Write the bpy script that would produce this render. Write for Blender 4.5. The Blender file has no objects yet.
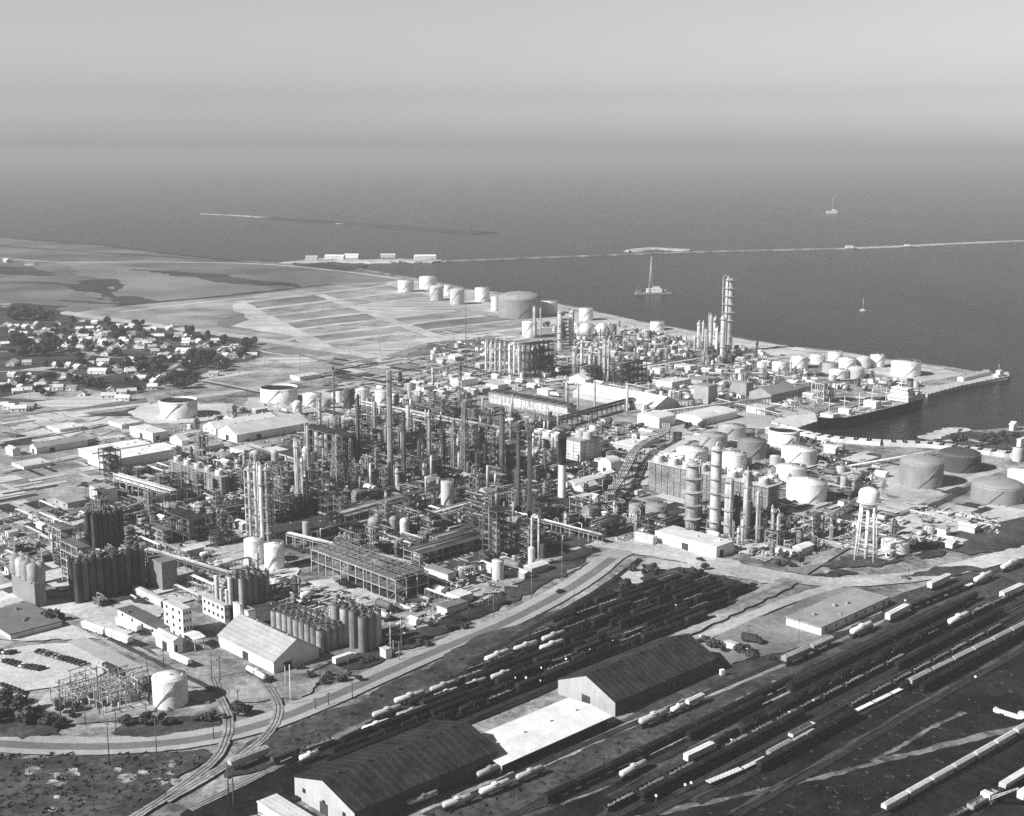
EXPO=0.6; SKY0=2.6; SKYA=1.86; SKYB=1.36; SKY1=1.22; SKY2=.2; HAZED=1.5e-4; HAZEC=.575; SEA0=.006; SEA1=.03; SEAR=.25; SEAS=.06
import bpy, math, random
from mathutils import Vector, Matrix
from mathutils.geometry import tessellate_polygon
R = random.Random(7)
S = bpy.context.scene
COL = S.collection
PI = math.pi
# ------------------------------------------------------------------ camera model
H = 220.0; F = 1300.0; PITCH = math.atan(258.0 / F)
CP, SP = math.cos(PITCH), math.sin(PITCH)
UA = math.radians(44)                       # bearing of the plant's street grid
U = Vector((math.cos(UA), math.sin(UA), 0)); W = Vector((-math.sin(UA), math.cos(UA), 0))

def ray(px, py):
    a = (px - 512) / F; b = (408 - py) / F
    return Vector((a, CP + b * SP, -SP + b * CP))
def gp(px, py, z=0.0):                      # where the ground is seen at a pixel
    d = ray(px, py); t = (z - H) / d.z
    return Vector((d.x * t, d.y * t, z))
def depth(p): return p.y * CP + (H - p.z) * SP
def mpp(p): return depth(p) / F
def zat(p, py, extra=0.0):                  # height reached by a vertical at p seen up to row py
    d = ray(512, py); return H + d.z * ((p.y + extra) / d.y)
def along(c, d, px):                        # metres from c along d until column px
    k = (px - 512) / F
    return (k * depth(c) - c.x) / (d.x - k * d.y * CP)
def pix(p):
    dz = depth(p); return 512 + F * p.x / dz, 408 - F * (p.y * SP + (p.z - H) * CP) / dz

# ------------------------------------------------------------------ materials
MATS = {}
def nd(nt, t, **k):
    n = nt.nodes.new(t)
    for a, b in k.items():
        try: setattr(n, a, b)
        except Exception: pass
    return n
def mth(nt, op, a, b=None):
    n = nd(nt, 'ShaderNodeMath', operation=op)
    for i, q in enumerate((a, b)):
        if q is None: continue
        if isinstance(q, (int, float)): n.inputs[i].default_value = q
        else: nt.links.new(q, n.inputs[i])
    return n.outputs[0]
def mrange(nt, v, a, b, c, d):
    n = nd(nt, 'ShaderNodeMapRange'); n.clamp = True
    nt.links.new(v, n.inputs[0])
    for i, q in enumerate((a, b, c, d)): n.inputs[i + 1].default_value = q
    return n.outputs[0]
def noise(nt, vec, sc, det=5, rough=.6):
    n = nd(nt, 'ShaderNodeTexNoise'); n.inputs['Scale'].default_value = sc
    n.inputs['Detail'].default_value = det; n.inputs['Roughness'].default_value = rough
    nt.links.new(vec, n.inputs['Vector']); return n.outputs[0]
def vscale(nt, vec, s, rz=0):
    n = nd(nt, 'ShaderNodeMapping'); n.inputs['Scale'].default_value = s
    n.inputs['Rotation'].default_value = (0, 0, rz); nt.links.new(vec, n.inputs[0]); return n.outputs[0]
def newmat(name):
    m = bpy.data.materials.new(name); m.use_nodes = True; nt = m.node_tree
    b = nt.nodes['Principled BSDF']; return m, nt, b
def finish(nt, b, val, rough, spec):
    c = nd(nt, 'ShaderNodeCombineColor')
    for i in range(3): nt.links.new(val, c.inputs[i])
    nt.links.new(c.outputs[0], b.inputs['Base Color'])
    b.inputs['Roughness'].default_value = rough; b.inputs['Specular IOR Level'].default_value = spec
def paint(v, kind='paint'):
    """weathered paint, steel, concrete, brick: one grey with stains, streaks and per-object wear"""
    key = (kind, round(v, 3))
    if key in MATS: return MATS[key]
    m, nt, b = newmat('%s_%03d' % (kind, round(v * 1000)))
    pos = nd(nt, 'ShaderNodeNewGeometry').outputs['Position']
    rnd = nd(nt, 'ShaderNodeObjectInfo').outputs['Random']
    amt = dict(paint=.15, steel=.35, roof=.18, rust=.4, concrete=.2, leaf=.5, wall=.12, dark=.3, tar=.5)[kind]
    big = mrange(nt, noise(nt, pos, .12, 4), .3, .7, 1 - amt, 1 + amt)
    st = mrange(nt, noise(nt, vscale(nt, pos, (1.1, 1.1, .1)), 1.0, 4), .35, .75, 1 + amt * .5, 1 - amt)
    fine = mrange(nt, noise(nt, pos, 1.6, 3), .3, .7, 1 - amt * .6, 1 + amt * .6)
    ob = mrange(nt, rnd, 0, 1, 1 - amt * .8, 1 + amt * .8)
    q = mth(nt, 'MULTIPLY', mth(nt, 'MULTIPLY', big, st), mth(nt, 'MULTIPLY', fine, ob))
    if kind == 'tar':
        wv = nd(nt, 'ShaderNodeTexWave', bands_direction='X'); wv.inputs['Scale'].default_value = .09; wv.inputs['Distortion'].default_value = 2.5; wv.inputs['Detail'].default_value = 4
        nt.links.new(vscale(nt, pos, (1, 1, 1), -UA), wv.inputs[0])
        q = mth(nt, 'MULTIPLY', q, mrange(nt, wv.outputs[1], .5, 1, .85, 1.3))
    if kind == 'roof':
        wv = nd(nt, 'ShaderNodeTexWave', bands_direction='X'); wv.inputs['Scale'].default_value = .16
        wv.inputs['Distortion'].default_value = .6; wv.inputs['Detail'].default_value = 2
        nt.links.new(vscale(nt, pos, (1, 1, 1), -UA), wv.inputs[0])
        q = mth(nt, 'MULTIPLY', q, mrange(nt, wv.outputs[1], 0, 1, .9, 1.05))
    val = mth(nt, 'MINIMUM', mth(nt, 'MULTIPLY', q, v), .88)
    finish(nt, b, val, {'paint': .55, 'steel': .6}.get(kind, .85), .25 if v > .1 else .06)
    MATS[key] = m; return m
def ground(name, lo, hi, sc=.02, a=.38, bb=.62, fine=.5, stretch=None):
    if name in MATS: return MATS[name]
    m, nt, b = newmat(name)
    pos = nd(nt, 'ShaderNodeNewGeometry').outputs['Position']
    pv = vscale(nt, pos, stretch, -UA) if stretch else pos
    n1 = noise(nt, pv, sc, 8, .68)
    v = mrange(nt, n1, a, bb, lo, hi)
    n2 = noise(nt, pos, .35, 5, .7)
    v = mth(nt, 'MULTIPLY', v, mrange(nt, n2, .3, .7, 1 - fine, 1 + fine))
    n4 = noise(nt, pos, 1.3, 4, .75)
    v = mth(nt, 'MULTIPLY', v, mrange(nt, n4, .3, .7, .72, 1.28))
    n3 = noise(nt, pos, .006, 3, .5)
    v = mth(nt, 'MULTIPLY', v, mrange(nt, n3, .35, .65, .8, 1.2))
    finish(nt, b, mth(nt, 'MINIMUM', v, .7), .95, .05)
    MATS[name] = m; return m
WHITE = paint(.80); OFFW = paint(.62); LGREY = paint(.45); GREY = paint(.28); DGREY = paint(.14); BLACK = paint(.03)
STEEL = paint(.17, 'steel'); DSTEEL = paint(.05, 'steel'); LSTEEL = paint(.42, 'steel')
GLASS = None
def glassmat():
    m, nt, b = newmat('window_glass'); b.inputs['Base Color'].default_value = (.03, .03, .03, 1)
    b.inputs['Roughness'].default_value = .15; return m
GLASS = glassmat()

# ------------------------------------------------------------------ mesh builder
class B:
    def __init__(s): s.v = []; s.f = []; s.m = []; s.s = []
    def face(s, idx, m=0, sm=False): s.f.append(idx); s.m.append(m); s.s.append(sm)
    def box(s, x, y, z0, sx, sy, sz, m=0, rz=0):
        c, q = math.cos(rz), math.sin(rz); o = len(s.v)
        for z in (z0, z0 + sz):
            for a, b in ((-1, -1), (1, -1), (1, 1), (-1, 1)):
                lx, ly = a * sx / 2, b * sy / 2
                s.v.append((x + lx * c - ly * q, y + lx * q + ly * c, z))
        for f in ((3, 2, 1, 0), (4, 5, 6, 7), (0, 1, 5, 4), (1, 2, 6, 5), (2, 3, 7, 6), (3, 0, 4, 7)):
            s.face(tuple(o + i for i in f), m)
        return s
    def cyl(s, x, y, z0, z1, r0, r1=None, n=20, m=0, top=True, bot=True):
        r1 = r0 if r1 is None else r1; o = len(s.v)
        for z, r in ((z0, r0), (z1, r1)):
            for i in range(n):
                a = 2 * PI * i / n; s.v.append((x + r * math.cos(a), y + r * math.sin(a), z))
        for i in range(n):
            j = (i + 1) % n; s.face((o + i, o + j, o + n + j, o + n + i), m, True)
        if top and r1 > 1e-3: s.face(tuple(o + n + i for i in range(n)), m)
        if bot: s.face(tuple(o + n - 1 - i for i in range(n)), m)
        return s
    def lathe(s, x, y, prof, n=20, m=0):
        o = len(s.v)
        for r, z in prof:
            for i in range(n):
                a = 2 * PI * i / n; s.v.append((x + r * math.cos(a), y + r * math.sin(a), z))
        for k in range(len(prof) - 1):
            for i in range(n):
                j = (i + 1) % n
                s.face((o + k * n + i, o + k * n + j, o + (k + 1) * n + j, o + (k + 1) * n + i), m, True)
        return s
    def dome(s, x, y, z, r, h, n=20, m=0, k=5):
        return s.lathe(x, y, [(max(.01, r * math.cos(i * PI / 2 / k)), z + h * math.sin(i * PI / 2 / k)) for i in range(k + 1)], n, m)
    def tube(s, p, q, r, n=6, m=0, r2=None, cap=True):
        p = Vector(p); q = Vector(q); d = (q - p)
        if d.length < 1e-6: return s
        d.normalize(); a = d.orthogonal().normalized(); b = d.cross(a); o = len(s.v)
        for c, rr in ((p, r), (q, r if r2 is None else r2)):
            for i in range(n):
                t = 2 * PI * i / n + PI / 4; s.v.append(tuple(c + a * (rr * math.cos(t)) + b * (rr * math.sin(t))))
        for i in range(n):
            j = (i + 1) % n; s.face((o + i, o + j, o + n + j, o + n + i), m, n > 5)
        if cap:
            s.face(tuple(o + n - 1 - i for i in range(n)), m); s.face(tuple(o + n + i for i in range(n)), m)
        return s
    def path(s, pts, r, n=6, m=0):
        for a, b in zip(pts, pts[1:]): s.tube(a, b, r, n, m)
        return s
    def hcyl(s, x0, x1, y, z, r, n=14, m=0, bulge=.35):      # lying drum along x with dished ends
        o = len(s.v); prof = [(x0, .02), (x0 + r * bulge * .3, r * .6), (x0 + r * bulge, r), (x1 - r * bulge, r), (x1 - r * bulge * .3, r * .6), (x1, .02)]
        for xx, rr in prof:
            for i in range(n):
                a = 2 * PI * i / n; s.v.append((xx, y + rr * math.cos(a), z + rr * math.sin(a)))
        for k in range(len(prof) - 1):
            for i in range(n):
                j = (i + 1) % n; s.face((o + k * n + j, o + k * n + i, o + (k + 1) * n + i, o + (k + 1) * n + j), m, True)
        return s
    def ring(s, x, y, z, r0, r1, h, n=16, m=0):              # flat annular platform
        o = len(s.v)
        for zz, r in ((z, r0), (z, r1), (z + h, r1), (z + h, r0)):
            for i in range(n):
                a = 2 * PI * i / n; s.v.append((x + r * math.cos(a), y + r * math.sin(a), zz))
        for k in range(4):
            for i in range(n):
                j = (i + 1) % n; k2 = (k + 1) % 4
                s.face((o + k * n + j, o + k * n + i, o + k2 * n + i, o + k2 * n + j), m)
        return s
    def quad(s, a, b, c, d, m=0):
        o = len(s.v); s.v += [tuple(a), tuple(b), tuple(c), tuple(d)]; s.face((o, o + 1, o + 2, o + 3), m); return s
    def poly(s, pts, m=0):
        o = len(s.v); s.v += [tuple(p) for p in pts]; s.face(tuple(range(o, o + len(pts))), m); return s
    def prism(s, prof, x0, x1, m=0, axis='x'):               # outline (a,z) swept along x (or y)
        o = len(s.v); n = len(prof)
        for xx in (x0, x1):
            for a, z in prof: s.v.append((xx, a, z) if axis == 'x' else (a, xx, z))
        for i in range(n):
            j = (i + 1) % n; s.face((o + i, o + j, o + n + j, o + n + i), m)
        s.face(tuple(o + n - 1 - i for i in range(n)), m); s.face(tuple(o + n + i for i in range(n)), m)
        return s
    def lattice(s, x, y, z0, z1, w0, w1, k, r=.16, m=0):
        def cr(t): 
            w = (w0 + (w1 - w0) * t) / 2; z = z0 + (z1 - z0) * t
            return [(x - w, y - w, z), (x + w, y - w, z), (x + w, y + w, z), (x - w, y + w, z)]
        a = cr(0); b = cr(1)
        for i in range(4): s.tube(a[i], b[i], r, 4, m)
        for q in range(k):
            c0 = cr(q / k); c1 = cr((q + 1) / k)
            for i in range(4):
                j = (i + 1) % 4
                s.tube(c0[i], c1[j], r * .6, 3, m, cap=False); s.tube(c0[j], c1[i], r * .6, 3, m, cap=False); s.tube(c1[i], c1[j], r * .6, 3, m, cap=False)
        return s
    def frame(s, x0, x1, y0, y1, zs, nx, ny, t=.45, m=0, brace=True):   # open steel frame
        X = [x0 + (x1 - x0) * i / nx for i in range(nx + 1)]; Y = [y0 + (y1 - y0) * i / ny for i in range(ny + 1)]
        for x in X:
            for y in Y: s.box(x, y, 0, t, t, zs[-1], m)
        for z in zs:
            for y in Y: s.box((x0 + x1) / 2, y, z - t, x1 - x0 - t, t * .8, t * .9, m)
            for x in X: s.box(x, (y0 + y1) / 2, z - t * 1.1, t * .8, y1 - y0 - t, t * .8, m)
        if brace:
            zz = [0] + list(zs)
            for k in range(len(zs)):
                s.tube((X[0], y0, zz[k]), (X[1], y0, zz[k + 1]), t * .3, 4, m); s.tube((x0, Y[0], zz[k + 1]), (x0, Y[1], zz[k]), t * .3, 4, m)
        return s
    def mesh(s, name, mats):
        me = bpy.data.meshes.new(name); me.from_pydata(s.v, [], s.f)
        for q in (mats if isinstance(mats, (list, tuple)) else [mats]): me.materials.append(q)
        me.polygons.foreach_set('material_index', s.m); me.polygons.foreach_set('use_smooth', s.s)
        me.update(); return me

def link(name, data, parent=None):
    o = bpy.data.objects.new(name, data); COL.objects.link(o)
    if parent: o.parent = parent
    return o
def props(o, label, cat, group=None, kind=None):
    if label: o['label'] = label
    if cat: o['category'] = cat
    if group: o['group'] = group
    if kind: o['kind'] = kind
    return o
def thing(name, label, cat, loc, rz=0, kit=(), group=None):
    """an Empty at the thing's base; kit = [(part name, mesh or (mesh, offset), [sub kit])]"""
    e = link(name, None); e.empty_display_size = 1; e.location = loc; e.rotation_euler = (0, 0, rz)
    props(e, label, cat, group); fill(e, kit); return e
def fill(e, kit):
    for it in kit:
        o = link(it[0], it[1], e)
        if len(it) > 2: fill(o, it[2])
TAKEN = []                                   # footprints (x, y, r) kept clear by the scatter
def take(p, r): TAKEN.append((p.x, p.y, r))
def free(x, y, r):
    for a, b, c in TAKEN:
        if (a - x) ** 2 + (b - y) ** 2 < (c + r) ** 2: return False
    return True
def inpoly(x, y, P):
    c = False; j = len(P) - 1
    for i in range(len(P)):
        if (P[i][1] > y) != (P[j][1] > y) and x < (P[j][0] - P[i][0]) * (y - P[i][1]) / (P[j][1] - P[i][1]) + P[i][0]: c = not c
        j = i
    return c

# ------------------------------------------------------------------ ground sheets
LEVEL = [0.0]
def lev(): LEVEL[0] += .004; return LEVEL[0]
def smooth_line(pts, k=8):
    P = [Vector(p) for p in pts]; out = []
    for i in range(len(P) - 1):
        a, b, c, d = P[max(i - 1, 0)], P[i], P[i + 1], P[min(i + 2, len(P) - 1)]
        for t in range(k):
            t /= k
            out.append(.5 * (2 * b + (c - a) * t + (2 * a - 5 * b + 4 * c - d) * t * t + (3 * b - a - 3 * c + d) * t ** 3))
    out.append(P[-1]); return out
def sheet(name, pxs, m, z=None, jit=.0, sub=3, smooth=False, kind='structure', world=False, frac=0):
    """flat ground patch whose outline is given as ground points"""
    z = lev() if z is None else z
    P = [Vector((p[0], p[1], z)) for p in pxs] if world else [gp(*p) for p in pxs]
    P = [Vector((p.x, p.y, z)) for p in P]
    if smooth: P = [Vector((p.x, p.y, z)) for p in smooth_line(P + P[:1], 5)[:-1]]
    if frac:
        for _ in range(4):
            N = []
            for p, q in zip(P, P[1:] + P[:1]):
                v = q - p; N += [p, (p + q) / 2 + Vector((-v.y, v.x, 0)) * R.uniform(-frac, frac)]
            P = N
        sub = 1
    Q = []
    for a, b in zip(P, P[1:] + P[:1]):
        n = max(1, sub); d = (b - a)
        nrm = Vector((-d.y, d.x, 0)).normalized() if d.length > 0 else Vector((0, 0, 0))
        for i in range(n):
            q = a + d * (i / n)
            Q.append(q + nrm * (R.uniform(-1, 1) * jit * d.length / n if jit else 0))
    tri = tessellate_polygon([Q])
    me = bpy.data.meshes.new(name); fs = []
    for t in tri:
        a, b, c = (Q[i] for i in t)
        fs.append(t if (b - a).cross(c - a).z > 0 else (t[0], t[2], t[1]))
    me.from_pydata([tuple(q) for q in Q], [], fs); me.materials.append(m); me.update()
    o = link(name, me); o['kind'] = kind; return o
def strip(name, pxs, w, m, z=None, world=False, w2=None, wob=.0, kind='structure', k=8, thick=0):
    z = lev() if z is None else z
    P = [Vector((p[0], p[1], 0)) for p in pxs] if world else [gp(*p) for p in pxs]
    P = smooth_line(P, k); b = B(); n = len(P)
    for i, p in enumerate(P):
        d = (P[min(i + 1, n - 1)] - P[max(i - 1, 0)]); d.z = 0; d.normalize(); nn = Vector((-d.y, d.x, 0))
        ww = (w if w2 is None else w + (w2 - w) * i / (n - 1)) / 2
        l = p + nn * ww * (1 + R.uniform(-wob, wob)); r = p - nn * ww * (1 + R.uniform(-wob, wob))
        b.v += [(l.x, l.y, z), (r.x, r.y, z)]
        if i: b.face((2 * i - 2, 2 * i - 1, 2 * i + 1, 2 * i))
    o = link(name, b.mesh(name, m)); o['kind'] = kind; return o
# ------------------------------------------------------------------ camera, light, air
cam = bpy.data.cameras.new('camera'); co = link('camera', cam); S.camera = co
co.location = (0, 0, H); co.rotation_euler = (PI / 2 - PITCH, 0, 0)
cam.sensor_fit = 'HORIZONTAL'; cam.sensor_width = 36; cam.lens = 36 * F / 1024
cam.clip_start = 1; cam.clip_end = 200000
TOSUN = Vector((-.88, -.475, 0)).normalized(); ELEV = math.radians(35)
sd = Vector((TOSUN.x * math.cos(ELEV), TOSUN.y * math.cos(ELEV), math.sin(ELEV)))
sl = bpy.data.lights.new('sun', 'SUN'); sl.energy = 5.0; sl.angle = math.radians(.5); sl.color = (1, 1, 1)
so = link('sun', sl); so.rotation_euler = sd.to_track_quat('Z', 'Y').to_euler(); so.location = sd * 3000
w = bpy.data.worlds.new('World'); S.world = w; w.use_nodes = True; nt = w.node_tree
bg = nt.nodes['Background']
sky = nd(nt, 'ShaderNodeTexSky'); sky.sky_type = 'NISHITA'; sky.sun_disc = False
sky.sun_elevation = ELEV; sky.sun_rotation = math.atan2(TOSUN.x, TOSUN.y); sky.air_density = 1.0; sky.dust_density = 2.0; sky.ozone_density = 1
bw = nd(nt, 'ShaderNodeRGBToBW'); nt.links.new(sky.outputs[0], bw.inputs[0])
tc = nd(nt, 'ShaderNodeTexCoord'); sx = nd(nt, 'ShaderNodeSeparateXYZ'); nt.links.new(tc.outputs['Generated'], sx.inputs[0])
rp = nd(nt, 'ShaderNodeValToRGB'); els = rp.color_ramp.elements
els[0].position = 0; els[0].color = (SKY0 / 2,) * 3 + (1,)
els[1].position = .12; els[1].color = (SKY1 / 2,) * 3 + (1,)
for p_, v_ in ((.02, SKYA), (.04, SKYB), (.17, .42)):
    e4 = rp.color_ramp.elements.new(p_); e4.color = (v_ / 2,) * 3 + (1,)
e3 = rp.color_ramp.elements.new(.35); e3.color = (SKY2 / 2,) * 3 + (1,)
nt.links.new(sx.outputs[2], rp.inputs[0])
cn = noise(nt, vscale(nt, tc.outputs['Generated'], (5, 5, 16)), 1.0, 4, .55)
mm = mth(nt, 'MULTIPLY', mrange(nt, cn, .3, .7, .985, 1.015), mth(nt, 'MULTIPLY', bw.outputs[0], rp.outputs[0]))
mm = mth(nt, 'MULTIPLY', mm, 2.0)
mm0 = mth(nt, 'MULTIPLY', mth(nt, 'MULTIPLY', bw.outputs[0], rp.outputs[0]), 2.0)
nt.links.new(mm, bg.inputs[0]); bg.inputs[1].default_value = .08
S.view_settings.view_transform = 'Standard'; S.view_settings.look = 'None'; S.view_settings.exposure = EXPO; S.view_settings.gamma = 1
S.render.engine = 'CYCLES'
cy = S.cycles; cy.max_bounces = 4; cy.diffuse_bounces = 2; cy.glossy_bounces = 2; cy.transmission_bounces = 2; cy.volume_bounces = 0; cy.transparent_max_bounces = 4
cy.use_denoising = False; cy.caustics_reflective = False; cy.caustics_refractive = False
# the air: even density box
hz = B(); hz.box(0, 30000, -60, 120000, 62000, 60 + H + 12)
hm = bpy.data.materials.new('haze'); hm.use_nodes = True; ht = hm.node_tree
ht.nodes.remove(ht.nodes['Principled BSDF']); pv = nd(ht, 'ShaderNodeVolumePrincipled')
pv.inputs['Color'].default_value = (HAZEC, HAZEC, HAZEC, 1); pv.inputs['Density'].default_value = HAZED; pv.inputs['Anisotropy'].default_value = 0
ht.links.new(pv.outputs[0], ht.nodes['Material Output'].inputs['Volume'])
ho = link('haze', hz.mesh('haze', hm)); ho['kind'] = 'stuff'; ho['label'] = 'pale sea haze over the refinery and the bay'

# ------------------------------------------------------------------ sea and land
m, nt, b = newmat('sea_water')
pos = nd(nt, 'ShaderNodeNewGeometry').outputs['Position']
n1 = noise(nt, vscale(nt, pos, (.03, .10, .1), .3), 1.0, 8, .72); n2 = noise(nt, vscale(nt, pos, (.0035, .0012, 1), .25), 1.0, 6, .65)
bp = nd(nt, 'ShaderNodeBump'); bp.inputs['Strength'].default_value = .5; bp.inputs['Distance'].default_value = 1.5
nt.links.new(n1, bp.inputs['Height']); nt.links.new(bp.outputs[0], b.inputs['Normal'])
finish(nt, b, mth(nt, 'MULTIPLY', mrange(nt, n2, .3, .7, SEA0, SEA1), mrange(nt, n1, .3, .7, .6, 1.4)), SEAR, SEAS)
SEA = m
o = B(); o.quad((-58000, -900, -2), (58000, -900, -2), (58000, 60500, -2), (-58000, 60500, -2))
o = link('sea', o.mesh('sea', SEA)); o['kind'] = 'structure'
LAND = ground('plant_ground', .08, .38, .045, .38, .62, .5)
FIELDG = ground('field_ground', .17, .38, .012, .35, .65, .25)
coast = [(-140, 239), (0, 238), (120, 247), (200, 258), (300, 264), (360, 268), (410, 277), (445, 283), (470, 289), (500, 292), (545, 300), (600, 312), (640, 321), (680, 328), (730, 336),
         (790, 346), (840, 351), (900, 361), (945, 366), (975, 371), (1008, 374), (1008, 379), (965, 386), (928, 394), (905, 392), (880, 398), (850, 408), (822, 417), (818, 421), (797, 427),
         (795, 433), (830, 440), (880, 443), (925, 441), (940, 434), (958, 429), (985, 430), (1030, 425), (1200, 420), (1500, 500)]
cw = [gp(*p, z=0) for p in coast]
cw = [(p.x, p.y) for p in cw] + [(900, 150), (700, -300), (-700, -300), (-900, 200)]
lo = sheet('land', cw, LAND, z=0, jit=.03, sub=4, world=True)
# shore bank: skirt from the land's edge down into the water
SH = ground('shore_sand', .35, .55, .03)
vs = [v.co.copy() for v in lo.data.vertices]; sk = B(); n = len(vs)
cxm = sum((v for v in vs), Vector()) / n
for i in range(n):
    a, c = vs[i], vs[(i + 1) % n]
    sk.quad(c, a, a + Vector((0, 0, -4)), c + Vector((0, 0, -4)))
so_ = link('shore_bank', sk.mesh('shore_bank', SH)); so_['kind'] = 'structure'

MARSH = ground('marsh', .125, .175, .006, .4, .6, .08)
MARSHD = ground('marsh_weed', .03, .065, .01, .4, .6, .2)
LAGOON = ground('mud_flat', .20, .225, .003, .4, .6, .04)
DIRT = ground('pale_dirt', .34, .58, .03, .35, .65, .3)
DIRTM = ground('worn_dirt', .15, .42, .035, .38, .62, .35)
SCRUB = ground('scrub_ground', .02, .085, .03, .38, .62, .4)
DARK = ground('cinder_ground', .006, .024, .05, .38, .64, .5)
GRASS = ground('rough_grass', .03, .085, .06, .36, .64, .6)
PATCH = ground('sandy_patch', .05, .42, .16, .42, .58, .4)
ROADM = ground('road_surface', .30, .42, .02, .35, .65, .12)
ROADD = ground('asphalt', .13, .19, .02, .35, .65, .15)
CONC = ground('concrete_yard', .42, .6, .02, .35, .65, .2)
TRK = ground('cart_ruts', .07, .24, .09, .4, .6, .4)
TOWN = ground('town_ground', .03, .10, .02, .38, .62, .35)
BED = ground('plowed_field', .28, .58, .03, .4, .6, .15, stretch=(.12, 3.0, 1))
FR = ('marsh_weed', 'scrub_field', 'scrub_verge', 'process_ground', 'open_ground', 'spoil_ground', 'scrub_point', 'mud_flat', 'sandy_patch', 'shore_dirt', 'yard', 'rough_grass', 'tank_yard', 'dock_yard', 'town_ground', 'worn_lot')
def st(name, pts, m, jit=.05, sub=4, sm=True):
    if name in FR: return sheet(name, pts, m, frac=.34 if name == 'sandy_patch' else .2 if name in FR[:6] else .12)
    return sheet(name, pts, m, jit=jit, sub=sub, smooth=sm)
# --- far left: marsh and mud flats
st('marsh', [(-140, 240), (0, 239), (120, 248), (200, 259), (300, 265), (360, 270), (398, 281), (340, 288), (250, 297), (120, 312), (60, 312), (-140, 302)], MARSH)
st('mud_flat', [(55, 262), (125, 266), (190, 272), (265, 286), (275, 291), (200, 299), (130, 303), (85, 296), (100, 280)], LAGOON)
for i, q in enumerate([
    [(-60, 267), (0, 266), (40, 270), (62, 275), (40, 276), (0, 274), (-60, 273)],
    [(72, 281), (112, 279), (122, 283), (108, 288), (104, 294), (110, 300), (96, 300), (86, 292)],
    [(110, 300), (122, 296), (160, 302), (195, 301), (150, 309), (110, 311)],
    [(130, 268), (175, 271), (262, 281), (300, 286), (262, 286), (200, 279), (150, 272)],
    [(190, 301), (260, 294), (330, 287), (385, 285), (370, 288), (280, 297), (215, 304)],
    [(-60, 302), (20, 303), (70, 306), (60, 313), (0, 312), (-60, 312)],
    [(290, 262), (330, 265), (362, 268), (350, 271), (310, 268)]]):
    st('marsh_weed', q, MARSHD, .12)
strip('marsh_weed', [(-140, 236), (0, 238), (90, 244), (180, 255), (240, 261)], 24, MARSHD, wob=.5)
strip('shore_track', [(0, 258), (60, 262), (160, 262), (260, 264), (340, 271), (400, 279)], 12, DIRT)
FSCR = ground('dry_field', .11, .25, .02, .36, .64, .3)
# --- plant hinterland: fields and dirt roads
st('field', [(40, 318), (125, 306), (240, 296), (330, 286), (400, 281), (440, 284), (500, 296), (600, 316), (700, 334), (640, 350), (520, 372), (400, 378), (300, 352), (180, 336)], FIELDG)
st('shore_dirt', [(385, 289), (400, 280), (440, 284), (470, 291), (545, 302), (640, 323), (730, 339), (890, 363), (970, 373), (900, 382), (830, 364), (760, 352), (690, 342), (600, 336), (520, 318), (440, 306)], DIRT)
st('plowed_field', [(290, 338), (372, 328), (440, 338), (385, 356)], BED, .0, 1, False)
st('scrub_field', [(222, 318), (275, 305), (340, 318), (372, 324), (300, 334), (240, 331)], FSCR, .08)
st('scrub_field', [(340, 306), (375, 304), (450, 316), (430, 319), (370, 314)], FSCR, .08)
st('scrub_field', [(248, 301), (310, 295), (345, 298), (285, 304)], FSCR, .08)
st('scrub_field', [(425, 320), (470, 328), (520, 345), (470, 360), (400, 362), (430, 345)], FSCR, .1)
st('scrub_field', [(225, 352), (275, 347), (315, 352), (290, 362), (240, 360)], FSCR, .1)
st('open_ground', [(170, 372), (260, 355), (330, 362), (340, 380), (250, 390), (190, 388)], DIRTM)
for q, wd in (([(60, 312), (110, 319), (175, 328), (250, 338), (330, 350), (400, 361), (480, 374)], 22), ([(238, 301), (300, 308), (360, 317), (440, 327), (500, 335)], 20),
              ([(375, 300), (456, 314), (520, 326)], 14), ([(242, 302), (300, 295), (355, 289), (400, 285)], 12), ([(282, 341), (310, 336), (345, 329), (372, 323), (400, 318)], 11),
              ([(300, 306), (340, 301), (385, 293)], 9), ([(120, 312), (180, 305), (260, 296)], 10), ([(0, 402), (60, 396), (130, 388), (200, 380), (250, 372)], 9),
              ([(150, 402), (200, 396), (262, 387), (300, 380)], 13), ([(400, 361), (450, 352), (500, 348)], 9), ([(330, 350), (380, 342), (440, 336)], 7)):
    strip('dirt_road', q, wd, DIRT, wob=.1)
for q in ([(0, 246), (60, 250), (150, 256), (250, 262)], [(60, 300), (120, 304), (180, 300), (260, 292), (330, 284)], [(130, 270), (180, 272), (260, 281), (300, 287)], [(0, 283), (50, 283), (90, 288)], [(100, 281), (120, 286), (108, 294), (130, 300)]):
    strip('marsh_ditch', q, 14, MARSHD, wob=.7)
for q in ([(255, 312), (330, 322), (420, 336)], [(330, 300), (400, 309), (470, 320)], [(262, 320), (300, 316), (350, 306)], [(180, 340), (240, 348), (300, 358)], [(420, 340), (470, 352), (500, 364)], [(350, 296), (420, 304), (500, 316)], [(300, 322), (380, 334), (440, 342)]):
    strip('field_path', q, 5, DIRT, wob=.3); strip('field_ditch', [(x + 3, y + 1.6) for x, y in q], 6, FSCR, wob=.5)
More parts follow.
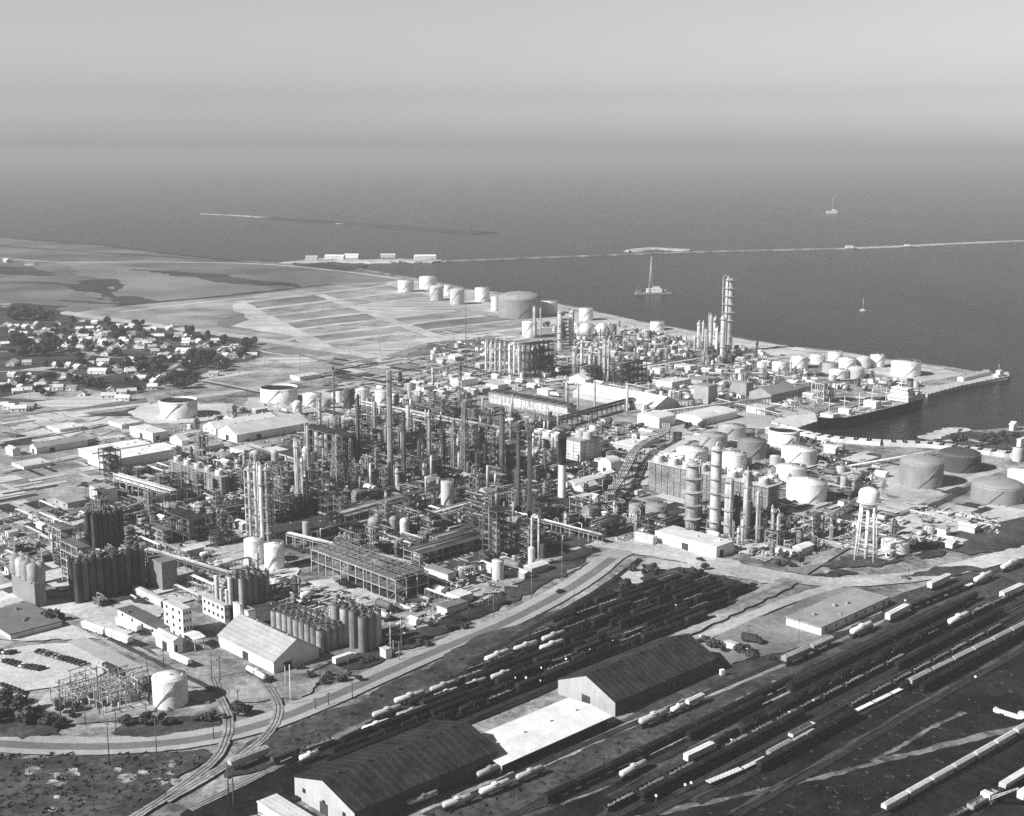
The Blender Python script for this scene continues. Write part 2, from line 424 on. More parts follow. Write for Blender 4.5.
def plots(A, B_, C_, D_, nx, ny, mats):
    for i in range(nx):
        for j in range(ny):
            q = []
            for s_, t_ in ((i + .07, j + .1), (i + .95, j + .1), (i + .95, j + .9), (i + .07, j + .9)):
                s_ /= nx; t_ /= ny
                q.append((A[0] * (1 - s_) * (1 - t_) + B_[0] * s_ * (1 - t_) + C_[0] * s_ * t_ + D_[0] * (1 - s_) * t_, A[1] * (1 - s_) * (1 - t_) + B_[1] * s_ * (1 - t_) + C_[1] * s_ * t_ + D_[1] * (1 - s_) * t_))
            sheet('field_plot', q, R.choice(mats), frac=.035)
st('shore_dirt', [(236, 303), (394, 283), (560, 326), (470, 340), (330, 352)], DIRT)
plots((240, 303), (392, 285), (545, 325), (330, 350), 2, 7, (FSCR, FIELDG, DIRTM, FIELDG, BED, DIRTM, FSCR, BED))
plots((262, 357), (330, 351), (415, 371), (338, 383), 2, 3, (DIRTM, FIELDG, BED, FSCR))
plots((4, 418), (60, 410), (140, 422), (60, 452), 4, 5, (DIRT, CONC, DIRT, DIRTM))
# --- town ground
st('town_ground', [(-60, 313), (60, 312), (110, 322), (180, 332), (250, 342), (262, 352), (230, 366), (190, 380), (130, 393), (60, 400), (0, 408), (-60, 412)], TOWN)
st('town_lot', [(20, 370), (45, 367), (60, 366), (40, 371)], DIRT); st('town_lot', [(0, 398), (60, 388), (105, 393), (50, 400)], DIRTM)
for q in ([(0, 372), (45, 371), (90, 377), (130, 371)], [(0, 352), (60, 349), (120, 358), (190, 352)], [(45, 390), (70, 372), (95, 350), (105, 335)], [(150, 385), (180, 362), (200, 345)]):
    strip('town_street', q, 6, DIRTM)
st('plowed_field', [(31, 403), (98, 394), (130, 400), (62, 411)], BED, 0, 1, False)
strip('main_street', [(0, 424), (44, 418), (100, 410), (157, 403), (230, 394)], 9, DIRT, wob=.05)
strip('main_street', [(0, 418), (60, 411), (130, 403), (185, 396)], 7, ROADD)
# beds of the settling yard, left
for r in range(4):
    for c in range(4):
        x = 2 + c * 33 + r * 9 + R.uniform(-3, 3); y = 420 + r * 6.6 + c * (-1.2) + R.uniform(-.6, .6)
        sheet('gravel_bed', [(x, y), (x + 26, y - 3), (x + 31, y - .2), (x + 4, y + 3.4)], DIRT if (r + c) % 4 else DIRTM, frac=.05)
st('scrub_field', [(0, 432), (30, 437), (36, 443), (0, 450)], SCRUB); st('scrub_field', [(75, 417), (160, 404), (162, 409), (120, 417)], SCRUB)
st('scrub_field', [(0, 492), (60, 478), (140, 468), (260, 451), (300, 452), (180, 470), (90, 484), (0, 500)], SCRUB, .1)
strip('plant_road', [(0, 503), (60, 492), (130, 481), (200, 470), (260, 459), (330, 450)], 8, DIRT)
strip('plant_road', [(-10, 530), (60, 515), (110, 505), (150, 500)], 9, DIRT)
strip('plant_road', [(150, 398), (168, 420), (215, 441), (300, 470)], 7, DIRTM)
st('tank_yard', [(128, 412), (160, 402), (225, 404), (232, 414), (190, 424), (150, 424)], CONC)
st('tank_yard', [(248, 398), (330, 390), (345, 408), (290, 420), (240, 408)], DIRT)
st('open_ground', [(-10, 452), (60, 442), (100, 440), (112, 466), (70, 500), (-10, 524)], DIRTM)
st('yard', [(0, 500), (50, 488), (110, 492), (120, 512), (60, 530), (0, 540)], DIRTM)
strip('shore_sand', [(400, 281), (470, 292), (545, 303), (600, 315), (640, 324), (680, 331), (730, 339), (790, 349), (840, 354), (900, 364), (945, 369)], 16, DIRT, wob=.4)
for q in ([(0, 472), (90, 453), (190, 433), (260, 421), (340, 406)], [(0, 442), (70, 430), (130, 417)], [(200, 380), (260, 392), (330, 410)], [(230, 404), (240, 420), (330, 438)], [(330, 385), (420, 376), (500, 366)]):
    strip('plant_road', q, 5.5, DIRT, wob=.08); strip('road_ditch', [(x + 4, y + 2.4) for x, y in q], 3, SCRUB, wob=.5)
# --- dark process ground
for q in ([(300, 440), (420, 408), (560, 425), (610, 470), (560, 520), (430, 505), (330, 525)], [(120, 480), (240, 452), (310, 450), (310, 545), (190, 545), (90, 530)],
          [(500, 375), (640, 330), (690, 350), (600, 385)], [(330, 560), (430, 540), (520, 560), (430, 600), (330, 590)], [(630, 505), (690, 495), (800, 520), (835, 530), (760, 550), (650, 535)],
          [(40, 560), (110, 520), (230, 570), (180, 605), (80, 610)], [(200, 590), (300, 590), (390, 600), (385, 640), (330, 655), (280, 640)]):
    st('process_ground', q, SCRUB, .12)
# --- roads of the plant
st('parking_lot', [(-5, 652), (35, 646), (75, 645), (112, 660), (96, 678), (40, 690), (-5, 690)], CONC, 0, 2)
st('yard', [(-5, 590), (20, 606), (110, 596), (165, 610), (150, 625), (120, 640), (60, 640), (-5, 640)], DIRT)
strip('plant_road', [(-10, 600), (40, 612), (80, 624), (140, 655), (190, 680), (250, 690), (300, 672), (340, 655), (400, 640), (470, 610), (520, 585), (560, 570)], 8, DIRTM)
strip('plant_road', [(75, 640), (130, 668), (170, 690), (215, 700)], 9, ROADM)
st('yard', [(55, 690), (100, 680), (150, 672), (155, 712), (120, 722), (60, 728), (30, 728)], DIRTM)
st('yard', [(150, 650), (215, 660), (275, 680), (330, 672), (300, 700), (230, 702), (175, 685)], DIRTM)
st('yard', [(290, 585), (330, 580), (400, 602), (388, 612), (340, 603), (300, 600)], DIRT)
st('yard', [(430, 572), (490, 545), (560, 540), (600, 530), (640, 535), (600, 560), (540, 585), (470, 600)], DIRTM)
st('yard', [(190, 545), (240, 552), (300, 570), (290, 580), (230, 570), (200, 558)], DIRT)
st('yard', [(545, 490), (600, 480), (640, 500), (615, 520), (575, 515)], DIRT)
st('yard', [(560, 390), (640, 380), (700, 385), (800, 390), (812, 402), (760, 420), (680, 440), (600, 420)], DIRTM)
strip('scrub_verge', [(340, 668), (420, 636), (490, 604), (545, 578), (590, 548)], 14, SCRUB, wob=.4)
strip('main_road', [(-40, 740), (0, 744), (60, 747), (130, 746), (200, 739), (270, 722), (330, 698), (420, 658), (500, 625), (555, 597), (590, 575), (615, 555), (640, 549), (665, 552)], 15, ROADM, wob=.03)
strip('road_lane', [(-40, 741), (0, 745), (60, 748), (130, 747), (200, 740), (270, 723), (330, 699), (420, 659), (500, 626), (555, 598), (590, 576), (613, 559)], 5.5, ROADD)
strip('main_road', [(560, 540), (610, 545), (665, 553), (720, 565), (780, 577), (830, 583), (890, 580), (950, 571), (1040, 548)], 15, DIRT, wob=.06)
st('yard', [(600, 540), (660, 540), (700, 556), (770, 572), (820, 586), (760, 584), (690, 566), (640, 556)], DIRT)
# --- rail yard ground
st('cinder_ground', [(560, 612), (620, 580), (660, 572), (700, 583), (752, 594), (700, 622), (600, 668), (520, 705), (420, 745), (330, 782), (250, 816), (180, 816), (290, 762), (400, 706), (490, 652)], DARK, .06)
st('cinder_ground', [(520, 816), (640, 772), (760, 700), (860, 650), (960, 605), (1060, 560), (1100, 840), (520, 850)], DARK, .02)
st('cinder_ground', [(420, 816), (520, 770), (620, 722), (715, 672), (780, 650), (900, 595), (1040, 560), (1040, 590), (900, 636), (800, 675), (690, 730), (540, 816)], GRASS, .05)
st('rough_grass', [(-20, 755), (60, 757), (140, 755), (205, 750), (215, 760), (170, 790), (120, 830), (-20, 830)], GRASS, .05)
st('rough_grass', [(250, 742), (300, 722), (380, 688), (440, 662), (520, 625), (560, 610), (540, 640), (420, 700), (330, 745), (260, 772), (225, 780)], GRASS, .05)
st('scrub_verge', [(110, 735), (150, 722), (240, 712), (220, 728), (130, 738)], GRASS, .15); st('scrub_verge', [(-10, 700), (20, 704), (60, 716), (60, 736), (-10, 738)], GRASS, .15)
for cx, cy_, rx, ry in ((33, 772, 9, 5), (66, 776, 20, 4), (58, 785, 11, 3.5), (128, 779, 11, 5), (144, 774, 7, 3), (160, 783, 8, 4), (172, 766, 5, 4), (175, 783, 5, 3), (57, 799, 4, 2), (52, 811, 6, 3), (118, 771, 4, 3), (145, 757, 5, 1.6), (170, 775, 6, 2)):
    st('sandy_patch', [(cx + rx * math.cos(a) * R.uniform(.7, 1.25), cy_ + ry * math.sin(a) * R.uniform(.7, 1.25)) for a in [-k * PI / 4 for k in range(8)]][::-1], PATCH, .15, 3)
# sand and spoil above the yard
st('spoil_ground', [(615, 575), (650, 560), (700, 566), (745, 580), (700, 578), (650, 600), (620, 612)], DIRT, .12)
st('worn_lot', [(698, 643), (760, 618), (800, 600), (850, 588), (888, 602), (880, 615), (822, 640), (770, 655), (730, 668), (705, 660)], FIELDG, .03)
st('spoil_ground', [(735, 702), (790, 678), (850, 652), (900, 636), (885, 650), (820, 680), (770, 702), (745, 712)], DIRTM, .1)
st('scrub_field', [(640, 580), (680, 568), (740, 582), (700, 600), (650, 618)], GRASS, .12)
strip('lot_road', [(640, 657), (698, 640), (760, 613), (805, 596), (840, 586)], 7, DIRT, wob=.1)
strip('yard_track', [(454, 803), (500, 783), (560, 757), (620, 731), (680, 706), (740, 683), (790, 662), (832, 643), (900, 612), (960, 588)], 5, DIRTM, wob=.35)
strip('yard_track', [(560, 806), (620, 780), (700, 742), (760, 713), (820, 686), (880, 658), (943, 631), (1024, 594)], 2.8, TRK, wob=.6)
strip('cart_track', [(600, 832), (656, 816), (730, 799), (813, 781), (880, 764), (940, 748), (1040, 722)], 2.8, TRK, wob=.6)
strip('cart_track', [(872, 763), (900, 748), (930, 730), (965, 714)], 2, TRK, wob=.5)
strip('cart_track', [(880, 760), (930, 752), (1000, 735), (1040, 727)], 2, TRK, wob=.5)
# --- dock and right side
st('dock_yard', [(700, 420), (780, 398), (800, 405), (818, 415), (797, 427), (760, 430)], CONC)
st('dock_yard', [(790, 380), (860, 378), (925, 385), (1000, 373), (1006, 377), (925, 392), (870, 398), (815, 415), (790, 400)], DIRTM)
st('scrub_point', [(930, 438), (962, 431), (990, 434), (1060, 428), (1060, 450), (985, 452), (950, 446), (935, 442)], GRASS, .1)
strip('sand_edge', [(925, 440), (940, 434), (957, 430), (968, 432)], 14, DIRT, wob=.3); strip('sand_edge', [(945, 442), (965, 440), (985, 444)], 6, DIRT, wob=.3)
st('tank_yard', [(820, 450), (1060, 470), (1060, 530), (980, 540), (900, 520), (830, 480)], DIRTM, .06)
st('tank_yard', [(888, 470), (945, 466), (955, 494), (915, 500), (885, 494)], CONC, .05); st('tank_yard', [(925, 512), (1000, 508), (1030, 512), (990, 528), (930, 522)], CONC, .05)
st('scrub_field', [(840, 452), (880, 455), (880, 490), (850, 500), (838, 480)], SCRUB, .12); st('scrub_field', [(930, 530), (1040, 520), (1040, 545), (970, 556), (925, 545)], SCRUB, .12)
st('scrub_field', [(815, 566), (850, 556), (905, 560), (880, 568), (830, 570)], GRASS, .12); st('scrub_field', [(808, 576), (835, 570), (858, 574), (835, 579)], GRASS, .12)
st('scrub_field', [(912, 556), (940, 549), (946, 552), (920, 560)], GRASS, .05); st('scrub_field', [(895, 578), (935, 567), (985, 570), (960, 576)], GRASS, .1)
strip('dike_road', [(884, 500), (876, 488), (884, 474), (900, 466), (930, 462)], 7, DIRT); strip('dike_road', [(885, 506), (930, 497), (965, 482), (1000, 470)], 8, DIRT)
strip('dike_road', [(890, 522), (940, 504), (975, 486)], 6, SCRUB, wob=.4)
strip('dike_road', [(905, 540), (960, 530), (1040, 512)], 6, DIRT); strip('plant_road', [(800, 575), (830, 556), (850, 545), (880, 530)], 7, DIRTM)
strip('plant_road', [(760, 545), (800, 540), (850, 520), (900, 500)], 7, DIRTM)
strip('plant_road', [(430, 402), (500, 390), (560, 380), (640, 372), (720, 370), (800, 378)], 9, DIRT); strip('plant_road', [(640, 350), (720, 352), (790, 372), (860, 376), (930, 388)], 7, DIRT)
strip('plant_road', [(640, 470), (690, 440), (740, 425), (800, 415)], 8, DIRT)
# random pads and paving inside the works
PADZ = [[(300, 445), (420, 405), (560, 425), (640, 470), (600, 540), (430, 600), (310, 560)], [(0, 470), (250, 440), (310, 450), (310, 560), (240, 600), (0, 600)], [(440, 330), (600, 330), (760, 345), (860, 380), (760, 420), (560, 390), (450, 390)],
        [(620, 430), (780, 425), (1000, 500), (1000, 545), (840, 560), (640, 540)], [(330, 360), (470, 352), (520, 385), (330, 430)]]
for zi, (mname, cnt) in enumerate((('paved_pad', 380), ('gravel_pad', 300), ('stained_pad', 1200))):
    mm_ = (CONC, DIRT, SCRUB)[zi]; b = B(); z = lev()
    for k in range(cnt):
        P = PADZ[0] if zi == 2 and R.random() < .6 else R.choice(PADZ); xs = [p[0] for p in P]; ys = [p[1] for p in P]
        while True:
            x, y = R.uniform(min(xs), max(xs)), R.uniform(min(ys), max(ys))
            if inpoly(x, y, P): break
        c = gp(x, y); l = R.uniform(3, 16); q = R.choice((1.5, 2, 3, 5) if zi == 2 else (2, 3, 5, 8))
        if R.random() < .5: l, q = q, l
        b.poly([(c + U * a * l + W * d * q) + Vector((0, 0, z + k * 1e-5)) for a, d in ((-1, -1), (1, -1), (1, 1), (-1, 1))])
    o = link(mname, b.mesh(mname, mm_)); o['kind'] = 'structure'
# --- spits, breakwater
far = lev()
def bar(name, pts, w, m, wob=.4): 
    b = B(); P = smooth_line([gp(*p) for p in pts], 10); n = len(P)
    for i, p in enumerate(P):
        d = P[min(i + 1, n - 1)] - P[max(i - 1, 0)]; d.z = 0; d.normalize(); nn = Vector((-d.y, d.x, 0))
        ww = w / 2 * (1 + R.uniform(-wob, wob)) * (1 if 0 < i < n - 1 else .2)
        for s_, z in ((1.35, -3), (.8, .6), (-.8, .6), (-1.35, -3)):
            q = p + nn * ww * s_; b.v.append((q.x, q.y, z))
        if i:
            for k in range(3): b.face((4 * i - 4 + k, 4 * i - 3 + k, 4 * i + 1 + k, 4 * i + k))
    o = link(name, b.mesh(name, m)); o['kind'] = 'structure'
bar('sand_spit', [(200, 213.5), (250, 216), (300, 220.5), (345, 223.5)], 16, DIRTM, .2); bar('weed_spit', [(262, 217.6), (340, 222.5), (400, 227), (450, 230.5), (486, 233)], 80, MARSHD)
bar('breakwater', [(440, 261), (520, 258), (600, 255), (680, 252), (760, 250), (850, 248)], 8, DIRTM); bar('breakwater', [(845, 248), (900, 246), (960, 243), (1060, 239)], 14, DIRT, .25)
bar('sand_bank', [(295, 263), (330, 259), (360, 261), (400, 260), (440, 261)], 60, DIRT); bar('sand_bank', [(630, 251), (650, 248), (690, 250)], 30, DIRT); bar('weed_spit', [(300, 265), (330, 263), (365, 266)], 25, MARSHD)
# --- rail tracks
RAIL = paint(.10, 'rust'); BALD = ground('dark_ballast', .02, .05, .3, .35, .65, .4); BALL = ground('pale_ballast', .2, .36, .1, .35, .65, .4); TIE = paint(.06, 'rust')
def track(pxs, bal, bw_=3.2, world=False):
    strip('track_bed', pxs, bw_, bal, wob=.15, world=world)
    P = [Vector((p[0], p[1], 0)) for p in pxs] if world else [gp(*p) for p in pxs]
    P = smooth_line(P, 8); b = B(); z = LEVEL[0] + .02
    for s_ in (-.72, .72):
        for i in range(len(P) - 1):
            d = (P[i + 1] - P[i]); d.z = 0; d.normalize(); nn = Vector((-d.y, d.x, 0)) * s_
            a, c = P[i] + nn, P[i + 1] + nn; a.z = c.z = z + .12
            b.tube(a, c, .1, 4, 0, cap=False)
    o = link('railway_track', b.mesh('railway_track', RAIL)); o['kind'] = 'structure'
track([(212, 678), (220, 700), (228, 720), (226, 740), (212, 764), (164, 800), (130, 822)], BALL, 4)
track([(262, 680), (275, 700), (278, 712), (273, 728), (255, 748), (220, 771), (165, 803)], BALL, 4)
track([(110, 640), (150, 660), (190, 680), (215, 692)], BALD, 3)
track([(560, 647), (480, 673), (400, 708), (340, 737), (290, 762), (240, 787), (190, 812)], BALL, 3)
track([(640, 560), (600, 590), (540, 625), (470, 665)], BALD, 3.0)
track([(790, 583), (745, 602), (700, 622), (640, 645), (560, 682), (480, 716), (400, 752), (330, 785), (260, 816)], BALD, 3)
strip('yard_ballast', [(792, 581), (752, 600), (710, 620), (660, 642)], 11, DIRTM, wob=.2)
YARD = []; YP = [(478, 671), (557, 626), (622, 584), (660, 572), (752, 590), (700, 622), (560, 686), (450, 724), (380, 756), (330, 772), (345, 745), (410, 706)]
for k in range(11):                           # classification yard, parallel tracks
    a = gp(450, 706) + W * (k * 4.8 - 11); ts = [t for t in range(-110, 260, 4) if inpoly(*pix(a + U * t), YP)]
    if not ts: continue
    YARD.append((a, ts[0], ts[-1])); n_ = 5
    track([tuple((a + U * (ts[0] - 14 + (ts[-1] - ts[0] + 24) * i / n_))[:2]) for i in range(n_ + 1)], BALD, 2.8, world=True)
for px in ((1030, 566), (1030, 592), (1030, 628), (1030, 612)): pass
track([(440, 812), (560, 757), (680, 706), (800, 655), (880, 620), (962, 586), (1040, 556)], BALD)
track([(470, 830), (618, 781), (720, 730), (820, 684), (943, 628), (1040, 583)], BALD)
for q, m_ in (((760, 722), BALD), ((775, 716), BALD), ((790, 735), BALD), ((720, 760), BALD), ((812, 742), BALD), ((650, 800), BALD), ((850, 752), BALD), ((600, 775), BALD), ((735, 738), BALD)):
    p_ = gp(*q); track([tuple((p_ + U * t)[:2]) for t in (-70, 40, 150, 260)], m_, 3, world=True)
    strip('weed_strip', [tuple((p_ + U * t + W * 2.6)[:2]) for t in (-70, 0, 70, 150, 260)], 1.6, R.choice((GRASS, SCRUB, SCRUB)), world=True, wob=.8)
track([(690, 775), (790, 727), (880, 680), (960, 642), (1040, 604)], BALD); track([(640, 822), (707, 789), (800, 745), (880, 706), (907, 691), (1040, 623)], BALD); track([(840, 838), (882, 817), (950, 780), (1040, 726)], BALD)
track([(960, 832), (1000, 794), (1040, 768)], BALD)
BASE = Vector((0, 0, .25))
def railing(b, r, z, n=24, m=0, h=1.1):
    for k in range(n):
        a = 2 * PI * k / n; b.box(r * math.cos(a), r * math.sin(a), z, .12, .12, h, m)
    b.ring(0, 0, z + h, r - .08, r + .08, .1, n, m)
# ------------------------------------------------------------------ storage tanks
def tank(x0, x1, yt, yb, kind, v, label, group=None, rv=None, name='storage_tank', cat='storage tank'):
    cx = (x0 + x1) / 2; f = gp(cx, yb); r = (x1 - x0) / 2 * mpp(f); f = gp(cx, yb)
    d = Vector((f.x, f.y, 0)).normalized(); c = f + d * r; r = (x1 - x0) / 2 * mpp(c)
    wall = paint(v); roof = paint(rv if rv is not None else min(.82, v * 1.02))
    back = {'cone': .55, 'dome': .15, 'float': 1.0, 'flat': 1.0, 'bullet': 0, 'sphere': 0}[kind] * r
    top = max(2.0, zat(c, yt, back)); n = 40 if x1 - x0 > 12 else 24; kit = []
    if kind == 'sphere':
        b = B(); rr = r; zc = rr + max(1.0, top - 2 * rr); b.lathe(0, 0, [(max(.02, rr * math.sin(PI * k / 12)), zc - rr * math.cos(PI * k / 12)) for k in range(13)], 28)
        kit.append(('shell', b.mesh('sphere_shell', wall)))
        for k in range(8):
            a = k * PI / 4 + .2; kit.append(('leg', B().tube((rr * .95 * math.cos(a), rr * .95 * math.sin(a), 0), (rr * .95 * math.cos(a), rr * .95 * math.sin(a), zc), .35, 6).mesh('leg', LGREY)))
        st_ = B().path([(rr * 1.02 * math.cos(t * 2 - .9), rr * 1.02 * math.sin(t * 2 - 2.2), t * (zc + rr * .9)) for t in [k / 8 for k in range(9)]], .25, 4)
        kit.append(('stair', st_.mesh('stair', GREY)))
    else:
        ch = {'cone': .10, 'dome': .28, 'float': 0, 'flat': .02, 'bullet': .75}[kind] * r; h = max(1.5, top - ch)
        if kind == 'float': h = top
        b = B()
        if kind == 'float':
            b.lathe(0, 0, [(r, 0), (r, h), (r - .25, h), (r - .25, h - 2.4)], n); b.ring(0, 0, h - 1.3, r, r + .35, .25, n)
            kit.append(('shell', b.mesh('shell', wall)))
            b = B(); b.cyl(0, 0, h - 2.6, h - 2.0, r - .3, n=n); b.ring(0, 0, h - 2.0, r - 1.8, r - 1.5, .5, n)
            b.tube((-r * .9, 0, h), (r * .3, 0, h - 1.9), .3, 4)
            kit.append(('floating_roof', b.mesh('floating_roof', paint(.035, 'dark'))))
        else:
            b.lathe(0, 0, [(r, 0), (r, h)], n); 
            q = h / max(2, round(h / 2.4)); z = q
            while z < h - .5: b.ring(0, 0, z - .05, r - .02, r + .04, .1, n); z += q
            kit.append(('shell', b.mesh('shell', wall)))
            b = B()
            if kind in ('dome', 'bullet'): b.dome(0, 0, h, r, ch, n)
            else: b.lathe(0, 0, [(r + .12, h - .05), (r + .12, h + .12), (.02, h + ch)], n)
            if r > 5: b.cyl(0, 0, h + ch * .9, h + ch + .9, .5, n=8); b.box(r * .7, 0, h + ch * .2, .8, .8, .9)
            kit.append(('roof', b.mesh('roof', roof)))
        if r > 4:
            b = B(); k = 14; a0 = R.uniform(3.6, 4.6); sp = min(1.3, h / r * .9); pts = []
            for i in range(k + 1):
                a = a0 + sp * i / k; pts.append(((r + .45) * math.cos(a), (r + .45) * math.sin(a), h * i / k))
            b.path(pts, .22, 4); b.path([(x, y, z + 1.1) for x, y, z in pts], .07, 3)
            kit.append(('stair', b.mesh('stair', paint(round(v * .72, 2), 'steel'))))
            if kind != 'float':
                b = B(); railing(b, r - .2, h, 28); kit.append(('railing', b.mesh('railing', LSTEEL)))
        if r > 3: kit.append(('nozzle', B().tube((0, -r + .2, 1), (0, -r - 1.2, 1), .35, 8).tube((0, -r - 1.2, 1), (0, -r - 1.2, 0), .3, 6).mesh('nozzle', STEEL)))
    take(c, r + 1); return thing(name, label, cat, c, R.uniform(-.3, .3), kit, group)
# ------------------------------------------------------------------ columns and stacks
COLN = [0]
def column(x, wpx, yt, yb, v, label, group=None, plats=4, pipe=True, kind='column', r2=1.0, z0=0, kindmat='steel', rz=None):
    c = gp(x, yb); r = max(.35, wpx / 2 * mpp(c)); h = zat(c, yt); mt = paint(v, kindmat); kit = []
    name, cat = {'column': ('process_column', 'column'), 'stack': ('smokestack', 'smokestack'), 'flare': ('flare_mast', 'mast')}[kind]
    b = B(); n = 18
    if kind == 'stack':
        b.lathe(0, 0, [(r * 1.5, 0), (r * 1.35, h * .05), (r * 1.12, h * .1), (r * r2, h), (r * r2 * .85, h), (r * r2 * .85, h - 2)], n)
        for t in (.3, .55, .8, .97): b.ring(0, 0, h * t, r * .98, r * 1.12, .4, n)
        kit.append(('shaft', b.mesh('shaft', mt)))
        b = B(); b.tube((r * 1.3, 0, 2), (r * 1.25, 0, h), .12, 4); b.tube((r * 1.3, .6, 2), (r * 1.25, .6, h), .12, 4); kit.append(('ladder', b.mesh('ladder', STEEL)))
        if plats:
            kit.append(('platform', B().ring(0, 0, h * .92, r * .9, r + 1.2, .25, n).mesh('platform', STEEL)))
    elif kind == 'flare':
        b.tube((0, 0, 0), (0, 0, h), r, 8, 0, r * .6); kit.append(('shaft', b.mesh('shaft', mt)))
        kit.append(('tip', B().cyl(0, 0, h, h + 1.5, r * 1.2, n=8).mesh('tip', DSTEEL)))
        b = B()
        for k in range(3):
            a = k * 2.094; 
            for t in (.95, .6): b.tube((0, 0, h * t), (h * .3 * math.cos(a), h * .3 * math.sin(a), 0), .07, 3)
        kit.append(('guy_wire', b.mesh('guy_wire', STEEL)))
    else:
        sk = min(5, h * .1)
        b.lathe(0, 0, [(r * .98, sk), (r, sk + .3), (r, h * .5), (r * r2, h * .5 + .6), (r * r2, h - r * r2 * .5), (r * r2 * .75, h - r * r2 * .15), (.05, h)], n)
        for q in range(3): b.ring(0, 0, h * (.2 + .27 * q), r * min(1, r2) - .05, r * 1.03, .35, n)
        kit.append(('shell', b.mesh('shell', mt)))
        kit.append(('skirt', B().cyl(0, 0, 0, sk, r * 1.06, r * .98, n).mesh('skirt', STEEL)))
        for k in range(plats):
            t = (k + 1) / (plats + .25); z = h * t; a0 = R.choice((0, PI / 2, PI, 4.7)) ; b = B(); pw = max(1.0, r * .55)
            m = 9; P0 = []; 
            for i in range(m):
                a = a0 + (i / (m - 1)) * 3.9
                P0.append(((r + .05) * math.cos(a), (r + .05) * math.sin(a), (r + pw) * math.cos(a), (r + pw) * math.sin(a)))
            for i in range(m - 1):
                p, q = P0[i], P0[i + 1]; o = len(b.v)
                for zz in (z, z + .22): b.v += [(p[0], p[1], zz), (p[2], p[3], zz), (q[2], q[3], zz), (q[0], q[1], zz)]
                for f in ((3, 2, 1, 0), (4, 5, 6, 7), (1, 2, 6, 5), (0, 1, 5, 4), (2, 3, 7, 6)): b.face(tuple(o + w_ for w_ in f))
                b.tube((p[2], p[3], z + 1.2), (q[2], q[3], z + 1.2), .09, 3, cap=False); b.box(p[2], p[3], z, .12, .12, 1.2)
            kit.append(('platform', b.mesh('platform', LSTEEL if v > .3 else STEEL)))
        if pipe:
            b = B(); pr = max(.22, min(.5, r * .14)); a = R.uniform(0, 6.28); X, Y = (r + pr + .5) * math.cos(a), (r + pr + .5) * math.sin(a)
            b.path([(0, 0, h - .3), (0, 0, h + 1.6), (X * .5, Y * .5, h + 2.2), (X, Y, h + 1.2), (X, Y, 3), (X * 1.8, Y * 1.8, 2.4)], pr, 7)
            kit.append(('overhead_pipe', b.mesh('overhead_pipe', paint(min(.7, v * 1.15), 'steel'))))
            b = B(); a += 2.2; X, Y = (r + .5) * math.cos(a), (r + .5) * math.sin(a)
            b.tube((X, Y, 0), (X, Y, h * .95), .13, 4); b.tube((X * 1.15, Y * 1.15, 0), (X * 1.15, Y * 1.15, h * .95), .13, 4)
            kit.append(('ladder', b.mesh('ladder', STEEL)))
    take(c, r + 1.5)
    return thing(name, label, cat, c, R.uniform(0, 6) if rz is None else rz, kit, group)
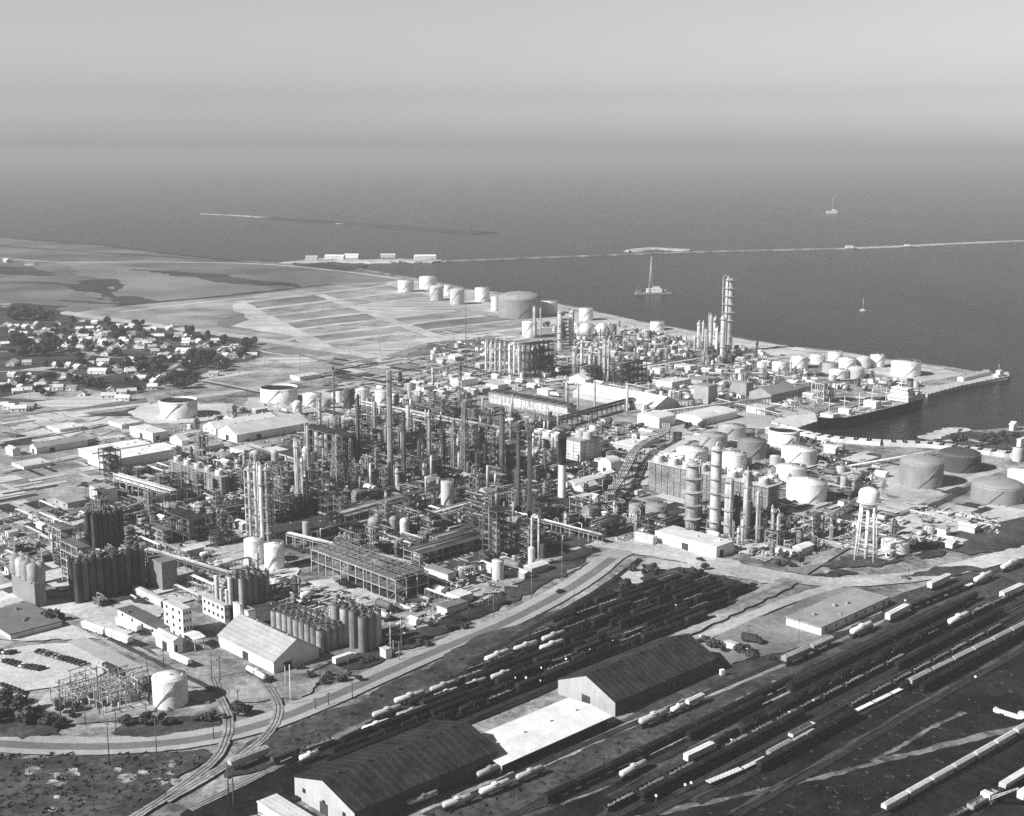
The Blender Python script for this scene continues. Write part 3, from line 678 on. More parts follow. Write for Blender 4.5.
# ------------------------------------------------------------------ buildings on the street grid
def foot(x, y, xL, xR):
    c = gp(x, y); return c, max(1.5, along(c, U, xR)), max(1.5, along(c, W, xL))
def building(x, y, xL, xR, yt, roof, wv, rv, label, group=None, rise=None, name='warehouse', cat='warehouse', win=(0, 0, 1), door=0, ov=.5, extra=(), mono=None, kind='wall', smoothroof=False, side=0):
    c, lx, ly = foot(x, y, xL, xR); h = max(2.2, zat(c, yt)); wm = paint(wv, kind); rm = paint(rv, 'tar' if rv < .035 else 'paint' if smoothroof else 'roof'); kit = []
    b = B(); rb = B()
    if roof == 'flat':
        b.box(lx / 2, ly / 2, 0, lx, ly, h); rb.box(lx / 2, ly / 2, h + .003, lx + ov, ly + ov, .35); par = .25
        rb.box(lx / 2, -ov / 2 + .15, h + .353, lx, .2, .3); rb.box(-ov / 2 + .15, ly / 2, h + .353, .2, ly, .3)
        for k in range(int(min(5, lx * ly / 260))):
            rb.box(R.uniform(.15, .85) * lx, R.uniform(.15, .85) * ly, h + .353, R.uniform(.8, 2), R.uniform(.8, 2), R.uniform(.5, 1.4))
    elif roof == 'gable_u':
        q = rise if rise else ly * .22
        b.prism([(0, 0), (ly, 0), (ly, h), (ly / 2, h + q), (0, h)][::-1], 0, lx)
        s = q / (ly / 2); t = .25
        for sg in (0, 1):
            y0, y1 = (-ov, ly / 2) if sg == 0 else (ly / 2, ly + ov)
            za, zb = (h - ov * s, h + q) if sg == 0 else (h + q, h - ov * s)
            rb.prism([(y0, za + .02), (y1, zb + .02), (y1, zb + t), (y0, za + t)][::-1], -ov, lx + ov)
        nv = int(lx / 12)
        for k in range(nv): rb.cyl((k + .5) * lx / nv, ly / 2, h + q, h + q + 1.1, .5, n=8)
    elif roof == 'gable_w':
        q = rise if rise else lx * .22
        b.prism([(0, 0), (lx, 0), (lx, h), (lx / 2, h + q), (0, h)], 0, ly, axis='y')
        s = q / (lx / 2); t = .25
        for sg in (0, 1):
            y0, y1 = (-ov, lx / 2) if sg == 0 else (lx / 2, lx + ov)
            za, zb = (h - ov * s, h + q) if sg == 0 else (h + q, h - ov * s)
            rb.prism([(y0, za + .02), (y1, zb + .02), (y1, zb + t), (y0, za + t)], -ov, ly + ov, axis='y')
        for k in range(int(ly / 12)): rb.cyl(lx / 2, (k + .5) * 12, h + q, h + q + 1.1, .5, n=8)
    elif roof in ('arch_u', 'arch_w'):
        L_ = ly if roof == 'arch_u' else lx; q = rise if rise else L_ * .3; k = 14
        prof = [(0, 0), (L_, 0)] + [(L_ / 2 + L_ / 2 * math.cos(PI * i / k), h + q * math.sin(PI * i / k)) for i in range(k + 1)]
        pr2 = [(L_ / 2 + (L_ / 2 + .25) * math.cos(PI * i / k), h + .05 + (q + .15) * math.sin(PI * i / k)) for i in range(k + 1)]
        pr3 = [(L_ / 2 + (L_ / 2 + .02) * math.cos(PI * i / k), h + (q + .02) * math.sin(PI * i / k)) for i in range(k, -1, -1)]
        if roof == 'arch_u': b.prism(prof[::-1], 0, lx); rb.prism((pr2 + pr3)[::-1], -.3, lx + .3)
        else: b.prism(prof, 0, ly, axis='y'); rb.prism(pr2 + pr3, -.3, ly + .3, axis='y')
    elif roof == 'open':                      # canopy on posts
        for i in range(int(lx / 6) + 2):
            for yy in (.3, ly - .3): b.box(.3 + (lx - .6) * i / (int(lx / 6) + 1), yy, 0, .35, .35, h)
        rb.prism([(-ov, h), (ly / 2, h + (rise or .8)), (ly + ov, h), (ly + ov, h + .3), (ly / 2, h + .3 + (rise or .8)), (-ov, h + .3)][::-1], -ov, lx + ov)
    kit.append(('wall', b.mesh('wall', wm))); kit.append(('roof', rb.mesh('roof', rm)))
    nL, nR, rows = win
    for fc, cnt, L_ in ((0, nL, ly), (1, nR, lx)):
        for r_ in range(rows if cnt else 0):
            for k in range(cnt):
                t = (k + .5) * L_ / cnt; ww = min(1.8, L_ / cnt * .5); hh = min(1.6, h / rows * .5); zz = (r_ + .55) * h / rows - hh / 2 + .2
                wb = B()
                if fc == 0: wb.box(-.04, t, zz, .12, ww, hh)
                else: wb.box(t, -.04, zz, ww, .12, hh)
                kit.append(('window', wb.mesh('window', GLASS)))
    if door:
        dh = min(h * .7, 4.2); dw = min(4.5, ly * .25)
        for k in range(door):
            kit.append(('door', B().box(-.06, ly * (k + .5) / door, 0, .14, dw, dh).mesh('door', DSTEEL)))
        kit.append(('door', B().box(lx * .3, -.06, 0, min(4, lx * .2), .14, dh).mesh('door', DSTEEL)))
    if side: kit.append(('siding', B().box(lx / 2, -.05, 0, lx - .1, .08, h - .25).mesh('siding', paint(side, 'rust'))))  # near-black sheet on the wall away from the sun; its shade painted in
    kit += list(extra)
    take(c + U * lx / 2 + W * ly / 2, min(lx, ly) / 2 + 1)
    n = int(max(lx, ly) / max(4, min(lx, ly)))
    for k in range(n + 1):
        t = k / max(1, n); take(c + (U * lx * t + W * ly / 2 if lx > ly else W * ly * t + U * lx / 2), min(lx, ly) / 2 + 1)
    return thing(name, label, cat, c, UA, kit, group)
def cooling_tower(x, y, xL, xR, yt, nfan, rows, wv, fv, label, fr=None, fh=None, dirx=True, deckv=.4, nb=12):
    c, lx, ly = foot(x, y, xL, xR); h = zat(c, yt); kit = []
    cb = B(); cb.box(lx / 2, ly / 2, 0, lx - 1.2, ly - 1.2, h - .2); kit.append(('casing', cb.mesh('casing', paint(wv * .75, 'rust'))))
    fb = B(); nn = nb
    for fc, L_ in ((0, ly), (1, lx)):
        k = max(2, int(L_ / 5))
        for i in range(k + 1):
            t = L_ * i / k
            if fc == 0: fb.box(.15, t, 0, .3, .45, h)
            else: fb.box(t, .15, 0, .45, .3, h)
        for j in range(1, 6):
            if fc == 0: fb.box(.1, ly / 2, h * j / 6, .3, ly, .3)
            else: fb.box(lx / 2, .1, h * j / 6, lx, .3, .3)
    kit.append(('louvre_frame', fb.mesh('louvre_frame', paint(wv, 'rust'))))
    db = B(); db.box(lx / 2, ly / 2, h, lx + .8, ly + .8, .5)
    kit.append(('deck', db.mesh('deck', paint(deckv, 'concrete'))))
    rl = B()
    for yy in (-.3, ly + .3): rl.box(lx / 2, yy, h + 1.4, lx, .1, .12)
    for xx in (-.3, lx + .3): rl.box(xx, ly / 2, h + 1.4, .1, ly, .12)
    kit.append(('railing', rl.mesh('railing', LSTEEL)))
    L_, Sx = (lx, ly) if dirx else (ly, lx); r = fr or min(L_ / nfan, Sx / rows) * .47; fh = fh or r * 1.5
    b = B(); b.lathe(0, 0, [(r * 1.08, 0), (r * .92, fh * .5), (r, fh), (r * .93, fh), (r * .86, fh * .4)], 20); sm = b.mesh('fan_stack', paint(fv, 'concrete'))
    b = B(); b.cyl(0, 0, fh * .35, fh * .42, r * .84, n=16); 
    for k in range(4): b.box(0, 0, fh * .45, r * 1.6, .4, .12, rz=k * PI / 4)
    fm = b.mesh('fan', DSTEEL)
    e = thing('cooling_tower', label, 'cooling tower', c, UA, kit)
    for i in range(nfan):
        for j in range(rows):
            a, d = (i + .5) * L_ / nfan, (j + .5) * Sx / rows
            o = link('fan_stack', sm, e); o.location = (a, d, h + .5) if dirx else (d, a, h + .5)
            f = link('fan', fm, o)
    n = int(max(lx, ly) / max(4, min(lx, ly)))
    for k in range(n + 1):
        t = k / max(1, n); take(c + (U * lx * t + W * ly / 2 if lx > ly else W * ly * t + U * lx / 2), min(lx, ly) / 2 + 2)
    return e
def frame_tower(x, y, xL, xR, yt, levels, v, label, vessels=2, name='steel_structure', cat='steel structure', group=None, vv=.35, nx=None, ny=None, wallside=False, decks=True, deckl=False):
    c, lx, ly = foot(x, y, xL, xR); h = zat(c, yt); zs = [h * (k + 1) / levels for k in range(levels)]; kit = []
    nx = nx or max(1, round(lx / 6)); ny = ny or max(1, round(ly / 6))
    b = B().frame(0, lx, 0, ly, zs, nx, ny, .5); kit.append(('frame', b.mesh('frame', paint(v, 'steel'))))
    if decks:
        for k in range(levels):
            b = B(); b.box(lx / 2, ly / 2, zs[k] + .02, lx * .96, ly * .96, .2)
            for yy in (0, ly): b.box(lx / 2, yy, zs[k] + 1.2, lx, .12, .12)
            for xx in (0, lx): b.box(xx, ly / 2, zs[k] + 1.2, .12, ly, .12)
            kit.append(('platform', b.mesh('platform', paint(v * (.4 if deckl else .3), 'steel'))))
    if deckl:
        n_ = int(ly / 5.2)
        for i in range(n_):
            for xx in (.3, .7): kit.append(('fan_ring', B().ring(lx * xx, (i + .5) * ly / n_, h + .25, 1.7, 2.1, .7, 14).box(lx * xx, (i + .5) * ly / n_, h + .3, 3.3, .3, .2, 0, .6).mesh('fan_ring', paint(.16, 'steel'))))
        bb = B()
        for i in range(5): bb.tube((lx * (.1 + .2 * i), 0, h + .9), (lx * (.1 + .2 * i), ly, h + .9), .28, 6)
        kit.append(('header_pipes', bb.mesh('header_pipes', paint(.2, 'steel'))))
    for k in range(vessels):
        b = B(); r = min(lx, ly) * R.uniform(.14, .24); xx = R.uniform(r, lx - r); yy = R.uniform(r, ly - r); z1 = h * R.uniform(.5, .95)
        b.lathe(xx, yy, [(r * .3, z1 * .2), (r, z1 * .3), (r, z1), (r * .6, z1 + r * .5), (.02, z1 + r * .6)], 14); kit.append(('vessel', b.mesh('vessel', paint(vv * R.uniform(.7, 1.3), 'steel'))))
    b = B()
    for k in range(5):
        xx, yy = R.uniform(0, lx), R.uniform(0, ly); b.tube((xx, yy, 0), (xx, yy, h * R.uniform(.6, 1.1)), R.uniform(.15, .35), 6)
        zz = R.choice(zs) + .6; b.tube((0, yy, zz), (lx, yy, zz), R.uniform(.15, .4), 6)
    kit.append(('piping', b.mesh('piping', paint(.28, 'steel'))))
    if wallside: kit.append(('cladding', B().box(lx / 2, ly + .2, 0, lx, .2, h).box(lx + .2, ly / 2, 0, .2, ly, h).mesh('cladding', DSTEEL)))
    take(c + U * lx / 2 + W * ly / 2, max(lx, ly) / 2)
    return thing(name, label, cat, c, UA, kit, group)
def silo_block(x, y, xL, xR, yt, nu, nw, v, label, group=None, topgear=True, base=0, hseg=True, collar=None, each=None):
    """rows of touching tall silos: every silo is a thing"""
    c, lx, ly = foot(x, y, xL, xR); h = zat(c, yt); du, dw = lx / nu, ly / nw; r = min(du, dw) * .48
    b = B(); b.lathe(0, 0, [(r * .98, 0), (r, .2), (r, h - r * .15)], 18)
    for t in (.25, .5, .75): b.ring(0, 0, h * t, r - .02, r + .07, .2, 18)
    sm = b.mesh('shell', paint(v, 'steel')); sm2 = sm.copy(); sm2.materials.clear(); sm2.materials.append(paint(round(v * 1.5, 3), 'steel')); cpm = B().lathe(0, 0, [(r + .05, h - r * .15), (r * .5, h), (.02, h + .1)], 18).mesh('cap', paint(min(.09, v), 'rust')); b = B(); b.cyl(0, 0, h, h + 1, r * .35, n=8); b.box(r * .4, 0, h - .2, 1.1, .7, 1.3); b.tube((0, 0, h + .9), (r * 1.2, 0, h + 1.3), .18, 5); hm_ = b.mesh('vent', STEEL)
    for i in range(nu):
        for j in range(nw):
            p = c + U * (i + .5) * du + W * (j + .5) * dw; take(p, r + .5)
            thing('silo', label, 'silo', p, UA + R.uniform(0, 3), [('shell', sm if R.random() < .7 else sm2), ('cap', cpm), ('vent', hm_)], group).scale = (1, 1, R.choice((1, 1, .97, 1.03, .94)))
def pipe_rack(p0, p1, z0, width, npipe, levels, v, label, group=None, pv=.4, vary=True, sp=7):
    a, c = (gp(*p0, z=0), gp(*p1, z=0)); d = c - a; L_ = d.length; rz = math.atan2(d.y, d.x); n = max(1, round(L_ / sp)); b = B(); kit = []
    for i in range(n + 1):
        x = L_ * i / n
        for yy in (-width / 2, width / 2): b.box(x, yy, 0, .4, .4, z0 + (levels - 1) * 2.6)
        for k in range(levels): b.box(x, 0, z0 + k * 2.6 - .4, .35, width, .35)
    for k in range(levels):
        for yy in (-width / 2, width / 2): b.box(L_ / 2, yy, z0 + k * 2.6 - .8, L_, .2, .3)
    kit.append(('frame', b.mesh('frame', paint(v, 'steel'))))
    for k in range(levels):
        for q in range(npipe):
            r = R.choice((.15, .2, .28, .4)); yy = -width / 2 + .5 + (width - 1) * q / max(1, npipe - 1); bb = B(); bb.tube((-1, yy, z0 + k * 2.6 + r), (L_ + 1, yy, z0 + k * 2.6 + r), r, 7)
            kit.append(('pipe', bb.mesh('pipe', paint(pv * R.choice((.5, .8, 1, 1.4)), 'steel'))))
    for i in range(n + 1): take(a + d * (i / n), width / 2)
    return thing('pipe_rack', label, 'pipe rack', a, rz, kit, group)
# ------------------------------------------------------------------ trees and houses
def leafmat(v):
    m, nt, b = newmat('foliage_%d' % int(v * 1000)); pos = nd(nt, 'ShaderNodeNewGeometry').outputs['Position']
    rnd = nd(nt, 'ShaderNodeObjectInfo').outputs['Random']
    q = mth(nt, 'MULTIPLY', mrange(nt, noise(nt, pos, .7, 3), .3, .7, .5 * v, 1.5 * v), mrange(nt, rnd, 0, 1, .75, 1.3)); finish(nt, b, q, .9, .05); return m
LEAF = leafmat(.05); LEAF2 = leafmat(.075); BARK = paint(.09, 'rust')
def crown_mesh(rad, h0, hgt, nl, seed, leaf=.55):
    r = random.Random(seed); b = B(); lobes = []
    for k in range(7):
        a = r.uniform(0, 6.28); d = rad * r.uniform(.15, .62); lobes.append((d * math.cos(a), d * math.sin(a), h0 + hgt * r.uniform(.3, .8), rad * r.uniform(.32, .58)))
    for k in range(nl):
        x, y, z, q = r.choice(lobes)
        n = Vector((r.gauss(0, 1), r.gauss(0, 1), r.gauss(0, 1))).normalized(); p = Vector((x, y, z)) + Vector((n.x, n.y, n.z * .8)) * q * (r.random() ** .35)
        t = Vector((r.gauss(0, 1), r.gauss(0, 1), r.gauss(0, .6))).normalized(); u = t.cross(n); s_ = leaf * r.uniform(.6, 1.4)
        if u.length < .1: continue
        u.normalize(); b.quad(p - t * s_ - u * s_ * .7, p + t * s_ * .8 - u * s_ * .7, p + t * s_ + u * s_ * .7, p - t * s_ * .7 + u * s_ * .8)
    return b
TREEK = []
for k in range(6):
    rr = (4.2, 5.2, 6.0, 4.6, 7.0, 3.4)[k]; hh = (6, 7, 6.5, 8, 8, 4.5)[k]
    cm = crown_mesh(rr, 1.6, hh, 420, k + 3, .75).mesh('crown', LEAF if k % 2 else LEAF2)
    t = B(); t.tube((0, 0, 0), (.1, .1, 2.4), .32, 7, 0, .24); t.tube((.1, .1, 2.2), (.9, .4, 4.6), .2, 6, 0, .08); t.tube((.1, .1, 2.2), (-.8, .7, 4.4), .19, 6, 0, .08); t.tube((.1, .1, 2.3), (0, -.9, 4.9), .18, 6, 0, .07)
    TREEK.append([('trunk', t.mesh('trunk', BARK)), ('crown', cm)])
def tree(p, k, s, label, group=None, name='broadleaf_tree'):
    e = thing(name, label, 'tree', p, R.uniform(0, 6.28), TREEK[k], group); e.scale = (s * R.uniform(.85, 1.15), s, s * R.uniform(.8, 1.1)); return e
def house_kit(lx, ly, h, wv, rv, q):
    b = B().prism([(-ly / 2, 0), (ly / 2, 0), (ly / 2, h), (0, h + q), (-ly / 2, h)][::-1], -lx / 2, lx / 2); s = q / (ly / 2); rb = B()
    for sg in (-1, 1): rb.prism([(sg * (ly / 2 + .4), h - .4 * s + .02), (0, h + q + .02), (0, h + q + .25), (sg * (ly / 2 + .4), h - .4 * s + .25)][::-sg], -lx / 2 - .4, lx / 2 + .4)
    k = [('wall', b.mesh('wall', paint(wv, 'wall'))), ('roof', rb.mesh('roof', paint(rv, 'wall')), [('chimney', B().box(lx * .2, ly * .15, h, .7, .7, q + .8).mesh('chimney', paint(.2, 'rust')))])]
    k.append(('door', B().box(lx * .1, -ly / 2 - .04, 0, 1, .12, 2.1).mesh('door', DGREY)))
    for x in (-.32, .34): k.append(('window', B().box(lx * x, -ly / 2 - .04, .9, 1.2, .12, 1.2).mesh('window', GLASS)))
    k.append(('window', B().box(-lx / 2 - .04, 0, .9, .12, 1.2, 1.2).mesh('window', GLASS)))
    return k
# ================================================================== what stands where
# ---------------- town
HK = {}
def hk(sz, wv, rv):
    key = (sz, wv, rv)
    if key not in HK: HK[key] = house_kit(*{0: (9, 7, 2.9), 1: (13, 8, 3.0), 2: (18, 9, 3.6), 3: (22, 11, 5)}[sz], wv, rv, {0: 2.1, 1: 2.2, 2: 2.4, 3: 3}[sz])
    return HK[key]
houses = [(25,345,40),(55,430,36),(110,420,44),(150,418,16),(160,455,46),(210,460,42),(235,415,36),(240,468,20),(325,412,24),(382,412,24),(360,437,34),(400,435,26),(430,457,30),(335,470,50),(410,494,32),(445,490,26),(370,515,22),(325,515,36),(245,510,40),(425,537,60),(625,472,62),(660,507,48),(500,490,28),(590,442,30),(615,440,16),(530,427,28),(480,427,24),(740,530,72),(675,543,26),(745,497,24),(800,490,40),(860,487,34),(715,462,30),(800,545,26),(885,527,46),(905,520,26),(940,510,26),(940,547,30),(1005,545,48),(895,560,24),(855,620,18),(705,612,30),(735,615,30),(640,637,24),(570,637,26),(545,628,14),(415,570,46),(470,610,40),(50,578,70),(110,575,40),(250,588,88),(395,612,84),(130,640,66),(60,655,26),(20,668,46),(70,690,40),(110,686,50),(235,675,44),(290,678,30),(445,685,30),(490,694,30),(525,690,36),(610,672,20),(620,650,14),(320,440,26),(20,500,36),(5,432,22),(120,177,40),(30,166,60),(330,700,24),(285,635,20),(180,690,26),(760,580,18),(640,470,20),(560,520,24)]
HV = [(.78, .72), (.72, .45), (.8, .6), (.6, .75), (.75, .25), (.5, .55)]
gl = {3: ('large white hall with pale gabled roof', 'large pale halls among the town trees'), 2: ('long white house with low gabled roof', 'long pale houses in the town'), 1: ('mid-sized pale gabled house', 'mid-sized pale houses in the town'), 0: ('tiny pale cottage', 'tiny pale cottages in the town')}
special = {(740,530): 'biggest white gabled hall right of the town centre, trees on both sides', (130,640): 'pale hall with broad hipped-looking roof near the bottom left of the town', (250,588): 'long white house with a round dark tree before its wall', (395,612): 'long narrow white house in the open middle of the town', (50,578): 'long low white building under the dark wood at the left edge', (625,472): 'wide white house with pale roof standing before the far dirt road', (30,166): 'low white sheds far off on the marsh at the left edge', (120,177): 'single low white shed far off on the marsh', (210,460): 'boxy white house between dark trees near the left wood', (425,537): 'long white low house at the edge of the bare town green'}
for x, y, wpx in houses:
    px, py = x / 4, 220 + y / 4 + .8; p = gp(px, py); wm = wpx / 4 * mpp(p); sz = 3 if wm > 24 else 2 if wm > 17 else 1 if wm > 11 else 0
    base, grp = gl[sz]; q = R.choice(HV); lab = special.get((x, y))
    if not lab:
        lab = base + (', dark roof' if q[1] < .4 else ', greyish roof' if q[1] < .58 else ', bright roof') + (' in the far half of the town' if y < 480 else ' in the middle of the town' if y < 590 else ' in the near half of the town')
    thing('house', lab, 'house', p, R.choice((-.12, -.05, .1, PI / 2 + .1, -.9, .3)) + (0 if sz > 1 else R.uniform(-.2, .2)), hk(sz, *q), None if (x, y) in special else lab.split(' in the ')[0] + 's')
for cx_, cy_, rx_, ry_, n_ in ((480, 470, 200, 50, 24), (700, 530, 220, 60, 16), (450, 590, 150, 40, 10), (120, 430, 110, 30, 8), (200, 650, 200, 40, 10), (860, 550, 130, 50, 14), (250, 480, 220, 60, 12), (620, 460, 260, 40, 10)):
    for k in range(n_):
        a_, d_ = R.uniform(0, 6.28), R.random() ** .5; p = gp((cx_ + rx_ * d_ * math.cos(a_)) / 4, 220 + (cy_ + ry_ * d_ * math.sin(a_)) / 4); q = R.choice(HV)
        thing('house', 'tiny pale cottage half hidden among the town trees', 'house', p, R.uniform(0, 6), hk(0, *q), 'half hidden tiny cottages')
for x, y, wv, lab in ((3, 407.5, .75, 'white cottage at the very left edge below the town'), (10, 409, .7, 'rounded pale cottage second from the left edge below the town'), (19, 411, .8, 'two-storey white house by the crossroads at the left edge'), (28, 408.5, .3, 'grey house beside a dark garage by the left crossroads'), (109, 398, .6, 'small gabled house behind the ploughed rectangle'), (123, 400.5, .75, 'white bungalow at the corner of the ploughed rectangle')):
    thing('house', lab, 'house', gp(x, y), R.uniform(-.2, .3), hk(1 if x > 15 else 0, wv, wv * .9))
def wood(zones, label, group, smin=.8, smax=1.25, name='broadleaf_tree', org=(0, 220), sc=4):
    for cx, cy_, rx, ry, n in zones:
        for k in range(n):
            a, d = R.uniform(0, 6.28), R.random() ** .5; px, py = org[0] + (cx + rx * d * math.cos(a)) / sc, org[1] + (cy_ + ry * d * math.sin(a)) / sc
            p = gp(px, py + .5)
            tree(p, R.randrange(6), R.uniform(smin, smax), label, group, name)
wood([(90, 385, 95, 22, 20), (165, 395, 60, 22, 12)], 'dark bushy tree in the far wood at the top left of the town', 'trees of the far town wood', 1, 1.5)
wood([(130, 515, 115, 38, 26), (60, 500, 40, 22, 7)], 'dark bushy tree in the thick wood at the left of the town', 'trees of the left town wood', 1, 1.6)
wood([(770, 575, 70, 26, 13), (720, 655, 60, 28, 16), (740, 625, 40, 12, 5)], 'dark bushy tree in the grove at the near right corner of the town', 'trees of the near right town grove', .9, 1.4)
wood([(590, 592, 80, 22, 16), (515, 590, 20, 24, 5)], 'dark bushy tree in the row across the town middle', 'trees across the town middle', .8, 1.2)
wood([(495, 460, 50, 25, 9), (430, 420, 14, 14, 3), (555, 430, 26, 18, 5), (300, 405, 20, 12, 3), (280, 490, 30, 20, 5), (300, 535, 24, 12, 4)], 'dark round tree standing between the far town houses', 'trees between the far town houses', .7, 1.2)
wood([(755, 455, 16, 16, 4), (820, 470, 24, 12, 4), (830, 550, 24, 18, 5), (990, 500, 30, 14, 5), (965, 545, 20, 12, 4), (910, 600, 34, 8, 4), (780, 640, 20, 10, 3)], 'dark round tree between houses at the right end of the town', 'trees at the right end of the town', .7, 1.2)
wood([(390, 665, 50, 12, 8), (330, 575, 30, 10, 4), (240, 600, 10, 8, 1), (180, 590, 12, 8, 2), (90, 650, 20, 14, 3), (180, 650, 16, 12, 3), (550, 680, 16, 10, 3), (300, 655, 16, 10, 2), (470, 545, 16, 8, 2), (340, 660, 20, 8, 3), (20, 690, 20, 6, 2), (160, 700, 16, 6, 2)], 'dark shrubby tree beside the near town houses', 'trees beside the near town houses', .6, 1.1)
wood([(370, 470, 60, 14, 5), (470, 480, 60, 30, 7), (640, 480, 80, 30, 6), (400, 520, 60, 20, 5), (680, 560, 40, 16, 6), (860, 580, 60, 16, 6), (450, 600, 60, 16, 5), (250, 450, 60, 18, 6), (560, 640, 60, 20, 7), (250, 640, 100, 14, 6), (900, 500, 60, 20, 4)], 'dark tree in the leafy belt among the town gardens', 'garden trees of the town', .6, 1.2)
wood([(635, 560, 14, 8, 2), (460, 440, 10, 8, 2), (560, 470, 14, 8, 3), (690, 480, 10, 8, 2), (660, 600, 14, 8, 2)], 'small dark shrub tree on the open ground of the town', 'shrub trees on open town ground', .5, .8, 'shrub_tree')
wood([(8, 716, 16, 12, 9), (22, 724, 6, 6, 2)], 'big dark tree in the clump at the left edge beside the foreground road', 'trees of the dark clump by the foreground road', .7, 1.0, org=(0, 0), sc=1)
tree(gp(53, 622), 2, .75, 'single round dark tree by the yard gate left of the parked tank cars'); tree(gp(62, 620), 0, .55, 'smaller dark tree touching the round one by the yard gate')
tree(gp(44, 507), 5, .8, 'lone dark tree beside the low flat-roofed shed at the left'); tree(gp(344, 589), 5, 1, 'dark shrub tree at the left end of the long air cooler')
tree(gp(703, 429), 4, .8, 'round dark tree beside the pale arched warehouses near the dock'); tree(gp(688, 432), 3, .8, 'dark tree left of the round one by the arched warehouses')
tree(gp(705, 571), 1, .5, 'dark shrub on the sandy bank above the rail yard'); tree(gp(625, 590), 3, .7, 'dark tree on the spoil heap left of the rail yard head'); tree(gp(238, 716), 5, 1.1, 'dark bush between the two curved sidings'); tree(gp(247, 714), 0, .6, 'dark bush at the right of the bush between the sidings')
wood([(622, 592, 6, 10, 5), (650, 572, 20, 5, 6), (690, 575, 14, 3, 4)], 'dark scrub bush on the sandy bank above the rail yard', 'bushes on the sandy bank', .3, .6, 'scrub_bush', (0, 0), 1)
wood([(705, 650, 20, 8, 9), (745, 658, 30, 5, 8), (660, 668, 8, 3, 3)], 'dark scrub bush at the worn lot beside the dark warehouse', 'bushes at the worn lot', .3, .6, 'scrub_bush', (0, 0), 1)
wood([(150, 724, 30, 5, 12), (210, 720, 16, 4, 7), (55, 726, 20, 4, 6), (70, 714, 14, 5, 5)], 'low dark bush in the verge under the white foreground tank', 'bushes on the verge', .25, .5, 'scrub_bush', (0, 0), 1)
wood([(400, 645, 40, 6, 14), (450, 625, 30, 6, 12), (360, 662, 26, 5, 9), (330, 680, 30, 6, 12), (500, 600, 24, 6, 8)], 'low dark bush along the road verge beside the silos', 'bushes along the road verge', .2, .45, 'scrub_bush', (0, 0), 1)
wood([(985, 440, 35, 5, 16)], 'low dark bush on the scrubby point beyond the tank farm', 'bushes on the scrubby point', .4, .8, 'scrub_bush', (0, 0), 1)
wood([(790, 562, 25, 5, 8), (800, 545, 14, 4, 5), (930, 548, 30, 6, 8)], 'low dark bush near the water tower', 'bushes near the water tower', .3, .6, 'scrub_bush', (0, 0), 1)
# ---------------- tanks
T = tank
T(154, 188.6, 671, 710, 'cone', .82, 'white cone-roofed tank alone beside the switchyard in the left foreground')
T(245, 264, 537, 566.5, 'cone', .82, 'left of two tall white tanks under the scaffolded columns'); T(265, 285, 542, 571.5, 'cone', .82, 'right of two tall white tanks under the scaffolded columns')
T(368, 381.5, 516, 536, 'bullet', .34, 'grey dome-topped vessel, leftmost of three before the tall grey stack'); T(389.5, 398, 516, 533, 'bullet', .3, 'narrow grey vessel in the middle of three before the tall grey stack'); T(400, 409, 518, 537, 'bullet', .6, 'pale bullet-shaped vessel, rightmost of three before the tall grey stack')
T(382, 389, 519, 532, 'bullet', .26, 'dark slim vessel wedged between the grey domed vessels')
T(303, 310.5, 521, 546, 'flat', .36, 'slim grey upright tank right of the scaffolded columns'); T(317, 327, 542, 550, 'flat', .14, 'squat dark tank behind the long air cooler'); T(331, 340, 545, 553, 'cone', .4, 'squat pale tank behind the left end of the long air cooler')
T(441, 454, 480, 507, 'flat', .5, 'pale ribbed upright tank at the foot of the lattice tower'); T(492, 504, 559, 582, 'cone', .62, 'pale upright tank standing alone before the tangled reactor'); T(512, 517, 555, 566, 'flat', .4, 'small grey vessel beside the pale tank of the tangled reactor')
T(528, 535, 546, 568, 'bullet', .6, 'slender pale vessel under the inverted-U pipe'); T(540, 546, 543, 560, 'flat', .07, 'dark vessel right of the inverted-U pipe')
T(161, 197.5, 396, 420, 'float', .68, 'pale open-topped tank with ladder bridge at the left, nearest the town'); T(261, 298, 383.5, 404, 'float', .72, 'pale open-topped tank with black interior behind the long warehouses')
T(303, 322, 392, 407, 'cone', .8, 'white tank next to the right of the open-topped tank'); T(293, 302.5, 400, 416, 'bullet', .75, 'small white domed silo before the white tank'); T(321, 331, 398, 410, 'dome', .3, 'grey spherical-topped vessel right of the white tank')
T(336, 343, 391, 404, 'flat', .75, 'white narrow tank left of the dark upright tank'); T(344, 355, 388, 409, 'flat', .09, 'dark upright tank between two white tanks behind the tall flares'); T(356, 370, 387.5, 405, 'cone', .7, 'white tank right of the dark upright tank'); T(375, 391, 389, 408.5, 'flat', .72, 'bright white tank just left of the tallest grey stack')
T(370, 387, 426.5, 441.5, 'cone', .45, 'grey squat tank among dark units below the bright white tank')
shore = 'white tank among the shoreline tanks'
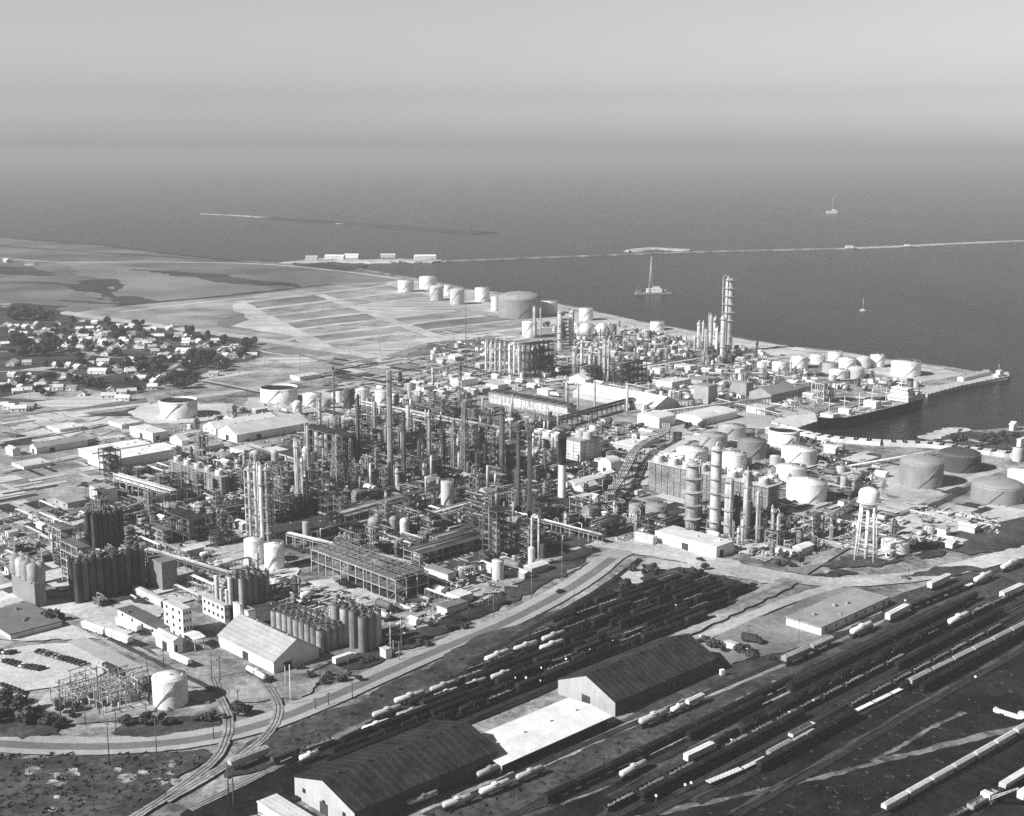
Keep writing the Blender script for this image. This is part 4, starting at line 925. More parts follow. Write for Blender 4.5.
for a in ((398, 414, 280, 292.5, 'flat', .78, 'leftmost white tank on the far shore'), (419.5, 437, 275.5, 289, 'cone', .82, 'brightest white tank on the far shore, second from left'), (430, 443, 285, 301, 'dome', .55, 'pale round-topped tank in front of the second far shore tank'), (450, 464.5, 288, 305, 'dome', .5, 'greyish tank in the middle of the far shore row'), (444, 453, 285, 296, 'flat', .7, 'white tank half hidden behind the greyish far shore tank'), (475, 489.5, 287, 302, 'flat', .82, 'clean white tank left of the big grey domed tank'), (491, 500, 296, 311, 'cone', .75, 'white tank tucked against the left side of the big grey domed tank'),
          (498, 541, 291, 319, 'dome', .30, 'very big grey domed tank at the middle of the far shore'), (541, 557.5, 300.5, 314.5, 'cone', .8, 'white tank touching the right side of the big grey domed tank'), (522, 537, 320.5, 338, 'flat', .8, 'square-looking white tank before the big grey domed tank with a chimney in front'), (579, 593, 307.5, 321, 'flat', .78, 'white tank on the shore right of the twin dark towers'), (607, 616.5, 324, 337, 'flat', .22, 'dark grey tank right of the two white spheres'), (650, 664.5, 321, 331, 'flat', .78, 'small white tank close to the waterline right of the spheres')): T(*a)
T(579, 592.5, 325, 338, 'sphere', .8, 'left of two white gas spheres near the shore', name='gas_sphere', cat='gas sphere'); T(595, 607.5, 324, 337.5, 'sphere', .8, 'right of two white gas spheres near the shore', name='gas_sphere', cat='gas sphere')
for a in ((891, 920, 359.5, 377, 'flat', .82, 'biggest white tank at the shore behind the tanker'), (870, 884, 354, 368, 'cone', .8, 'white tank just left of the biggest shore tank'), (828, 842, 351, 361.5, 'flat', .8, 'white tank at the back of the right shore cluster, by the water'), (856, 870, 356, 369, 'dome', .6, 'pale rounded tank second left of the biggest shore tank'), (838, 855.5, 357, 370, 'cone', .8, 'bright white tank in the centre of the right shore cluster'), (810, 825, 354, 364.5, 'flat', .78, 'white tank with dark rim at the back left of the right shore cluster'), (791, 807.5, 355.5, 369, 'cone', .82, 'white tank at the left of the right shore cluster'), (772, 788, 360.5, 372, 'flat', .8, 'second tank from the left of the right shore cluster'), (757, 767, 361.5, 370, 'flat', .72, 'smallest white tank at the left end of the right shore cluster'), (822, 838, 362, 374, 'flat', .42, 'grey tank in the middle of the white shore cluster'), (829, 848.5, 368, 380, 'flat', .8, 'white tank at the front of the right shore cluster'), (848, 864, 366, 380, 'dome', .55, 'pale grey domed tank at the front right of the shore cluster')): T(*a)
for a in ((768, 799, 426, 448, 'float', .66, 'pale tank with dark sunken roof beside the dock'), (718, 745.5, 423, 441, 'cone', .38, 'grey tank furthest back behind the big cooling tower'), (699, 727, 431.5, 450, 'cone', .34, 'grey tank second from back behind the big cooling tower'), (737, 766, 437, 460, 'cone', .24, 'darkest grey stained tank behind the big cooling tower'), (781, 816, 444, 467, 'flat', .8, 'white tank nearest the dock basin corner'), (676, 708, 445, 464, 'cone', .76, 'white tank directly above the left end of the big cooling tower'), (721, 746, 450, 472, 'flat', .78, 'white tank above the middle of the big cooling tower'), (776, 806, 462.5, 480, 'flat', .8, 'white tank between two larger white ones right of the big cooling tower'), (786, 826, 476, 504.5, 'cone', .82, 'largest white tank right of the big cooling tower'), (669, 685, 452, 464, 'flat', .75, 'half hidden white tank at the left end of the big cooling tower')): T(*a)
T(645, 667.5, 501, 526.5, 'flat', .3, 'grey upright tank with fittings left of the fat columns'); T(628, 643, 501, 518, 'flat', .3, 'smaller grey tank at the far left foot of the big cooling tower')
T(899, 941.5, 455, 490, 'dome', .29, 'dark grey domed oil tank, left of the three big dark ones'); T(938, 979, 447.5, 474.5, 'dome', .07, 'dark grey domed oil tank furthest back of the three'); T(971, 1021, 477, 506.5, 'dome', .30, 'dark grey domed oil tank at the right edge, nearest of the three'); T(1007, 1036, 467, 492, 'flat', .78, 'white tank cut by the right edge behind the dark oil tank'); T(881, 908.5, 536.5, 555, 'flat', .82, 'white squat tank right of the water tower legs')
for a in ((840, 847, 476, 489, 'flat', .5, 'small pale tank right of the largest white tank'), (1012, 1022, 447, 462, 'flat', .6, 'small pale tank by the seawall at the right edge')): T(*a)
# ---------------- smokestacks, flares
C = column
C(391, 5.4, 370, 494, .22, 'tallest grey smokestack with pale top left of centre', kind='stack', r2=.95); C(404.3, 4.2, 413, 493, .09, 'thinner dark stack just right of the tallest grey one', kind='stack'); C(518.5, 4, 424, 517, .06, 'left of two dark slender stacks at the centre', kind='stack'); C(529.5, 4.4, 429, 531, .06, 'right of two dark slender stacks at the centre', kind='stack')
C(502, 5.2, 407, 483, .08, 'dark stack behind and left of the two slender ones', kind='stack')
# two-tone chimney
c = gp(562, 499); r = 3.6 * mpp(c); h = zat(c, 436); zm = zat(c, 464.5); take(c, r + 5); take(gp(563, 506), 7); take(gp(558, 502), 6); take(gp(566, 511), 6)
thing('chimney', 'thick chimney, black upper half and white lower half', 'chimney', c, 0, [('lower_shaft', B().lathe(0, 0, [(r * 1.12, 0), (r, zm)], 20).mesh('lower_shaft', WHITE)), ('upper_shaft', B().lathe(0, 0, [(r * 1.01, zm), (r * 1.14, h - 1.5), (r * 1.22, h - 1.5), (r * 1.22, h), (r * .95, h), (r * .9, h - 3)], 20).mesh('upper_shaft', BLACK)), ('ladder', B().tube((-r * 1.2, 0, 1), (-r * 1.25, 0, h), .14, 4).mesh('ladder', STEEL))])
for x, wd, yt, yb, lab in ((466, .9, 290, 372, 'thin guyed mast above the white row of columns, far left'), (334.5, 2.2, 369, 428, 'dark thin flare behind the white tanks left of the stacks'), (421, 1, 350, 402, 'thin mast right of the bright white tank'), (283, .7, 465, 520, 'thin pole among the scaffolded columns')):
    C(x, wd, yt, yb, .16, lab, kind='flare')
for x, yt, yb, k, w0, lab, v in ((465, 402, 482, 12, 7.5, 'tall lattice derrick at the centre, left of the dark stack', .4), (460, 362, 402, 8, 4, 'slim lattice mast behind the central derrick', .3), (338, 436, 502, 9, 12, 'broad lattice derrick beside the dark reactor building', .3), (454, 420, 478, 8, 5, 'lower lattice mast just left of the central derrick', .3), (358.5, 398, 462, 9, 3.4, 'slim dark lattice mast right of the reactor building', .2), (352, 440, 500, 8, 5, 'second lattice mast right of the broad derrick', .28)):
    c = gp(x, yb); h = zat(c, yt); wd = w0 * mpp(c); take(c, wd / 2)
    thing('lattice_tower', lab, 'lattice tower', c, UA, [('lattice', B().lattice(0, 0, 0, h, wd, wd * .45, k, .32).mesh('lattice', paint(v, 'steel'))), ('platform', B().box(0, 0, h * .72, wd * .9, wd * .9, .3).mesh('platform', STEEL)), ('riser', B().tube((0, 0, 0), (0, 0, h * 1.03), .5, 8).mesh('riser', paint(.25, 'steel')))])
# ---------------- process columns  (x, width, top, base, shade, label, platforms)
for a in ((727.5, 8, 278, 352, .74, 'very tall white column on the shore with platforms up one side', 9), (698, 3, 322, 350, .62, 'pale slim column, leftmost of the shoreline group', 2), (702.5, 2.6, 322, 351, .5, 'pale slim column second from left of the shoreline group', 2), (710, 3.6, 315, 356, .6, 'pale tall column in the middle of the shoreline group', 3), (714, 3, 317, 355, .45, 'grey column just right of the middle shoreline one', 2), (705.5, 3.4, 329, 360, .55, 'short pale column at the front of the shoreline group', 2), (716, 3.4, 328, 360, .55, 'short pale column at the front right of the shoreline group', 2), (722, 4.6, 316, 361, .5, 'grey column at the foot of the very tall white one', 3), (694.5, 2.4, 336, 352, .5, 'lowest pale column at the left of the shoreline group', 1),
          (559.5, 4.4, 311, 346, .42, 'left of the twin towers before the big grey domed tank', 5), (571.5, 4.6, 310.5, 345, .62, 'right, paler of the twin towers before the big grey domed tank', 3), (534.5, 2.6, 307, 338, .7, 'white thin chimney-like column before the square-looking white tank', 0), (540.5, 1.6, 308, 338, .5, 'grey thin column right of the white chimney-like one', 0),
          (574, 2.6, 352, 377, .5, 'pale column at the left of the mid-right column group', 2), (581.5, 3, 340, 377, .55, 'tallest pale column at the left of the mid-right group', 3), (589.5, 2.6, 354, 380, .55, 'short pale column in the mid-right group', 1), (593.8, 2.4, 357, 380, .5, 'second short pale column in the mid-right group', 1), (599.5, 2.6, 350, 381, .55, 'pale column in the middle of the mid-right group', 2), (604, 2.8, 339, 382, .55, 'tall pale column right in the mid-right group', 3), (608, 2.4, 343, 382, .4, 'grey column beside the tall pale one of the mid-right group', 2), (613.5, 3.2, 360, 384, .09, 'dark column at the right of the mid-right group', 3),
          (566.5, 2.6, 382, 414, .5, 'slim grey column at the right end of the fan-topped long building', 1), (578, 2, 385, 412, .45, 'thin pole-like column right of the fan-topped long building', 0), (594.5, 2, 380, 415, .6, 'thin white column before the wide white roof', 0), (627, 2.2, 384, 414, .6, 'thin white column at the right before the wide white roof', 0),
          (429.5, 4.4, 413, 473, .42, 'pale stout column right of the thin dark stack', 5), (408.5, 3.6, 405, 446, .5, 'pale column behind the thin dark stack', 4), (415, 2.6, 420, 446, .4, 'short column right of the pale one behind the thin dark stack', 2), (375, 3.4, 401, 442, .4, 'grey column left of the tallest stack', 3), (386, 2.6, 425, 447, .3, 'short dark column touching the tallest stack', 2), (319.8, 3.2, 398, 426, .5, 'pale column behind the reactor building', 3), (359.3, 2.8, 394, 462, .07, 'dark thin column right of the reactor building', 4), (377, 4, 448, 478, .35, 'grey column in the dark units left of the tallest stack', 3),
          (298.6, 3.8, 441, 516, .62, 'tallest pale column right of the scaffolded group', 3), (303.4, 3, 458, 516, .55, 'pale column against the tallest one right of the scaffolded group', 3), (309, 3, 425, 488, .4, 'grey column at the left side of the reactor building', 3), (319.5, 2.8, 480, 514, .4, 'short grey column below the reactor building', 2), (308, 3, 470, 516, .07, 'dark column right of the pale pair by the scaffolded group', 3),
          (251.5, 3.4, 466, 545, .52, 'pale column at the left of the scaffolded group', 6), (257.5, 3.4, 465, 545, .6, 'pale column second from left of the scaffolded group', 5), (263, 4, 465.5, 546, .56, 'pale column at the middle of the scaffolded group', 5), (268.5, 3.2, 467, 546, .5, 'pale column at the right of the scaffolded group', 6),
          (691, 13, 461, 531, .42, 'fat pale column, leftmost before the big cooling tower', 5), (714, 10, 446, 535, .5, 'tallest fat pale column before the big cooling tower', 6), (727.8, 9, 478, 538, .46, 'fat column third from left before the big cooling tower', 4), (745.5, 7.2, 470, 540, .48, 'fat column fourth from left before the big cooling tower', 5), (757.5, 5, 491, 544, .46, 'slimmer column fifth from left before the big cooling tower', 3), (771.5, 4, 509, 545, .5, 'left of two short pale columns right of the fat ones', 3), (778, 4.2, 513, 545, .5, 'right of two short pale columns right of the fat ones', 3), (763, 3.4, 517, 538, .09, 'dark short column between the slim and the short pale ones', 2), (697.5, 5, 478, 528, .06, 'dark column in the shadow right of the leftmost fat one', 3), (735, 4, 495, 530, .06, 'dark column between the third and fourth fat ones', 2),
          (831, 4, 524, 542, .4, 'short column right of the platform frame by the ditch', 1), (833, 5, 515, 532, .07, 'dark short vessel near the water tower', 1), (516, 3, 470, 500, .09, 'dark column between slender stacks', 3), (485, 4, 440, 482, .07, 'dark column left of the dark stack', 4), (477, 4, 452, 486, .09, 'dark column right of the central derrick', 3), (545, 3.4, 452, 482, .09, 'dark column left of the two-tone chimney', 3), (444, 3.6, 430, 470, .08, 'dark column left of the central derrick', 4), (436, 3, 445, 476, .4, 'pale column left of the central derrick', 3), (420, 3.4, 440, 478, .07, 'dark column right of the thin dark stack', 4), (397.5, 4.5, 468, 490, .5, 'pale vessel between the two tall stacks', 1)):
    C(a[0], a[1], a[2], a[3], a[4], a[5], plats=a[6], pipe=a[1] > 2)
for i in range(9):
    x = 486 + i * 4.7; y = 371 + i * .5
    C(x, 2.2, 341.5 + i * .55, y + 2, .64, 'white slim column in the straight row of nine', 'row of nine white columns', plats=1)
# inverted-U pipe
c = gp(531.5, 567); h = zat(c, 515); d = 7 * mpp(c)
thing('pipe_loop', 'tall inverted-U pipe standing over the slender pale vessel', 'pipe loop', c, 0, [('pipe', B().path([(0, 0, 0), (0, 0, h - 1.5), (1, 0, h), (d - 1, 0, h), (d, 0, h - 1.5), (d, 0, 0)], .55, 8).mesh('pipe', LSTEEL)), ('brace', B().tube((0, 0, h * .5), (d, 0, h * .5), .2, 5).mesh('brace', STEEL))])
c = gp(721, 350); h = zat(c, 275); d = 5.5 * mpp(c)
thing('pipe_loop', 'slender inverted-U pipe over the top of the very tall white column', 'pipe loop', c, 0, [('pipe', B().path([(0, 0, 0), (0, 0, h - 4), (1, 0, h - 1), (d / 2, 0, h), (d - 1, 0, h - 1), (d, 0, h - 5)], .4, 8).mesh('pipe', LSTEEL)), ('bracket', B().box(d * .5, 0, h * .55, d, .4, .4).box(d * .5, 0, h * .8, d, .4, .4).mesh('bracket', STEEL))])
# ---------------- cooling towers
cooling_tower(222, 496, 170, 229, 478, 5, 1, .3, .6, 'small cooling tower with five pale fan stacks on the left', dirx=False)
cooling_tower(567, 418, 489, 577, 408, 10, 1, .82, .07, 'long white-walled building topped by a row of ten dark fans', dirx=False, deckv=.3, fh=2.4)
cooling_tower(767, 519, 648, 779, 488, 8, 2, .36, .62, 'big louvred cooling tower with two rows of pale fan stacks', dirx=False, deckv=.55)
cooling_tower(556, 458, 531, 563, 442, 3, 1, .45, .55, 'grey boxy cooling tower just left of the two-tone chimney', dirx=False)
cooling_tower(580, 463, 565, 602, 442, 2, 1, .75, .5, 'white boxy cooling tower just right of the two-tone chimney', dirx=False)
# ---------------- buildings
Bd = building
Bd(274, 674, 219, 319, 662, 'gable_w', .72, .32, 'big gabled warehouse with grey roof in front of the silos', rise=7, win=(0, 0, 1), door=1)
W3x = 6.2
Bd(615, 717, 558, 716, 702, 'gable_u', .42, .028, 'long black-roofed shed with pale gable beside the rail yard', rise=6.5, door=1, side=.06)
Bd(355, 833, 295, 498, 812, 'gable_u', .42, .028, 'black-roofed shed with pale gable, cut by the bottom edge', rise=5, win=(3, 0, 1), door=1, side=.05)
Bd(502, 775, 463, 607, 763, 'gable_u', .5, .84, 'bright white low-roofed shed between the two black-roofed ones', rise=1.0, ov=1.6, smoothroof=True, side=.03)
Bd(333, 862, 258, 352, 850, 'flat', .6, .62, 'pale flat annex in front of the bottom black-roofed shed')
Bd(821, 637, 786, 888, 628, 'flat', .8, .30, 'flat grey-roofed building with white front on the worn lot', win=(0, 7, 1), ov=1.2)
Bd(105, 471, 88, 182, 462, 'flat', .8, .74, 'long white flat-roofed warehouse, nearer of two at the left', ov=.8)
Bd(93, 462, 79, 152, 454, 'flat', .78, .7, 'long white flat-roofed warehouse behind the nearer one at the left', ov=.8)
Bd(153, 442, 130, 169, 434, 'flat', .8, .6, 'white block building behind the white warehouses at the left', door=1)
Bd(182, 447, 170, 189, 441, 'gable_u', .78, .6, 'small white shed right of the white block building')
Bd(216, 435, 203, 277, 429, 'gable_u', .78, .68, 'long white gabled shed, further of two below the open-topped tank', win=(2, 0, 1))
Bd(237, 443, 218, 309, 435, 'gable_u', .8, .66, 'long white gabled shed, nearer of two below the open-topped tank', door=1)
Bd(284, 432, 270, 303, 429, 'flat', .7, .76, 'low pale roof at the right end of the two long white sheds')
Bd(13, 457, 6, 21, 450, 'gable_w', .78, .6, 'small white gabled house by the gravel beds at the left', name='house', cat='house')
Bd(37, 455, 30, 88, 448, 'gable_u', .72, .3, 'long dark-roofed shed with white end by the gravel beds', door=1)
Bd(66, 448, 57, 96, 444, 'flat', .5, .35, 'low dark flat-roofed shed below the gravel beds')
Bd(68, 510, 54, 88, 504, 'flat', .4, .3, 'low grey flat-roofed shed beside a lone tree at the left', win=(2, 0, 1))
Bd(104, 505, 90, 118, 491, 'flat', .82, .35, 'white cube-like building among the left units', door=1)
Bd(11, 641, -22, 62, 635, 'flat', .55, .16, 'broad dark flat-roofed building cut by the left edge', ov=1)
Bd(184, 642, 165, 193, 611, 'flat', .82, .6, 'tall white building with four rows of windows at the left', win=(3, 3, 4), name='mill_tower', cat='tower building')
Bd(174, 655, 156, 183, 641, 'gable_w', .8, .5, 'white gabled lean-to in front of the tall white building', door=1)
Bd(195, 652, 184, 205, 640, 'open', .5, .72, 'white canopy on posts right of the tall white building', name='canopy', cat='canopy')
Bd(158, 638, 118, 173, 630, 'flat', .78, .12, 'low white building with dark roof left of the tall white one', win=(4, 0, 1))
Bd(161, 608, 133, 169, 603, 'arch_w', .5, .45, 'round-roofed quonset shed behind the tall white building', door=1)
Bd(225, 623, 203, 230, 607, 'flat', .8, .5, 'two-storey white building with windows below the pale silos', win=(5, 2, 2), name='office_building', cat='office')
Bd(241, 631, 234, 244, 606, 'flat', .82, .6, 'narrow white tower block, left of a pair behind the gabled warehouse', name='tower_block', cat='tower building'); Bd(249, 632, 241.5, 256, 612, 'flat', .8, .4, 'narrow white tower block, right of a pair behind the gabled warehouse', name='tower_block', cat='tower building')
Bd(250, 684, 217, 262, 673, 'flat', .7, .12, 'low shed with dark roof beside the gabled warehouse') if False else None
Bd(163, 592, 147, 178, 564, 'flat', .22, .2, 'tall grey corrugated box building right of the dark silos', name='box_building', cat='building')
Bd(36, 609, 13, 47, 584, 'flat', .25, .5, 'grey corrugated block carrying pale silos at the far left', name='box_building', cat='building')
Bd(655, 413, 573, 679, 407, 'gable_w', .5, .62, 'very wide white gabled roof in the centre right', rise=7)
Bd(708, 405, 693, 717, 387, 'flat', .33, .3, 'tall grey block building left of the dock sheds', win=(0, 0, 1)); Bd(746, 397, 731, 753, 384, 'flat', .3, .3, 'second grey block building nearer the dock')
Bd(672, 390, 656, 691, 383, 'flat', .62, .68, 'pale flat building behind the wide white roof'); Bd(702, 386, 686, 719, 381, 'flat', .45, .3, 'dark-roofed low building behind the tall grey block')
Bd(771, 403, 749, 798, 395, 'gable_u', .3, .22, 'long dark gabled dock shed'); Bd(765, 416, 746, 775, 409, 'flat', .6, .5, 'pale small building in front of the long dark dock shed'); Bd(790, 396, 780, 822, 391, 'flat', .4, .2, 'low dark roof beyond the long dock shed')
Bd(659, 429, 637, 675, 419, 'arch_u', .75, .7, 'pale arched warehouse left of the dark round tree', rise=2); Bd(702, 427, 676, 737, 420, 'arch_u', .66, .7, 'larger pale arched warehouse right of the dark round tree', rise=2.5)
Bd(633, 452, 613, 652, 447, 'flat', .4, .78, 'thin white-roofed shed above the curved pipe bridge'); Bd(648, 445, 640, 660, 437, 'flat', .6, .4, 'small pale building beside the thin white-roofed shed')
Bd(716, 559, 655, 734, 548, 'flat', .82, .7, 'long low white building at the roadside before the fat columns', door=1); Bd(653, 546, 634, 657, 538, 'flat', .5, .55, 'low grey building at the left end of the long low white one'); Bd(797, 558, 772, 800, 553, 'flat', .7, .6, 'low pale hut by the roadside right of the long white building')
Bd(611, 475, 598, 621, 465, 'arch_u', .75, .7, 'small round-roofed white shed right of the white cooling tower', door=1); Bd(575, 490, 566, 605, 484, 'gable_u', .6, .68, 'long pale shed right of the two-tone chimney'); Bd(583, 494, 574, 598, 488, 'gable_u', .55, .66, 'shorter pale shed in front of the long one by the two-tone chimney')
Bd(576, 512, 569, 592, 499, 'open', .4, .72, 'open canopy with white roof at the foot of the two-tone chimney', name='canopy', cat='canopy')
Bd(952, 550, 945, 958, 544, 'gable_w', .8, .6, 'small white hut right of the squat white tank', name='hut', cat='hut'); Bd(891, 560, 885, 896, 553, 'flat', .78, .5, 'small white pump hut at the foot of the squat white tank', win=(1, 1, 1), name='hut', cat='hut')
Bd(1013, 431, 1009, 1018, 425, 'gable_w', .8, .7, 'tiny white house on the scrubby point', name='house', cat='house'); Bd(1020, 453, 1016, 1030, 440, 'flat', .7, .6, 'pale building at the right edge by the seawall')
Bd(963, 383, 957, 990, 378, 'gable_u', .75, .55, 'low pale warehouse on the pier')
Bd(748, 656, 724, 752, 650, 'flat', .7, .55, 'white trailer-like hut among bushes on the worn lot', name='hut', cat='hut'); Bd(386, 660, 380, 392, 651, 'flat', .75, .5, 'little white hut on the roadside below the silos', name='hut', cat='hut'); Bd(416, 626, 409, 420, 620, 'gable_w', .75, .7, 'little white gabled hut left of the road bend', name='hut', cat='hut')
Bd(448, 582, 424, 456, 575, 'flat', .75, .3, 'low white-walled shed before the pipe racks'); Bd(460, 605, 447, 473, 598, 'flat', .7, .62, 'pale flat shed near the road bend'); Bd(447, 616, 437, 468, 609, 'flat', .7, .15, 'dark-roofed shed with white end near the road bend')
Bd(470, 372, 455, 482, 362, 'flat', .75, .6, 'white building on the open ground left of the white column row') if False else None
for a in ((462, 388, 450, 478, 381, .8, .7, 'large white shed on the open ground below the slim lattice mast'), (455, 361, 448, 462, 357, .8, .8, 'small white shed on the open ground above the slim lattice mast'), (424, 393, 416, 436, 388, .75, .5, 'white hut beside a dark fenced strip'), (498, 391, 486, 508, 386, .6, .5, 'grey hut at the road curve below the white column row'), (545, 378, 538, 551, 374, .75, .6, 'white hut right of the white column row'), (548, 396, 537, 556, 391, .7, .65, 'white hut above the fan-topped long building'), (585, 385, 569, 594, 380, .7, .7, 'pale low shed below the mid-right columns'), (660, 374, 652, 668, 369, .75, .5, 'white hut behind the tall grey block'), (690, 371, 674, 698, 367, .7, .6, 'long pale hut below the shoreline columns'), (740, 376, 735, 745, 370, .8, .7, 'white hut by the right shore tanks')):
    Bd(a[0], a[1], a[2], a[3], a[4], 'gable_u' if a[0] % 2 else 'flat', a[5], a[6], a[7], name='shed', cat='shed')
for a in ((60, 433, 48, 85, 429, .75, .6, 'long pale low shed among the gravel beds at the left'), (122, 429, 108, 142, 424, .7, .7, 'pale low shed behind the white block building at the left'), (24, 471, 12, 52, 466, .7, .5, 'grey-roofed low shed near the left edge below the dark-roofed one'), (243, 456, 230, 264, 450, .72, .6, 'pale shed just left of the grey domed silo pair'), (202, 453, 190, 224, 447, .7, .35, 'dark-roofed shed below the nearer long white gabled shed'), (300, 381, 290, 322, 376, .7, .6, 'pale low shed just beyond the right open-topped tank'), (145, 486, 132, 160, 480, .65, .5, 'pale shed at the foot of the nearer white warehouse')):
    Bd(a[0], a[1], a[2], a[3], a[4] + 1.5, 'flat', a[5], a[6], a[7], name='shed', cat='shed')
# ---------------- silos
silo_block(320, 655, 269, 346, 631, 4, 9, .3, 'grey silo in the touching rows behind the gabled warehouse', 'silos behind the gabled warehouse')
silo_block(364, 656, 328, 386, 618, 3, 4, .24, 'fat grey silo in the block right of the touching rows', 'fat silos beside the road')
silo_block(243, 609, 224, 273, 580, 5, 3, .3, 'pale tall silo in the block above the two-storey white building', 'silos above the two-storey building')
silo_block(96, 552, 83, 128, 517, 6, 2, .06, 'dark slim silo in the rear cluster at the left', 'dark silos of the rear left cluster')
silo_block(78, 606, 68, 149, 564, 10, 2, .07, 'dark tall silo in the long front row at the left', 'dark silos of the front left row')
c0, lx0, ly0 = foot(36, 609, 13, 47); hb = zat(c0, 584); hs = zat(c0, 568) - hb
sb = B(); r0 = ly0 / 4 * .46; sb.lathe(0, 0, [(r0, 0), (r0, hs), (r0 * .5, hs + 1), (.02, hs + 1.1)], 16); sbm = sb.mesh('shell', paint(.34, 'steel')); gm = B().box(0, 0, hs + 1, .8, .8, .8).mesh('vent', LSTEEL)
for i in range(2):
    for j in range(4): thing('silo', 'pale short silo standing on the grey corrugated block', 'silo', c0 + U * (lx0 * (i + .5) / 2) + W * (ly0 * (j + .5) / 4) + Vector((0, 0, hb + .4)), 0, [('shell', sbm), ('vent', gm)], 'short silos on the corrugated block')
for x, yt, yb, wd in ((217.5, 575, 604, 4.5), (222, 588, 606, 4), (227.5, 589, 606, 4), (231, 577, 606, 5)):
    T(x - wd / 2, x + wd / 2, yt, yb, 'flat', .55, 'pale upright cylinder %s of the pale silo block' % {217.5: 'at the far left end', 222: 'short and second from the left end', 227.5: 'short and third from the left end', 231: 'tall and closest to the front'}[x], name='upright_vessel', cat='vessel')
T(250, 260.5, 450, 466, 'bullet', .5, 'grey domed silo behind the scaffolded columns, left of a pair'); T(271.5, 279, 450, 466, 'bullet', .45, 'grey domed silo behind the scaffolded columns, right of a pair')
# ---------------- steel structures
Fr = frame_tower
Fr(343, 471, 309, 357, 437, 4, 0.14, 'dark reactor building with open left bays and solid right side', 6, wallside=True, vv=.32)
Fr(263, 546, 247, 275, 474, 8, .5, 'tall scaffold frame wrapped round the scaffolded columns', 0, decks=True)
Fr(396, 603, 312, 428, 580, 2, .5, 'long two-level air cooler frame in the centre foreground', 9, ny=11, nx=3, vv=.2, deckl=True)
Fr(420, 567, 404, 487, 554, 2, .3, 'dark long exchanger frame behind the low white-walled shed', 6, nx=9, vv=.5); Fr(440, 549, 430, 476, 539, 2, .3, 'smaller exchanger frame behind the dark long one', 5, vv=.5)
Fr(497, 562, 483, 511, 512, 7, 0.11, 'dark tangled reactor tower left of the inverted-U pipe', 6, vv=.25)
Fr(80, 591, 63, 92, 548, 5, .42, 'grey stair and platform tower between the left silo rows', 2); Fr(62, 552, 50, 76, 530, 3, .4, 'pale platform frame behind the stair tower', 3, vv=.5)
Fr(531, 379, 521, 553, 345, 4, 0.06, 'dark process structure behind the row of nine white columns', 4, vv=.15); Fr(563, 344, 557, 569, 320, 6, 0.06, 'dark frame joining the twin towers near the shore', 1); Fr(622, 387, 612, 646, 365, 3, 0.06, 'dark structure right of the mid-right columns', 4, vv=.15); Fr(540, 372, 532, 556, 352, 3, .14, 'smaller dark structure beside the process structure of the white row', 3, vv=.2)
Fr(590, 384, 573, 612, 368, 2, .2, 'low dark frame at the feet of the mid-right columns', 5, vv=.4); Fr(712, 361, 698, 728, 350, 2, .3, 'low frame at the feet of the shoreline columns', 5, vv=.5)
Fr(823, 405, 811, 835, 384, 3, .75, 'white loading frame on the dock behind the tanker', 2, vv=.7); Fr(812, 541, 803, 823, 517, 3, .4, 'open platform frame by the ditch right of the short columns', 1)
Fr(463, 478, 450, 476, 450, 4, 0.1, 'dark process frame at the foot of the central derrick', 5, vv=.3); Fr(430, 488, 415, 445, 462, 3, 0.1, 'dark process frame right of the tall grey stacks', 5, vv=.3); Fr(330, 505, 318, 350, 480, 3, 0.09, 'dark frame under the broad derrick', 5, vv=.3); Fr(378, 470, 362, 392, 447, 3, 0.08, 'dark frame left of the tallest grey stack', 6, vv=.3); Fr(506, 480, 490, 520, 450, 4, 0.09, 'dark frame at the foot of the dark stack', 5, vv=.2); Fr(536, 484, 528, 548, 468, 3, 0.1, 'dark frame left of the two-tone chimney', 4, vv=.4); Fr(290, 520, 276, 312, 500, 3, 0.09, 'dark frame at the feet of the pale column pair', 5, vv=.2); Fr(405, 460, 394, 428, 438, 3, 0.08, 'dark frame behind the thin dark stack', 5, vv=.3)
Fr(715, 536, 690, 762, 524, 2, .25, 'low piping frame at the feet of the fat columns', 7, vv=.35); Fr(722, 524, 700, 752, 508, 2, 0.06, 'dark process structure between the fat columns and the cooling tower', 7, vv=.15); Fr(777, 548, 765, 790, 533, 2, .3, 'low frame at the feet of the two short pale columns', 3)
Fr(110, 480, 100, 122, 452, 4, 0.11, 'dark frame tower with spire in front of the white warehouses', 3, vv=.2); Fr(190, 545, 166, 206, 520, 3, 0.1, 'dark low process frame left of the scaffolded columns', 6, vv=.3); Fr(163, 545, 146, 172, 531, 2, .4, 'pale frame right of the dark rear silos', 3)
Fr(600, 540, 590, 625, 525, 2, 0.125, 'dark piping frame left of the grey upright tank', 5, vv=.3); Fr(665, 536, 640, 682, 522, 2, 0.09, 'dark piping frame below the grey upright tank', 5, vv=.3)
